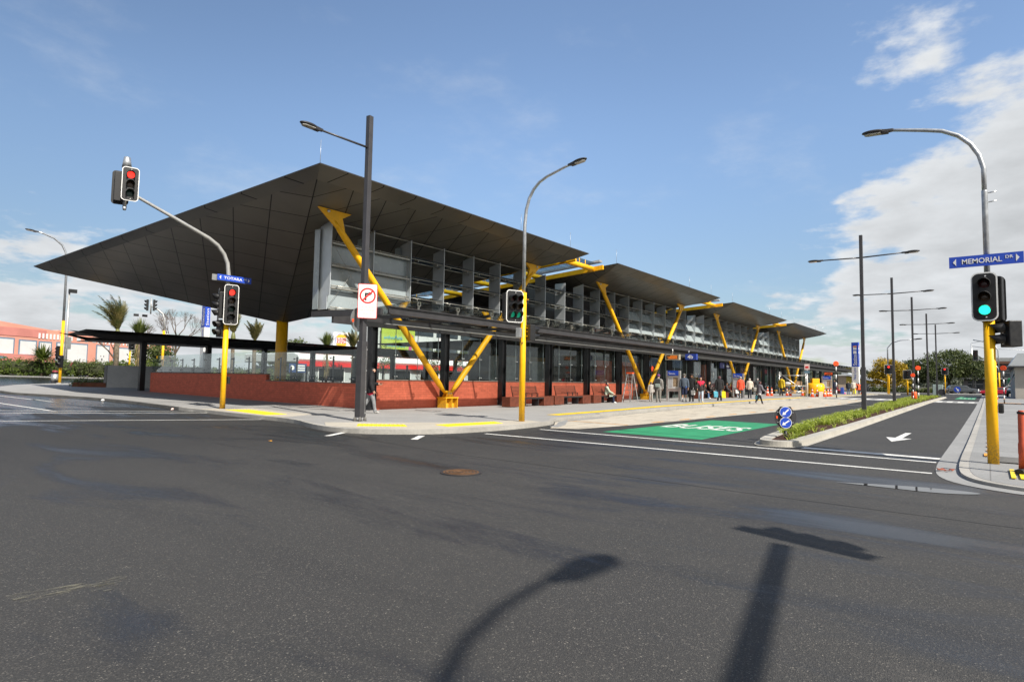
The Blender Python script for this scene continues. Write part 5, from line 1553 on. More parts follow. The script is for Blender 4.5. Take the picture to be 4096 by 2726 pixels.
bush('bush', 'loose lighter bush right of the yellow lamp pole with a red car behind', 21.0, 74.2, 22.3, 73.2, 1.75, .95, LB, 200, 22)
bush('round_bush', 'rounded dark green bush behind the rusty planter', 23.3, 73.5, 26.6, 70.5, 1.85, 1.15, LH, 420, 23)
bush('planter_shrubs', 'low strappy shrubs growing in the rusty planter', 15.3, 53.5, 16.4, 53.3, .62, .55, LB, 90, 24, .06)
bush('hedge', 'green hedge glimpsed through the glass screen behind the station', 27, 70.0, 40, 60.5, 1.6, 1.0, LB, 500, 25, .09)
sheet('grass_verge', [(5, 84), (40, 66), (40, 62), (24, 71), (5, 80.2)][:4] + [(5, 79.2)], .07, simple('grass', (.12, .13, .05), .9, 0, .3, 2), .2)
sheet('kerb', ribs([(4, 79.9), (12, 76.2), (24, 70.4), (30, 66.4)], 0, .3), .09, MT['gutter'], .2)

# nikau palms: upright, windswept shuttlecocks
def palm(label, x, y, zc, L0, n, seed, wind=(.0, .0), tr=.19, group='nikau palms behind the far canopy'):
    rg = random.Random(seed); z = zg(x, y)
    T = thing('palm_tree', label, 'palm tree', (x, y, z), group)
    m = M(); m.tube([(x, y, z - .1), (x + .03, y, z + (zc - z) * .5), (x, y, zc - .6)], [tr * 1.05, tr, tr * .95], 12)
    m.build('trunk', simple('palm_trunk', (.13, .105, .075), .8, 0, .4, 5, .2, .4), T)
    m = M(); m.lathe([(tr, -.7), (tr * 1.35, -.45), (tr * 1.1, -.1), (tr * .55, .25)], (x, y, zc), 12); m.build('crownshaft', simple('crownshaft', (.14, .15, .05), .5), T)
    m = M(); vs = []; fs = []
    for i in range(n):
        a = 2 * PI * i / n + rg.uniform(-.25, .25); tilt = rg.uniform(.12, .55); l = L0 * rg.uniform(.8, 1.1)
        p = Vector((x, y, zc - .05)); d = Vector((math.sin(tilt) * math.cos(a), math.sin(tilt) * math.sin(a), math.cos(tilt)))
        K = 16; st = []
        for k in range(K + 1):
            st.append(p.copy()); p = p + d * (l / K)
            d = (d + Vector((wind[0] * .05, wind[1] * .05, -.028 - .02 * (k / K)))).normalized()
        m.tube(st, [.035 * (1 - .8 * k / K) + .006 for k in range(K + 1)], 4, False)
        for k in range(2, K + 1):
            q = st[k]; dd = (st[min(k + 1, K)] - st[k - 1]).normalized(); s = dd.cross(Vector((0, 0, 1)))
            if s.length < .05: s = Vector((1, 0, 0))
            s.normalize(); up = s.cross(dd)
            ll = (.62 * math.sin(PI * min(1, .12 + k / K * .86)) + .14) * rg.uniform(.8, 1.15) * L0 / 3.0
            for sd in (-1, 1):
                for r2 in (0, .33, .66):
                    qq = q + dd * (l / K * r2); o = len(vs)
                    t2 = (s * sd * .75 + dd * .75 + up * rg.uniform(-.15, .25) + Vector((wind[0], wind[1], 0)) * .35).normalized()
                    e1 = qq + t2 * ll * .55; e2 = qq + t2 * ll + Vector((0, 0, -.10 * ll)) + Vector((wind[0], wind[1], 0)) * .1
                    w = dd * .022
                    vs += [qq - w, qq + w, e1 + w * .9, e1 - w * .9, e2]
                    fs += [(o, o + 1, o + 2, o + 3), (o + 3, o + 2, o + 4)]
    m.add(vs, fs)
    m.build('fronds', leafmat('palm_fronds', (.055, .065, .018), (.16, .13, .045), .25, 1.4), T)
palm('tallest windswept palm rising left over the black canopy', 19.75, 60.3, 5.05, 3.1, 17, 31, (-.5, .5), .2)
palm('brown-fronded palm just right of the near traffic signal', 30.9, 57.4, 4.75, 2.1, 15, 32, (-.3, .4), .19)
palm('palm with a pale trunk half hidden behind the near traffic signal', 28.55, 57.1, 5.3, 2.2, 12, 33, (-.4, .3), .17)
palm('small palm in front of the round burger sign', 40.8, 54.7, 4.55, 2.0, 15, 34, (-.35, .45), .17)
def spiky(label, x, y, zc, L0, n, seed, hang=False, group='spiky cabbage trees'):
    rg = random.Random(seed); z = zg(x, y)
    T = thing('cabbage_tree', label, 'cabbage tree', (x, y, z), group)
    if zc - z > .6:
        m = M(); m.tube([(x, y, z - .1), (x + .06, y, (z + zc) / 2), (x, y, zc)], [.16, .14, .12], 9); m.build('trunk', MT['trunk'], T)
    m = M(); vs = []; fs = []
    for i in range(n):
        a = rg.uniform(0, 2 * PI); t_ = math.acos(rg.uniform(-.1, 1)) if not hang else rg.uniform(.05, .75)
        d = Vector((math.sin(t_) * math.cos(a), math.sin(t_) * math.sin(a), math.cos(t_))); l = L0 * rg.uniform(.75, 1.1)
        s = d.cross(Vector((0, 0, 1))); s = s.normalized() if s.length > .05 else Vector((1, 0, 0))
        p0 = Vector((x, y, zc)) + d * .08; p1 = p0 + d * l * .55; p2 = p0 + d * l + Vector((0, 0, -.16 * l * math.sin(t_))); o = len(vs)
        w = s * L0 * .028
        vs += [p0 - w * .6, p0 + w * .6, p1 + w, p1 - w, p2]; fs += [(o, o + 1, o + 2, o + 3), (o + 3, o + 2, o + 4)]
    m.add(vs, fs); m.build('leaves', leafmat('sword_leaves', (.06, .085, .02), (.17, .20, .05), .25, 1.5), T)
    if hang:
        m = M(); vs = []; fs = []
        for i in range(130):
            a = rg.uniform(0, 2 * PI); r = rg.uniform(.2, .42); zz = zc - rg.uniform(.1, 2.6); o = len(vs)
            vs += [(x + r * math.cos(a), y + r * math.sin(a), zz), (x + r * math.cos(a + .1), y + r * math.sin(a + .1), zz), (x + (r + .14) * math.cos(a + .05), y + (r + .14) * math.sin(a + .05), zz - .75)]; fs.append((o, o + 1, o + 2))
        m.add(vs, fs); m.build('dead_leaves', simple('straw_leaves', (.22, .17, .06), .8), T)
spiky('tall spiky plant behind the canopy post at the left', 22.1, 61.9, 4.75, 1.75, 150, 41, True)
spiky('spiky green plant left of the round burger sign', 37.8, 55.2, 4.4, 1.75, 150, 42, True)
spiky('round ball of sword leaves above the clipped hedge', 17.8, 74.0, 2.55, 1.75, 260, 43)
# bare winter trees
for i, (x, y, h, l) in enumerate([(36.8, 90, 3.0, 'large bare winter tree left of the station pylon'), (33.5, 93, 2.2, 'smaller bare tree further left behind the mast arm'), (30, 92, 2.0, 'thin bare tree behind the spiky plant')]):
    rg = random.Random(50 + i); T = thing('bare_tree', l, 'bare tree', (x, y, zg(x, y)), 'bare winter trees')
    m = M(); tips = []; branchy(m, Vector((x, y, zg(x, y))), Vector((0, 0, 1)), h, .2, 2, rg, .42, tips)
    m.build('trunk', MT['trunk'], T); m = M()
    for p in tips:
        for _ in range(5):
            d = (p - Vector((x, y, zg(x, y) + h * .8))).normalized()
            branchy(m, p, (d + Vector((rg.gauss(0, .35), rg.gauss(0, .35), rg.gauss(.15, .3)))).normalized(), h * .30, .032, 3, rg, .4)
    m.build('twigs', simple('twigs', (.16, .13, .11), .9), T)
# green mass behind the station glass
for i, (x, y, s, l) in enumerate([(44, 76, 1.0, 'bushy tree behind the station seen through the glass screen'), (52, 84, 1.2, 'taller bushy tree in the car park behind the station'), (30, 80, .9, 'low bushy tree behind the palms')]):
    tree('leafy_tree', l, 'tree', x, y, [((0, 0, 2.9 * s), (2.4 * s, 2.4 * s, 1.9 * s)), ((1, -1, 2.2 * s), (1.6 * s, 1.6 * s, 1.4 * s))], LB, 200, 12, .3, .14, 60 + i, 1.2, .13, 'trees behind the station')
for i, (x, y) in enumerate([(46.5, 56.2), (54.5, 56.0), (60, 56)]):
    T = tree('sapling', ['leftmost', 'middle', 'rightmost'][i] + ' thin young tree seen through the glass before the white building', 'tree', x, y, [((0, 0, 3.3), (1.0, 1.0, 1.5))], LB, 60, 9, .26, .09, 70 + i, 1.4, .05, 'young trees behind the platform')
# ------------------------------------------------------------ buildings behind
# long coral building at the left
a0 = Vector((18.5, 119.3, 0)); a1 = Vector((58.0, 143.5, 0)); d = (a1 - a0).normalized(); nb = Vector((d.y, -d.x, 0))
CB = thing('coral_building', 'long coral pink building with big white panels framed in grey blue', 'building', (30, 124, 1.2))
coral = simple('coral_wall', (.74, .33, .24), .7, 0, .08, .3); coral2 = simple('coral_gable', (.60, .23, .19), .7, 0, .1, .4)
def CP(s, z, o=0): p = a0 + d * s + nb * o; return (p.x, p.y, z)
def wallq(m, s0, s1, z0, z1, o0, o1): m.prism([CP(s0, z0, o0), CP(s1, z0, o0), CP(s1, z1, o0), CP(s0, z1, o0)], nb * (o1 - o0))
m = M(); m.prism([CP(0, 0), CP(46, 0), CP(46, 8.5), CP(17, 8.7), CP(16.4, 8.5), CP(0, 9.75)], -nb * 14); m.build('wall', coral, CB)
m = M(); wallq(m, 0, 14.4, 7.1, 8.45, .0, .07); m.build('upper_band', coral2, CB)
m = M(); m.prism([CP(-1, .5, .0), CP(14.8, .5, .0), CP(14.8, 4.0, .0), CP(-1, 4.3, .0)], nb * .9); m.build('porch', coral2, CB)
for k, (s0, s1, z0, z1) in enumerate([(-2.0, 3.3, 4.2, 6.6), (4.6, 8.4, 4.2, 6.5), (9.6, 12.4, 4.2, 6.35), (13.2, 15.3, 3.9, 6.3), (16.6, 22.9, 2.0, 6.4), (25.3, 28.1, 1.8, 6.4), (29.5, 35, 1.8, 6.2), (36, 41, 1.8, 6.2)]):
    m = M(); wallq(m, s0 - .22, s1 + .22, z0 - .1, z1 + .25, .08, .16); f = m.build('panel_frame', simple('blue_grey_trim', (.16, .24, .32), .6), CB)
    m = M(); wallq(m, s0, s1, z0, z1, .162, .18); m.build('white_panel', simple('panel_white', (.72, .71, .69), .6, 0, .06, .6), f)
    if k == 4:
        m = M()
        for q in ((18.8, 2.4, .55), (19.2, 2.15, .7), (19.5, 2.7, .35)): m.prism([CP(q[0] + q[2] * math.cos(a * PI / 6), q[1] + .2 + q[2] * .6 * math.sin(a * PI / 6), .181) for a in range(12)], nb * .003)
        m.build('painted_wave', simple('mural_blue', (.35, .50, .75), .6, 0, .2, 1), f)
    if k == 5:
        m = M()
        for s, z, r in ((26.2, 4.5, .10), (26.9, 4.5, .10), (26.5, 3.9, .16)): m.prism([CP(s + r * math.cos(a * PI / 6), z + r * 1.4 * math.sin(a * PI / 6), .181) for a in range(12)], nb * .003)
        m.build('painted_marks', MT['signblack'], f)
def small_win(s0, s1, z0, z1, o0, o1):
    m = M(); wallq(m, s0, s1, z0, z1, o0, o1); m.build('small_window', MT['signwhite'], CB)
for k in range(6): small_win(12.9 + k * .72, 13.25 + k * .72, 7.0, 7.9, .075, .10)
for k in range(5): small_win(17.2 + k * 1.75, 18.0 + k * 1.75, 7.0, 7.75, .02, .05)
for k in range(16): small_win(25.4 + k * .9, 25.75 + k * .9, 6.9, 7.5, .02, .05)
for k in range(5): small_win(12.3 + k * .55, 12.55 + k * .55, 2.7, 3.1, .91, .93)
m = M(); m.prism([CP(-3, 3.1, 1), CP(4.3, 3.35, 1), CP(4.3, 3.65, 1), CP(-3, 3.7, 1)], nb * 2.5); m.build('awning', simple('awning_teal', (.13, .22, .27), .6), CB)
m = M(); m.prism([CP(-3, .8, .95), CP(9, .8, .95), CP(9, 2.6, .95), CP(-3, 2.9, .95)], nb * .06); m.build('shop_front', MT['intdark'], CB)

# fast-food building: white bulging roof with red bands
FB = thing('restaurant_building', 'low white restaurant with a bulging pale roof and red bands behind the far canopy', 'building', (46, 60, .45))
m = M(); m.bx(38.5, 66, 59.6, 71, .3, 2.55); m.build('wall', simple('pale_wall', (.42, .44, .44), .6, 0, .1, .5), FB)
m = M(); prof = [(59.3, 2.95), (59.0, 3.3), (59.35, 3.75), (60.1, 3.98), (71, 3.98), (71, 2.95)]
vs = [(36.6, y, z) for y, z in prof] + [(66.6, y, z) for y, z in prof]; K = len(prof)
m.prism([(37.0, y, z) for y, z in prof], (29.6, 0, 0)); m.build('roof', MT['signwhite'], FB, .1)
m = M(); m.bx(36.9, 66.7, 58.98, 59.3, 2.5, 2.95); m.bx(37.6, 66.7, 59.9, 60.1, 3.98, 4.12); m.build('red_band', MT['signred'], FB)
for k in range(5):
    m = M(); x = 39.8 + k * 5.2; m.bx(x, x + 3.4, 59.55, 59.6, .9, 2.3); w = m.build('window', MT['darkglass'], FB)
    m = M(); m.bx(x - .1, x + 3.5, 59.5, 59.56, 2.3, 2.4); m.bx(x - .1, x, 59.5, 59.56, .8, 2.3); m.bx(x + 3.4, x + 3.5, 59.5, 59.56, .8, 2.3); m.build('window_frame', MT['signwhite'], w)
T = thing('menu_sign', 'dark blue roadside sign with a small round emblem beside the white restaurant', 'sign', (35.2, 57, .4))
m = M(); m.bx(34.6, 36.6, 57.0, 57.12, 1.75, 2.7); b = m.build('board', simple('sign_navy', (.03, .06, .16), .4), T)
m = M(); m.prism([(34.9 + .25 * math.cos(a * PI / 10), 56.995, 2.25 + .25 * math.sin(a * PI / 10)) for a in range(20)], (0, -.01, 0))
for k in range(3): m.bx(35.35, 36.4, 56.985, 56.995, 1.92 + k * .24, 2.06 + k * .24)
m.build('lettering', MT['signwhite'], b)
m = M()
for x in (34.8, 36.4): m.bx(x, x + .08, 57.02, 57.1, .3, 1.75)
m.build('legs', MT['alu'], T)
# round emblem sign on a pole
T = thing('burger_sign', 'white pole sign with an orange bun roundel and red lettering above the restaurant', 'sign', (43.6, 60.6, .5))
nn_ = Vector((-.62, -.785, 0)).normalized(); uu = Vector((.785, -.62, 0)).normalized(); cc = Vector((43.55, 60.7, 5.72))
def BP(a, b, e=0): return cc + uu * a + Vector((0, 0, b)) + nn_ * e
m = M(); m.prism([BP(a, b) for a, b in ((-.95, -.98), (.95, -.98), (.95, .98), (-.95, .98))], -nn_ * .3); b = m.build('box', MT['signwhite'], T)
m = M(); m.bx(43.7, 44.0, 60.75, 61.05, .4, 4.75); m.build('pole', MT['signwhite'], T)
m = M()
for s in (1, -1): m.prism([BP(.62 * math.cos(R(a)), s * (.36 + .36 * math.sin(R(a))), .012) for a in range(0, 181, 15)], nn_ * .006)
m.build('bun_shapes', simple('bun_orange', (.85, .42, .03), .5), b)
m = M(); vs = []; fs = []
for k in range(25):
    a = R(100 + 200 * k / 24)
    for r in (.76, .69 + .0 * k): vs.append(BP(r * math.cos(a) + .02, r * 1.12 * math.sin(a), .01))
for k in range(24): fs.append((2 * k, 2 * k + 2, 2 * k + 3, 2 * k + 1))
m.add(vs, fs); m.build('swoosh', MT['blue'], b)
m = M(); m.text('BURGER', BP(0, .17, .020), uu, (0, 0, 1), 1.12, .28, .006, .015); m.text('KING', BP(0, -.17, .020), uu, (0, 0, 1), 1.05, .40, .006, .02); m.build('lettering', MT['signred'], b)

# white three-storey block with a painted billboard
WB = thing('office_building', 'white three-storey office building with dark window bands seen above the far canopy', 'building', (75, 78, 1))
m = M(); m.bx(61.3, 112, 76, 79.5, .5, 11.2); m.build('wall', simple('office_white', (.52, .53, .52), .6, 0, .05, .4), WB)
for zz in (2.6, 5.6, 8.6):
    for k in range(8):
        m = M(); x = 61.9 + k * 6.2; m.bx(x, x + 5.4, 75.92, 75.98, zz, zz + 1.5); m.build('window', MT['darkglass'] if False else simple('window_band', (.035, .045, .055), .12, 0, .3, .7), WB)
T = thing('billboard', 'lime green painted billboard with blue brush script and a pink figure on the white office', 'billboard', (63, 75, 6))
m = M(); m.bx(61.6, 68.6, 75.3, 75.5, 4.9, 9.3); b = m.build('board', simple('lime', (.33, .42, .06), .6, 0, .1, .6), T)
rg = random.Random(4)
m = M()
for row, z0 in ((0, 7.6), (1, 6.4)):
    p = []
    for k in range(26): p.append((62.0 + row * .6 + k * .155, 75.28, z0 + (.48 if k % 2 else -.1) * rg.uniform(.5, 1.2)))
    m.tube(p, .07, 5)
m.build('brush_script', simple('sky_blue', (.06, .33, .50), .6), b)
m = M(); m.prism([(67.2, 75.29, 5.2), (67.9, 75.29, 5.6), (68.0, 75.29, 7.2), (68.3, 75.29, 8.3), (67.6, 75.29, 8.7), (67.0, 75.29, 8.0), (67.3, 75.29, 6.8)], (0, -.02, 0)); m.build('pink_figure', simple('magenta', (.45, .05, .18), .6), b)

# far right: stone wall, school-like block, cement wall building, yellow gable, pale block, fence
T = thing('stone_wall', 'low rough stone wall beside the parked cars', 'wall', (135, 6, .2))
rg = random.Random(9); m = M()
for k in range(150): m.box((136 + rg.uniform(-.1, .1), 2.0 + rg.random() * 9.5, .22 + rg.random() * 1.0), (.5, rg.uniform(.3, .7), rg.uniform(.18, .36)), rg.uniform(-.2, .2))
m.build('stones', simple('grey_stone', (.20, .19, .17), .8, 0, .4, 2), T)
SB = thing('school_building', 'long two-storey grey building with a flat roof and window rows behind the parked cars', 'building', (225, -4, .2))
m = M(); m.bx(222, 240, -34, 5.5, 0, 9.0); m.build('wall', simple('grey_clad', (.17, .15, .14), .7), SB)
m = M(); m.bx(220.5, 241, -35, 6.3, 9.0, 10.0); m.build('roof', simple('roof_fascia', (.36, .37, .36), .6), SB)
m = M(); m.bx(220.4, 241, -35, 6.4, 8.3, 8.95); m.build('brown_band', simple('brown_band', (.16, .08, .05), .7), SB)
for zz in (1.2, 4.6):
    for k in range(9):
        m = M(); y = -31 + k * 4.0; m.bx(221.9, 222, y, y + 3.4, zz, zz + 2.3); w = m.build('window', simple('window_dark', (.05, .06, .065), .15), SB)
        m = M(); m.bx(221.8, 221.9, y, y + 3.4, zz + 1.1, zz + 1.25); m.bx(221.8, 221.9, y + 1.6, y + 1.75, zz, zz + 2.3); m.build('mullion', MT['greypaint'], w)
m = M(); m.bx(219.5, 222, -35, 6, 3.9, 4.2); m.build('balcony', MT['greypaint'], SB)
m = M(); m.bx(219.4, 219.5, -33, -8, 5.0, 6.4); m.build('red_panel', simple('maroon', (.28, .03, .05), .6), SB)
CBD = thing('cement_building', 'plain cement-walled building with a pale metal roof at the far right edge', 'building', (84, -4, .3))
m = M(); m.bx(83.8, 100, -20, -2.32, .0, 3.75); m.build('wall', simple('cement', (.40, .37, .33), .8, 0, .08, .7), CBD)
m = M(); m.prism([(83.3, -1.85, 3.75), (83.3, -20.5, 3.75), (83.3, -20.5, 5.6), (83.3, -2.6, 5.1)], (17, 0, 0)); m.build('roof', simple('zinc_roof', (.52, .54, .55), .45, .3, .06, .5), CBD)
m = M(); m.bx(83.2, 100.5, -20.6, -1.8, 3.62, 3.76); m.build('eave', MT['dark'], CBD)
m = M(); m.tube([(84.5, -2.3, 2.9), (80.8, -1.5, 1.3)], .05, 6); m.build('stay_bar', MT['dark'], CBD)
m = M(); m.lathe([(.12, 0), (.12, .35), (.22, .4), (.22, .5)], (86, -3.6, 5.3), 10); m.build('roof_vent', MT['galv'], CBD)
YG = thing('yellow_building', 'low bright yellow building with a white sloping roof beyond the platform end', 'building', (139, 19, .2))
m = M(); m.prism([(138, 14.6, 0), (138, 22.5, 0), (138, 22.5, 3.3), (138, 14.6, 1.35)], (9, 0, 0)); m.build('wall', simple('yellow_wall', (.62, .45, .05), .6), YG)
m = M(); m.prism([(137.3, 14.0, 1.35), (137.3, 23.2, 3.65), (137.3, 23.2, 4.05), (137.3, 14.0, 1.75)], (10.5, 0, 0)); m.build('roof', simple('white_roof', (.55, .58, .62), .4), YG)
PB = thing('pale_building', 'pale peach block with three square windows behind the yellow building', 'building', (172, 24, .2))
m = M(); m.bx(170, 180, 18.5, 30, 0, 3.8); m.build('wall', simple('peach_wall', (.55, .42, .30), .7), PB)
for k in range(3):
    m = M(); m.bx(169.9, 170, 20.3 + k * 2.2, 21.4 + k * 2.2, 2.1, 3.0); w = m.build('window', simple('window_dk', (.07, .07, .08), .2), PB)
    m = M(); m.bx(169.85, 169.9, 20.8 + k * 2.2, 20.9 + k * 2.2, 2.1, 3.0); m.build('mullion', MT['signwhite'], w)
m = M(); m.bx(169.4, 180.5, 18, 30.5, 3.8, 4.05); m.build('roof', MT['signwhite'], PB)
T = thing('mesh_fence', 'grey mesh fence beyond the platform end', 'fence', (127, 16, .2))
m = M(); m.beam((126, 18.6, 1.0), (130, 13.6, 1.0), .04, 1.75); m.build('mesh_panel', simple('mesh_grey', (.30, .31, .32), .7), T)
m = M()
for k in range(7): m.bx(126 + k * .66, 126.08 + k * .66, 18.55 - k * .83, 18.63 - k * .83, 0, 2.0)
m.build('posts', MT['dark'], T)
T = thing('low_rail_fence', 'low dark rail fence with shrubs under the wide evergreen', 'fence', (131, 10, .2))
m = M(); m.beam((130, 5.5, 1.05), (128, 14.5, 1.05), .08, .08); m.beam((130, 5.5, .7), (128, 14.5, .7), .06, .06)
for k in range(8): m.bx(129.9 - k * .28, 130 - k * .28, 5.5 + k * 1.28, 5.6 + k * 1.28, .2, 1.1)
m.build('rails', MT['dark'], T)
bush('low_shrubs', 'band of low shrubs beneath the golden conifer and rail fence', 125.5, 6.5, 122.5, 15.5, .9, .6, LB, 260, 26, .11)
sheet('kerb', ribs([(118, 22), (121, 14), (123, 5), (128, 1), (150, -1)], 0, .6), .12, MT['gutter'], .2)
sheet('traffic_island', [(90, 9.6), (90, 11.2), (98, 11.0), (98, 9.4)], .13, MT['island_kerb'], .2)

# hills on the horizon with scattered bush
rg = random.Random(14)
nx = 90; vs = []; fs = []
for i in range(nx + 1):
    t_ = i / nx; y = -260 + t_ * 900
    h = 14 + 15 * mnoise.noise(Vector((y * .006, 2.2, 0))) + 7 * mnoise.noise(Vector((y * .02, 5.1, 0)))
    h = max(4, h + 7 * math.exp(-((y - 170) / 70) ** 2))
    vs += [(880, y, -2), (930, y, h * .55), (980, y, h), (1300, y, h * 1.05), (1700, y, -5)]
for i in range(nx):
    for k in range(4): fs.append((5 * i + k, 5 * i + k + 1, 5 * i + 6 + k, 5 * i + 5 + k))
m = M(); m.add(vs, fs, True); hl = m.build('hills', simple('far_bush', (.075, .085, .065), .95, 0, .4, .02), kind='structure')
m = M(); pts = []
for _ in range(2300):
    y = rg.uniform(-60, 420); h = 14 + 15 * mnoise.noise(Vector((y * .006, 2.2, 0))) + 7 * mnoise.noise(Vector((y * .02, 5.1, 0))); h = max(4, h + 7 * math.exp(-((y - 170) / 70) ** 2))
    t_ = rg.random(); x = 885 + 95 * t_; z = h * (t_ * .98) + rg.uniform(0, 2.5)
    r = rg.uniform(1.2, 3.6) * (1.25 if rg.random() < .12 else 1)
    for _ in range(6): pts.append((x + rg.gauss(0, r * .5), y + rg.gauss(0, r * .6), z + abs(rg.gauss(0, r * .6))))
leaves(m, pts, 1.5, rg); m.build('hill_bush', leafmat('far_leaves', (.055, .065, .045), (.10, .11, .075), .1, .05), kind='stuff')
for k, (y, t_) in enumerate([(205, .55), (160, .35), (230, .3), (188, .7), (262, .5)]):
    m = M(); x = 885 + 95 * t_; h = 14 + 15 * mnoise.noise(Vector((y * .006, 2.2, 0))) + 7 * math.exp(-((y - 170) / 70) ** 2)
    z = max(4, h) * t_; m.box((x - 4, y, z + 2.5), (6, 8, 4)); m.prism([(x - 7.2, y - 4.3, z + 4.5), (x - 7.2, y + 4.3, z + 4.5), (x - 7.2, y, z + 6.6)], (6.4, 0, 0))
    o = m.build('hillside_house', simple('far_house', (.48, .45, .42), .7)); tag(o, 'tiny pale gabled house among the bush on the far hillside', 'house', 'houses on the far hillside')

# ------------------------------------------------------------ vehicles
def car(name, label, loc, rz, paint_, kind='coupe', group=None, sc=1):
    T = thing(name, label, 'car', (0, 0, 0), group); L_ = 4.5
    if kind == 'coupe': side = [(-2.2, .35), (2.15, .35), (2.22, .55), (2.1, .74), (1.2, .90), (-1.75, .98), (-2.2, .86), (-2.25, .55)]; cab = [(1.05, .90), (.25, 1.32), (-.75, 1.36), (-1.75, .97)]
    else: side = [(-2.2, .38), (2.15, .38), (2.2, .65), (2.05, .86), (1.15, 1.02), (-2.1, 1.05), (-2.22, .9), (-2.25, .6)]; cab = [(1.1, 1.02), (.35, 1.5), (-1.75, 1.52), (-2.15, 1.04)]
    m = M(); m.prism([(x, -.86, z) for x, z in side], (0, 1.72, 0)); b = m.build('body', paint_, T, .09)
    m = M(); k = len(cab); vs = [(x, -.80 if i in (0, k - 1) else -.62, z) for i, (x, z) in enumerate(cab)] + [(x, .80 if i in (0, k - 1) else .62, z) for i, (x, z) in enumerate(cab)]
    m.add(vs, [(3, 2, 1, 0), (4, 5, 6, 7), (0, 1, 5, 4), (1, 2, 6, 5), (2, 3, 7, 6)]); m.build('cabin', paint_, T, .05)
    m = M()
    for s in (-1, 1):
        c = [(cab[0][0] - .12, cab[0][1] + .03), (cab[1][0] - .05, cab[1][1] - .06), (cab[2][0] + .08, cab[2][1] - .06), (cab[3][0] + .28, cab[3][1] + .04)]
        q = [(x, s * ((.80 if i in (0, 3) else .645) + .012), z) for i, (x, z) in enumerate(c)]; m.add(q, [(0, 1, 2, 3)] if s < 0 else [(3, 2, 1, 0)])
    f = .03; q = [(cab[0][0] - .02 + f, -.72, cab[0][1] + .03), (cab[0][0] - .02 + f, .72, cab[0][1] + .03), (cab[1][0] + .03 + f, .57, cab[1][1] - .05), (cab[1][0] + .03 + f, -.57, cab[1][1] - .05)]; m.add(q, [(0, 1, 2, 3)])
    q = [(cab[3][0] + .03 - f, -.70, cab[3][1] + .04), (cab[3][0] + .03 - f, .70, cab[3][1] + .04), (cab[2][0] - .04 - f, .56, cab[2][1] - .05), (cab[2][0] - .04 - f, -.56, cab[2][1] - .05)]; m.add(q, [(3, 2, 1, 0)])
    m.build('windows', simple('car_glass', (.03, .035, .04), .06, 0, .1, 2, .8), T)
    for x in (1.38, -1.38):
        for s in (-1, 1):
            m = M(); m.at((x, s * .70 - .09, .32), 0, 0, -PI / 2); m.lathe([(.24, 0), (.32, .03), (.32, .15), (.24, .18)], (0, 0, -.18 if s < 0 else 0), 18); w = m.build('wheel', MT['rubber'], T)
            m = M(); m.at((x, s * .88, .32), 0, 0, -PI / 2 if s > 0 else PI / 2); m.lathe([(.21, -.02), (.19, .015), (.05, .02)], n=14)
            m.build('rim', MT['alu'], w)
    for s in (-1, 1):
        m = M(); m.box((2.08, s * .6, .70 if kind == 'coupe' else .78), (.22, .36, .12)); m.build('headlight', MT['signwhite'], T, .03)
        m = M(); m.box((-2.2, s * .66, .80), (.1, .3, .14)); m.build('tail_light', MT['signred'], T, .02)
    m = M(); m.box((2.235, 0, .5), (.02, .5, .12)); m.build('number_plate', MT['signwhite'], T)
    place(T, loc, rz)
    if sc != 1: T.scale = (sc,) * 3
    return T
def carpaint(name, c): return simple(name, c, .22, .2, .03, 1, .6, 0, .6)
car('parked_car', 'red two-door coupe stopped beyond the right-hand yellow pole', (113, -1.0, zg(113, 0)), R(100), carpaint('red_paint', (.45, .02, .04)), 'coupe', None, .95)
car('parked_car', 'dark grey hatchback by the low stone wall', (129.5, 3.4, zg(129, 0)), R(-75), carpaint('grey_paint', (.09, .10, .11)), 'hatch')
car('parked_car', 'dark red car mostly hidden behind the left bush', (22.2, 77.0, zg(22, 77)), R(20), carpaint('wine_paint', (.20, .012, .03)), 'hatch')
car('parked_car', 'dark green four-wheel drive by the cement-walled building', (103, -3.3, zg(103, 0)), R(170), carpaint('green_paint', (.02, .05, .03)), 'hatch', None, 1.15)
car('parked_car', 'white car half hidden behind the right yellow pole', (135, -3.2, zg(135, 0)), R(95), carpaint('white_car', (.6, .6, .6)), 'hatch', None, 1.1)
T = thing('bus', 'green bus front standing in shade by the cement-walled building', 'bus', (150, -3.6, .2))
m = M(); m.bx(150, 161, -5.6, -3.1, .5, 3.3); m.build('body', simple('bus_green', (.02, .22, .09), .35), T, .12)
m = M(); m.bx(149.9, 150, -5.4, -3.3, 1.3, 2.7); m.build('windscreen', simple('bus_glass', (.05, .07, .07), .1), T)
m = M(); m.bx(149.92, 150.02, -5.3, -3.4, 2.85, 3.15); m.build('destination_sign', MT['signblack'], T)
m = M()
for y in (-5.3, -3.6): m.bx(150.6, 151.4, y, y + .3, .2, 1.0)
m.build('wheel', MT['rubber'], T)
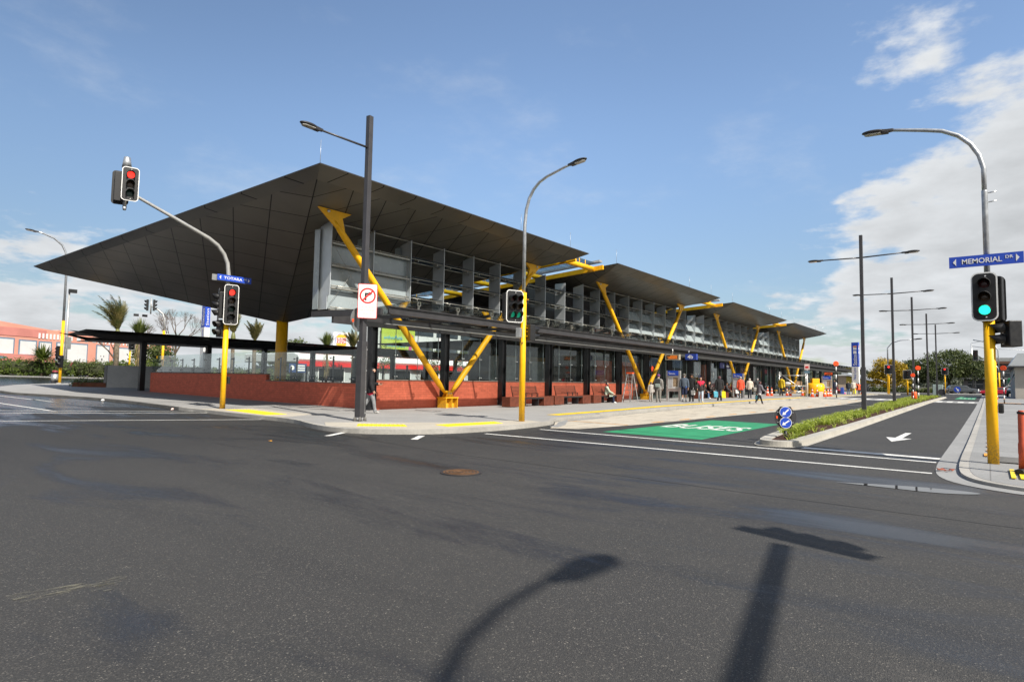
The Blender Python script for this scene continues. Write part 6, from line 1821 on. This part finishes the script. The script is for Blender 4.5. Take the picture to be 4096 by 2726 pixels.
# ------------------------------------------------------------ far street poles
def simple_lamp(name, label, base, h, arm, arml, mat='galv', yel=0):
    x, y, z = base; T = thing(name, label, 'street lamp', base); dx_, dy_ = arm
    if yel:
        m = M(); m.tube([(x, y, z), (x, y, z + yel)], .13, 10); m.build('lower_pole', MT['yellowpole'], T)
    m = M(); m.tube([(x, y, z + yel), (x, y, z + h * .85), (x + dx_ * arml * .15, y + dy_ * arml * .15, z + h * .94), (x + dx_ * arml * .45, y + dy_ * arml * .45, z + h * .985), (x + dx_ * arml, y + dy_ * arml, z + h)], [.10, .075, .06, .05, .045], 8); m.build('pole', MT[mat], T)
    lamp_head(T, (x + dx_ * arml * .9, y + dy_ * arml * .9, z + h), math.atan2(dy_, dx_), .05, 1.3); return T
simple_lamp('street_lamp', 'far curved lamp behind the second island lamp post', (93.4, 10.3, .22), 7.3, (0, -1), 3.2, yel=3.4)
def far_signal(label, x, y, h, rz, lit='r', seq='rag', yel=True, sc=1.0):
    z = zg(x, y); T = thing('traffic_signal', label, 'traffic signal', (x, y, z)); m = M(); m.tube([(x, y, z), (x, y, z + h)], .09, 8); m.build('pole', MT['yellowpole'] if yel else MT['greypaint'], T)
    lantern(T, (x + .15 * math.cos(rz), y + .15 * math.sin(rz), z + h - .55 * sc), rz, seq, lit, .95 * sc, .32 * sc, .13 * sc, H=1.2 * sc); return T
o = far_signal('far red signal at the end of the platform before the golden conifer', 92.2, 10.1, 3.9, R(190))
far_signal('far red signal with a white plate right of the island lamp posts', 125, 5.6, 4.4, R(184))
far_signal('far unlit signal behind the second island lamp post', 96, 8.4, 3.3, R(186), '')
T = thing('control_cabinet', 'pale green roadside control cabinet behind the last island lamp post', 'cabinet', (107.5, 5.6, .22))
m = M(); m.bx(107.2, 107.9, 5.1, 6.3, .2, 1.75); m.build('case', simple('pale_green', (.35, .43, .40), .5), T, .03)
m = M(); m.bx(107.15, 107.2, 5.68, 5.72, .25, 1.7); m.build('door_gap', MT['dark'], T)
small('round_sign_back', 'round grey back of a low road sign beyond the last island lamp post', 'road sign', lambda m: (m.tube([(97, 4.4, .2), (97, 4.4, 1.3)], .06, 6), m.prism([(97, 4.75 + .42 * math.cos(a * PI / 9), .72 + .42 * math.sin(a * PI / 9)) for a in range(18)], (.05, 0, 0))), MT['lampgrey'])
T = thing('keep_left_disc', 'small far blue arrow disc near the grey hatchback', 'road sign', (118, 3.7, .2))
m = M(); m.tube([(118, 3.75, .2), (118, 3.75, .8)], .05, 6); m.build('post', MT['signwhite'], T)
m = M(); m.prism([(117.9, 3.75 + .45 * math.cos(a * PI / 9), 1.05 + .45 * math.sin(a * PI / 9)) for a in range(18)], (.05, 0, 0)); b = m.build('disc', MT['blue'], T)
m = M(); m.prism([(117.88, 3.75 + a, 1.05 + c) for a, c in ((.2, .2), (.1, .25), (-.12, -.02), (-.2, .08), (-.22, -.25), (.12, -.2), (.0, -.1))], (.01, 0, 0)); m.build('arrow', MT['signwhite'], b)
T = thing('utility_pole', 'tall thin grey pole left of the big yellow pole with a wire at its top', 'utility pole', (158, 2.3, .2))
m = M(); m.tube([(158, 2.3, .2), (157.6, 2.4, 10.6)], [.2, .1], 8); m.build('pole', MT['galv'], T)
m = M(); m.tube([(157.6, 2.4, 10.6), (157.6, -5.5, 12.5)], .04, 5); m.tube([(157.6, 2.4, 10.0), (157.6, -1.0, 9.4), (157.6, -9, 8.8)], .06, 5); m.build('arm', MT['galv'], T)
T = thing('mast_signal', 'far mast arm signal behind the right yellow pole', 'traffic signal', (141.5, -1.7, .2))
m = M(); m.tube([(141.5, -1.7, .2), (141.5, -1.7, 4.2)], .14, 8); m.build('pole', MT['yellowpole'], T)
m = M(); m.tube([(141.5, -1.7, 4.2), (141.5, -1.6, 5.0), (141.5, -1.0, 5.9), (141.5, .6, 6.5), (141.5, 1.6, 6.7)], .12, 8); m.tube([(141.5, -1.7, 4.2), (141.5, -1.7, 8.3), (141.5, -1.2, 9.3), (141.5, .2, 9.9), (141.5, 1.9, 10.3)], .09, 8); m.build('mast_arm', MT['galv'], T)
lantern(T, (141.3, 1.6, 7.4), R(185), 'rag', '', .8, .5, .2, H=2.0); lantern(T, (141.2, -1.2, 3.1), R(120), 'rag', '', .8, .5, .2, H=2.0, border=False)
# far left: signal mast, second signal, floodlight masts
T = thing('mast_signal', 'mast arm signal seen from behind under the tip of the roof', 'traffic signal', (28.8, 73.2, .85))
m = M(); m.tube([(28.6, 73.2, .8), (28.6, 73.2, 6.25)], .13, 10); m.build('pole', MT['yellowpole'], T)
m = M(); m.tube([(28.6, 73.2, 6.25), (28.6, 73.2, 7.5), (28.4, 73.3, 8.2), (28.0, 73.6, 8.6), (27.45, 74.1, 9.0)], .09, 8); m.tube([(27.45, 74.1, 8.1), (27.45, 74.1, 9.9)], .08, 6); m.build('mast_arm', MT['greypaint'], T)
lantern(T, (27.1, 74.45, 9.1), R(150), 'rag', '', .55, .40, .15, border=False, H=1.5, board=False); lantern(T, (27.75, 73.8, 9.1), R(-15), 'rag', '', .55, .40, .15, border=False, H=1.5, board=False)
m = M(); m.bx(28.7, 29.0, 72.9, 73.2, 5.2, 5.9); m.build('cabinet', MT['signwhite'], T)
far_signal('dark signal head on a yellow pole beside the palm trunk', 24.8, 71.8, 4.2, R(-60), '', sc=1.0)
for i, (x, y, h, l) in enumerate([(24.0, 90.3, 10.2, 'pale floodlight mast with one lamp left of the roof tip'), (45.3, 127.2, 11.0, 'distant floodlight mast with two lamps behind the tallest palm')]):
    z = zg(x, y); T = thing('floodlight_mast', l, 'floodlight', (x, y, z)); m = M(); m.tube([(x, y, z - .2), (x, y, z + h)], [.22, .10], 10); m.build('pole', MT['greypaint'], T)
    m = M()
    for s in ((0,) if i == 0 else (-1, 1)): m.box((x + .75 * s + .3 * (i == 0), y - .2, z + h + .15), (.85, .35, .45), .3 * s)
    m.build('lamp_head', MT['signblack'], T)
small('safety_barrier', 'red and white striped post low beside the yellow signal pole at the left', 'marker post', lambda m: m.lathe([(.16, 0), (.16, 1.3)], (26.3, 70.5, .85), 8), MT['signred'])
# ------------------------------------------------------------ people
def skel(pose, H, opt):
    """joints as {name:(pos,radius)} and bones; the figure faces +x, left is +y, feet at z=0"""
    s = H / 1.72
    J = {}; B = []
    def j(n, p, r): J[n] = (Vector(p), r)
    sit = pose == 'sit'
    pz = .50 if sit else .93
    w = opt.get('wide', 1.0)
    lean = opt.get('lean', .0)
    j('pelvis', (0, 0, pz), .128 * w)
    up = lambda h: (lean * h, 0, pz + h)
    j('waist', up(.17), .118 * w); j('chest', up(.37), .142 * w); j('neckb', up(.53), .075); j('neck', up(.585), .056)
    hx = lean * .66 + opt.get('nod', .0)
    j('jaw', (hx + .018, 0, pz + .645), .070); j('head', (hx + .012, 0, pz + .715), .088); j('crown', (hx, 0, pz + .765), .066)
    j('nose', (hx + .112, 0, pz + .69), .013)
    B += [('pelvis', 'waist', 'torso'), ('waist', 'chest', 'torso'), ('chest', 'neckb', 'torso'), ('neckb', 'neck', 'neck'), ('neck', 'jaw', 'head'), ('jaw', 'head', 'head'), ('head', 'crown', 'head'), ('head', 'nose', 'head')]
    for k, sd in (('l', 1), ('r', -1)):
        arm = opt.get('arm_' + k, (0, 0))            # forward swing of upper arm, bend of the forearm (radians)
        sw, bd = arm[0], arm[1]; inn = arm[2] if len(arm) > 2 else 0
        sh = Vector((lean * .47, sd * .185 * w, pz + .475))
        ud = Vector((math.sin(sw), sd * .14, -math.cos(sw))).normalized(); el_ = sh + ud * .285
        fd = Vector((math.sin(sw + bd), sd * (.05 - inn), -math.cos(sw + bd))).normalized(); wr = el_ + fd * .25
        pm = wr + fd * .075
        j('sh' + k, sh, .062 * w); j('el' + k, el_, .043); j('wr' + k, wr, .029); j('pm' + k, pm, .036)
        B += [('chest', 'sh' + k, 'torso'), ('sh' + k, 'el' + k, 'uarm'), ('el' + k, 'wr' + k, 'farm'), ('wr' + k, 'pm' + k, 'hand')]
        side = fd.cross(Vector((0, sd, 0)));
        if side.length < .1: side = Vector((1, 0, 0))
        side.normalize(); curl = Vector((0, -sd, 0))
        for q in range(4):
            o = side * (.030 - .02 * q); ln = (.066, .076, .070, .054)[q]
            a = pm + fd * .028 + o; b_ = a + fd * ln * .5 + curl * .008; c_ = b_ + fd * ln * .38 + curl * .03
            j(f'f{k}{q}a', a, .0105); j(f'f{k}{q}b', b_, .0095); j(f'f{k}{q}c', c_, .0085)
            B += [('pm' + k, f'f{k}{q}a', 'hand'), (f'f{k}{q}a', f'f{k}{q}b', 'hand'), (f'f{k}{q}b', f'f{k}{q}c', 'hand')]
        a = wr + fd * .03 + side * .038 + curl * .006; b_ = a + fd * .035 + side * .018 + curl * .012
        j(f't{k}a', a, .0115); j(f't{k}b', b_, .0095); B += [('wr' + k, f't{k}a', 'hand'), (f't{k}a', f't{k}b', 'hand')]
        hp = Vector((0, sd * .085 * w, pz - .05))
        if sit:
            kn = hp + Vector((.43, sd * opt.get('knee', .02), .02)); an = Vector((kn.x + opt.get('shin', .03), kn.y + sd * .01, .085))
            if opt.get('cross') == k: kn = kn + Vector((0, -sd * .06, .12)); an = kn + Vector((.25, -sd * .12, -.30))
        else:
            st = opt.get('step_' + k, (0, 0)); a1, a2 = st
            td = Vector((math.sin(a1), sd * .02, -math.cos(a1))); kn = hp + td * .42
            sd2 = Vector((math.sin(a1 - a2), sd * .0, -math.cos(a1 - a2))); an = kn + sd2 * .40
        fdir = Vector((1, sd * .12, 0)).normalized(); pitch = -opt.get('heel_' + k, 0)
        j('hp' + k, hp, .098 * w); j('kn' + k, kn, .060); j('an' + k, an, .041)
        toe = an + fdir * .155 * math.cos(pitch) + Vector((0, 0, -.052 + .155 * math.sin(pitch)))
        j('hl' + k, an + Vector((-.025, 0, -.045)), .036); j('to' + k, toe, .031)
        B += [('pelvis', 'hp' + k, 'hip'), ('hp' + k, 'kn' + k, 'thigh'), ('kn' + k, 'an' + k, 'shin'), ('an' + k, 'hl' + k, 'foot'), ('an' + k, 'to' + k, 'foot')]
    J = {n: (p * s, r * s) for n, (p, r) in J.items()}
    lo = min(p.z - r for n, (p, r) in J.items() if n[:2] in ('to', 'hl'))
    for n in J: J[n][0].z -= lo
    return J, B
def cloth(src, keep, off, thick_fn=None):
    """a garment: the body surface over the kept faces, pushed outwards"""
    bm = bmesh.new(); bm.from_mesh(src)
    bm.faces.ensure_lookup_table()
    bmesh.ops.delete(bm, geom=[f for f in bm.faces if f.index not in keep], context='FACES')
    bm.normal_update()
    nrm = {v: v.normal.copy() for v in bm.verts}
    edge = {v for v in bm.verts if v.is_boundary}
    for v in bm.verts: v.co += nrm[v] * (off if thick_fn is None else thick_fn(v.co, off))
    # turn the free edge in, so hems have a thickness
    be = [e for e in bm.edges if e.is_boundary]
    if be:
        r = bmesh.ops.extrude_edge_only(bm, edges=be)
        for g in r['geom']:
            if isinstance(g, bmesh.types.BMVert):
                src_n = min(edge, key=lambda q: (q.co - g.co).length_squared) if False else None
        nv = [g for g in r['geom'] if isinstance(g, bmesh.types.BMVert)]
        bm.normal_update()
        for v in nv: v.co -= v.normal * off * .9
    me = bpy.data.meshes.new('garment'); bm.to_mesh(me); bm.free()
    for p in me.polygons: p.use_smooth = True
    return me
def person(label, loc, rz, H, pose, opt, wear, skin='skin', hairc=(.03, .022, .018), group=None):
    """wear: list of (part name, colour, regions, offset, zmin, zmax[, roughness])"""
    J, B = skel(pose, H, opt)
    names = list(J); ix = {n: i for i, n in enumerate(names)}
    me = bpy.data.meshes.new('body'); me.from_pydata([tuple(J[n][0]) for n in names], [(ix[a], ix[b]) for a, b, _ in B], [])
    o = bpy.data.objects.new('tmp_body', me); COL.objects.link(o)
    o.modifiers.new('skin', 'SKIN'); o.modifiers[0].use_smooth_shade = True
    sd = me.skin_vertices[0].data
    for n in names: r = J[n][1]; sd[ix[n]].radius = (r, r); sd[ix[n]].use_root = (n == 'pelvis')
    ss = o.modifiers.new('sub', 'SUBSURF'); ss.levels = 1; ss.render_levels = 1
    dg = bpy.context.evaluated_depsgraph_get(); dg.update()
    body = bpy.data.meshes.new_from_object(o.evaluated_get(dg)); bpy.data.objects.remove(o)
    for p in body.polygons: p.use_smooth = True
    T = thing('person', label, 'person', (0, 0, 0), group)
    # region of each face = nearest bone
    segs = [(np.array(J[a][0]), np.array(J[b][0]), t, (J[a][1] + J[b][1]) / 2) for a, b, t in B]
    C = np.array([tuple(p.center) for p in body.polygons])
    best = np.full(len(C), 9e9); reg = np.zeros(len(C), int); kinds = []
    for a, b, t, r in segs:
        ab = b - a; tt = np.clip(((C - a) @ ab) / max(1e-9, ab @ ab), 0, 1)
        dd = np.linalg.norm(C - (a + tt[:, None] * ab), axis=1) / (r + .02)
        if t not in kinds: kinds.append(t)
        k = kinds.index(t); q = dd < best; best[q] = dd[q]; reg[q] = k
    regn = [kinds[k] for k in reg]
    body.materials.clear(); body.materials.append(MT[skin])
    bo = bpy.data.objects.new('body', body); COL.objects.link(bo); bo.parent = T
    def put(name, me, mat):
        me.materials.clear(); me.materials.append(mat)
        q = bpy.data.objects.new(name, me); COL.objects.link(q); q.parent = T; return q
    for wv in wear:
        nm, col, regs, off = wv[:4]; z0, z1 = (wv[4], wv[5]) if len(wv) > 5 else (-9, 9)
        z0 *= H / 1.72; z1 *= H / 1.72
        keep = {i for i, t in enumerate(regn) if t in regs and z0 <= C[i][2] <= z1}
        if keep:
            mt = col if not isinstance(col, tuple) else simple('cloth_' + nm, col, .85, 0, .18, 9, .2, .3)
            fn = None
            if nm in ('coat', 'jacket', 'long_coat', 'puffer_jacket'):
                zb = min(C[i][2] for i in keep)
                fn = lambda co, of, zb=zb: of * (1.0 + .5 * max(0, 1 - (co.z - zb) / .35))
            put(nm, cloth(body, keep, off, fn), mt)
    hd = J['head'][0]; rr = J['head'][1]
    if hairc is not None:
        long_ = opt.get('hair', 'short')
        def isH(i):
            c = C[i]
            if regn[i] not in ('head', 'neck'): return False
            dx_ = c[0] - hd.x; dz_ = c[2] - hd.z
            if dz_ > .035: return True
            if dx_ < (-.01 if long_ == 'short' else .025) and dz_ > (-.06 if long_ == 'short' else -.16): return True
            return False
        keep = {i for i in range(len(C)) if isH(i)}
        if keep: put('hair', cloth(body, keep, .016 if long_ == 'short' else .034), simple('hair', hairc, .6, 0, .3, 20))
    # face: eyes, brows and mouth as small parts
    m = M()
    for s in (-1, 1): m.sphere((hd.x + rr * .90, s * .034, hd.z + .005), (.010, .013, .008), 6, 4)
    ob = m.build('eye', MT['signblack'], T)
    m = M(); m.sphere((J['jaw'][0].x + .070, 0, J['jaw'][0].z - .004), (.008, .024, .006), 6, 4); m.build('mouth', simple('lips', (.30, .09, .08), .5), T)
    m = M()
    for s in (-1, 1): m.sphere((hd.x - .005, s * (rr + .004), hd.z - .012), (.022, .010, .030), 6, 5)
    m.build('ear', MT[skin], T)
    if opt.get('hat'):
        hc = opt['hat']; m = M(); m.sphere((hd.x - .008, 0, hd.z + .045), (.108, .102, .085), 12, 7)
        if opt.get('brim'): m.prism([(hd.x + .05 + .13 * math.cos(a * PI / 10 - PI / 2), .085 * math.sin(a * PI / 10 - PI / 2), hd.z + .05) for a in range(11)], (0, 0, .012))
        m.build('hat', simple('hat', hc, .85), T)
    place(T, loc, rz); return T, J
ARMS = ('torso', 'uarm', 'farm'); LEGS = ('hip', 'thigh', 'shin')
def shoes(c): return ('shoes', c, ('foot',), .012)
def top(nm, c, off=.022, z0=.80): return (nm, c, ARMS + ('hip', 'thigh'), off, z0, 1.55)
def legs(c, off=.014): return ('trousers', c, LEGS + ('torso',), off, .05, 1.02)
PG = 'people waiting on the bus platform'
def zp(x, y): return zg(x, y) + .105
def P3(x, y): return (x, y, zp(x, y))
# by the lamp post: hooded walker looking at a phone
T, J = person('person in a black hood and grey jeans with a phone behind the charcoal lamp', P3(13.72, 17.3), R(-38), 1.62, 'stand',
   dict(hair='long', arm_l=(.0, 1.55, .2), arm_r=(-.1, .5), step_l=(-.25, .35), step_r=(.3, .15), nod=.03, heel_l=.4, lean=.05),
   [top('jacket', (.02, .02, .022), .028), ('undershirt', (.62, .03, .07), ('hip', 'thigh', 'torso'), .018, .74, .86), ('trousers', (.22, .225, .23), LEGS, .016, .05, .98), shoes((.35, .34, .32))], 'skin', (.018, .018, .02))
w = (Vector((0, 0, 0)))
def held(T, J, key, off=(0, 0, 0)):
    p = J[key][0] + Vector(off); return T.matrix_basis @ p if False else Matrix.Translation(T.location) @ Matrix.Rotation(T.rotation_euler.z, 4, 'Z') @ p
ph = held(T, J, 'pml', (.06, -.01, .03))
small('phone', 'dark phone in the hand of the hooded walker', 'phone', lambda m: m.box(tuple(ph), (.13, .065, .012), R(-38)), MT['signblack'])
# bench sitter
person('person in a pale green top and red scarf sitting sideways on the third bench', (30.9, 17.45, .12), R(-52), 1.62, 'sit',
   dict(hair='long', arm_l=(.45, .6), arm_r=(.5, .6), lean=.08), [top('jumper', (.42, .48, .38), .024, .45), ('trousers', (.03, .04, .075), LEGS + ('torso',), .016, .06, .72), shoes((.7, .7, .68)), ('scarf', (.55, .02, .03), ('neck',), .04, 1.0, 1.2)], 'skin', (.015, .013, .012))
T1, J1 = person('person in grey with a purple beanie seen from behind beside the second yellow strut foot', P3(34.75, 15.95), R(20), 1.66, 'stand', dict(hat=(.16, .05, .19), wide=1.05, arm_r=(.05, .2)),
   [top('jacket', (.22, .21, .20), .03), legs((.20, .185, .165), .02), shoes((.05, .05, .05))], 'skin', None, PG)
person('small child in a patterned coat behind the person with the backpack', P3(35.7, 16.9), R(30), 1.22, 'stand', dict(hair='long'), [top('coat', (.40, .37, .34), .03), legs((.35, .33, .30)), shoes((.1, .1, .1))], 'skin', (.12, .07, .05), PG)
person('person in navy shorts, blue shirt tail and white socks with a grey cap', P3(36.95, 15.2), R(15), 1.73, 'stand', dict(hat=(.12, .115, .10), brim=1, wide=1.05),
   [('shirt_tail', (.05, .12, .42), ('torso', 'hip', 'thigh'), .02, .82, 1.0), ('jacket', (.075, .095, .125), ARMS, .032, .95, 1.6), ('shorts', (.02, .025, .055), ('hip', 'thigh'), .03, .5, .95), ('socks', (.7, .7, .7), ('shin',), .008, .06, .26), shoes((.02, .02, .02))], 'skin', (.2, .2, .2), PG)
person('person in a long black overcoat and black hat beside the capped person in shorts', P3(37.9, 15.1), R(195), 1.74, 'stand', dict(hat=(.012, .012, .012), brim=1),
   [('long_coat', (.018, .018, .019), ARMS + LEGS, .032, .42, 1.6), ('trousers', (.02, .02, .022), LEGS, .014, .05, .5), shoes((.015, .015, .015))], 'skin_dark', None, PG)
T4, J4 = person('person with a red and pink scarf, open dark cardigan and pale jeans facing the street', P3(36.9, 14.1), R(205), 1.56, 'stand', dict(hair='long', step_l=(.16, .05), step_r=(-.16, .05), arm_r=(.2, .5)),
   [top('cardigan', (.045, .04, .04), .026), legs((.42, .50, .60)), shoes((.6, .52, .32)), ('scarf', (.55, .03, .07), ('neck', 'torso'), .036, 1.24, 1.46)], 'skin', (.09, .04, .03), PG)
person('bearded sitter in dark jacket and blue jeans, left of two on the bench', (45.2, 17.15, .19), R(-60), 1.70, 'sit', dict(arm_l=(.3, .7), arm_r=(.3, .7), lean=.1), [top('jacket', (.04, .045, .055), .028, .45), ('trousers', (.12, .2, .36), LEGS + ('torso',), .016, .06, .72), shoes((.6, .58, .52))], 'skin', (.35, .33, .31), PG)
person('bald sitter in a black jacket, right of two on the bench', (46.4, 17.15, .19), R(-70), 1.74, 'sit', dict(arm_l=(.4, .7), arm_r=(.4, .7), lean=.12), [top('jacket', (.02, .02, .02), .03, .45), ('trousers', (.05, .05, .055), LEGS + ('torso',), .016, .06, .72), shoes((.05, .05, .05))], 'skin', None, PG)
T7, J7 = person('person in a black puffer jacket seen from behind carrying a yellow bag', P3(41.1, 14.4), R(25), 1.68, 'stand', dict(hair='long', step_l=(.1, .05), step_r=(-.1, .05)),
   [top('puffer_jacket', (.025, .025, .027), .045, .82), ('trousers', (.09, .11, .15), LEGS, .012, .3, .9), ('boots', (.015, .015, .015), ('shin', 'foot'), .016, 0, .36)], 'skin', (.07, .02, .025), PG)
person('sitter in a black cap and grey jumper with hands clasped', (49.9, 16.95, .21), R(-75), 1.70, 'sit', dict(hat=(.012, .012, .012), arm_l=(.3, .8, .25), arm_r=(.3, .8, .25), lean=.12), [top('jumper', (.05, .05, .055), .026, .45), ('trousers', (.05, .042, .035), LEGS + ('torso',), .018, .06, .72), shoes((.16, .07, .04))], 'skin_dark', None, PG)
person('sitter with sunglasses and a red sleeved jacket, legs crossed', (51.4, 16.95, .21), R(-65), 1.66, 'sit', dict(hair='long', arm_l=(.6, 1.2, .3), arm_r=(.3, .8, .2), cross='r', lean=.08), [('jacket', (.55, .03, .035), ARMS, .028, .55, 1.2), ('trousers', (.30, .33, .38), LEGS + ('torso',), .016, .06, .72), shoes((.7, .7, .7))], 'skin', (.06, .035, .025), PG)
T10, J10 = person('person in a bright orange-red raincoat with a grey beanie, seen from behind', P3(48.75, 15.4), R(20), 1.66, 'stand', dict(hat=(.36, .33, .29), wide=1.05), [top('coat', (.72, .10, .05), .04, .76), legs((.05, .055, .065)), shoes((.05, .03, .02))], 'skin', None, PG)
person('grey-haired person in a beige jacket walking away along the platform', P3(49.6, 14.95), R(15), 1.60, 'stand', dict(step_l=(.12, .1), step_r=(-.12, .1)), [top('jacket', (.58, .52, .44), .034, .80), legs((.05, .055, .065)), shoes((.05, .03, .02))], 'skin', (.5, .48, .45), PG)
person('grey-haired person in a dark grey coat walking in front of the sign', P3(50.5, 14.6), R(15), 1.62, 'stand', dict(step_l=(.1, .05), step_r=(-.12, .1)), [top('coat', (.055, .06, .065), .034, .78), legs((.03, .03, .033)), shoes((.03, .03, .03))], 'skin', (.3, .3, .3), PG)
T13, J13 = person('person in a striped grey top striding across the pale bus bay with a shoulder bag', (40.7, 11.65, zg(40, 11) + .015), R(-35), 1.50, 'stand', dict(hair='long', step_l=(.45, .1), step_r=(-.40, .35), heel_r=.5, arm_l=(-.3, .3), arm_r=(.2, .9), lean=.06),
   [('striped_top', (.15, .14, .16), ARMS + ('hip', 'thigh'), .03, .70, 1.55), ('hem_band', (.42, .42, .42), ('hip', 'thigh'), .034, .70, .82), legs((.018, .018, .02)), shoes((.35, .3, .33))], 'skin', (.07, .02, .02))
person('person in a mustard yellow jacket and black cap walking between the cones', P3(60.9, 15.4), R(-25), 1.84, 'stand', dict(hat=(.012, .012, .012), step_l=(.35, .1), step_r=(-.35, .25), heel_r=.4, wide=1.1), [top('jacket', (.56, .40, .025), .045, .76), legs((.02, .02, .022)), shoes((.28, .2, .1))], 'skin_dark', None)
FG = 'people at the far end of the platform'
person('person in navy standing behind the striped pole at the far end', P3(77.2, 13.8), R(200), 1.62, 'stand', {}, [top('coat', (.025, .03, .05), .034), legs((.06, .065, .075)), shoes((.03, .03, .03))], 'skin_dark', (.02, .02, .02), FG)
person('far sitter in a red jacket and white hat', (83.4, 14.7, .31), R(-90), 1.62, 'sit', dict(hat=(.6, .58, .55)), [top('jacket', (.45, .04, .07), .03, .45), ('trousers', (.04, .04, .06), LEGS + ('torso',), .016, .06, .72), shoes((.1, .1, .1))], 'skin', None, FG)
person('far sitter in brown with a pink bag at the feet', (84.4, 14.7, .31), R(-90), 1.62, 'sit', {}, [top('jacket', (.09, .05, .04), .03, .45), ('trousers', (.04, .035, .03), LEGS + ('torso',), .016, .06, .72), shoes((.05, .05, .05))], 'skin_dark', (.02, .02, .02), FG)
person('far person in a black jacket pulling a blue trolley', P3(80.4, 12.9), R(190), 1.52, 'stand', {}, [top('jacket', (.03, .035, .045), .034), legs((.10, .13, .2)), shoes((.05, .05, .05))], 'skin', (.05, .04, .035), FG)
person('far person in a white jacket with khaki trousers seen from behind', P3(81.5, 12.55), R(10), 1.60, 'stand', dict(wide=1.05), [top('jacket', (.62, .58, .50), .036), legs((.25, .22, .16)), shoes((.06, .05, .04))], 'skin', (.4, .39, .37), FG)
person('far person in an orange hi-vis vest and black trousers', P3(83, 12.2), R(30), 1.38, 'stand', dict(hair='long'), [('vest', (.85, .14, .06), ('torso', 'hip', 'thigh'), .038, .76, 1.5), ('sleeves', (.03, .03, .03), ('uarm', 'farm'), .02, 0, 1.5), legs((.02, .02, .022)), shoes((.03, .03, .03))], 'skin_dark', (.02, .02, .02), FG)
# things carried
def bag(name, label, p, dims, mat, rz=0, handle=True, round_=.03):
    T = thing(name, label, 'bag', tuple(p))
    m = M(); x, y, z = dims; m.at(tuple(p), rz)
    m.prism([(-x * .5, -y * .5, 0), (x * .5, -y * .5, 0), (x * .44, -y * .42, z), (-x * .44, -y * .42, z)], (0, y, 0)); m.build('bag_body', mat, T, round_)
    if handle:
        m = M(); m.at(tuple(p), rz); m.tube([(-x * .2, 0, z), (-x * .14, 0, z + .14), (x * .14, 0, z + .14), (x * .2, 0, z)], .012, 6); m.build('handle', mat, T)
    return T
def hp(T, J, key, drop, off=(0, 0, 0)):
    q = held(T, J, key, off); return (q.x, q.y, q.z - drop)
ycl = simple('bag_yellow', (.86, .72, .01), .6, 0, .1, 6); bcl = simple('bag_blue', (.10, .42, .55), .6, 0, .2, 6)
bag('shopping_bag', 'bright yellow shopping bag in the right hand of the puffer jacket person', hp(T7, J7, 'pmr', .60), (.16, .34, .46), ycl, R(25))
bag('shopping_bag', 'light blue bag hanging at the left side of the puffer jacket person', hp(T7, J7, 'pml', .56), (.14, .26, .42), bcl, R(25))
bag('carrier_bag', 'white carrier bag held by the orange raincoat person', hp(T10, J10, 'pml', .42), (.12, .26, .30), MT['signwhite'], R(20))
bag('shopping_bag', 'small pale blue bag held by the person crossing the bus bay', hp(T13, J13, 'pml', .42), (.1, .2, .30), bcl, R(-35))
bag('shoulder_bag', 'big grey shoulder bag on the back of the person crossing the bus bay', held(T13, J13, 'waist', (-.12, .22, -.12)), (.26, .46, .28), simple('bag_grey', (.20, .19, .17), .5), R(55), True, .06)
bag('handbag', 'white handbag beside the long black overcoat', (37.3, 14.75, .62), (.1, .24, .3), MT['signwhite'], .3)
bag('handbag', 'large black handbag hanging from the person with the red scarf', held(T4, J4, 'hpr', (-.05, -.22, -.06)), (.2, .42, .36), MT['signblack'], R(115), True, .05)
bk = simple('backpack_black', (.018, .018, .018), .7)
bag('backpack', 'black backpack with a grey pocket worn by the person in the purple beanie', held(T1, J1, 'waist', (-.24, 0, -.10)), (.18, .32, .46), bk, R(20), False, .05)
q = held(T1, J1, 'waist', (-.34, .02, -.16)); bag('pouch', 'grey green pouch strapped under the black backpack', q, (.1, .3, .22), simple('pouch', (.20, .24, .22), .7), R(20), False, .03)
bag('backpack', 'olive and blue backpack on the shoulder of the person with the red scarf', held(T4, J4, 'chest', (-.20, -.14, -.22)), (.2, .38, .42), simple('olive', (.16, .13, .06), .8, 0, .6, 9), R(205), False, .06)
bag('shopping_trolley', 'far blue wheeled shopping trolley', (80.2, 13.5, .38), (.3, .35, .75), simple('trolley_blue', (.03, .08, .40), .6), 0)
bag('handbag', 'far pink bag on the ground by the seated people', (83.5, 13.9, .33), (.3, .4, .15), simple('bag_pink', (.75, .05, .25), .6), 0, False)
bag('rucksack', 'far yellow rucksack beside the white jacket', (82.3, 12.6, .4), (.3, .4, .6), ycl, 0, False, .06)
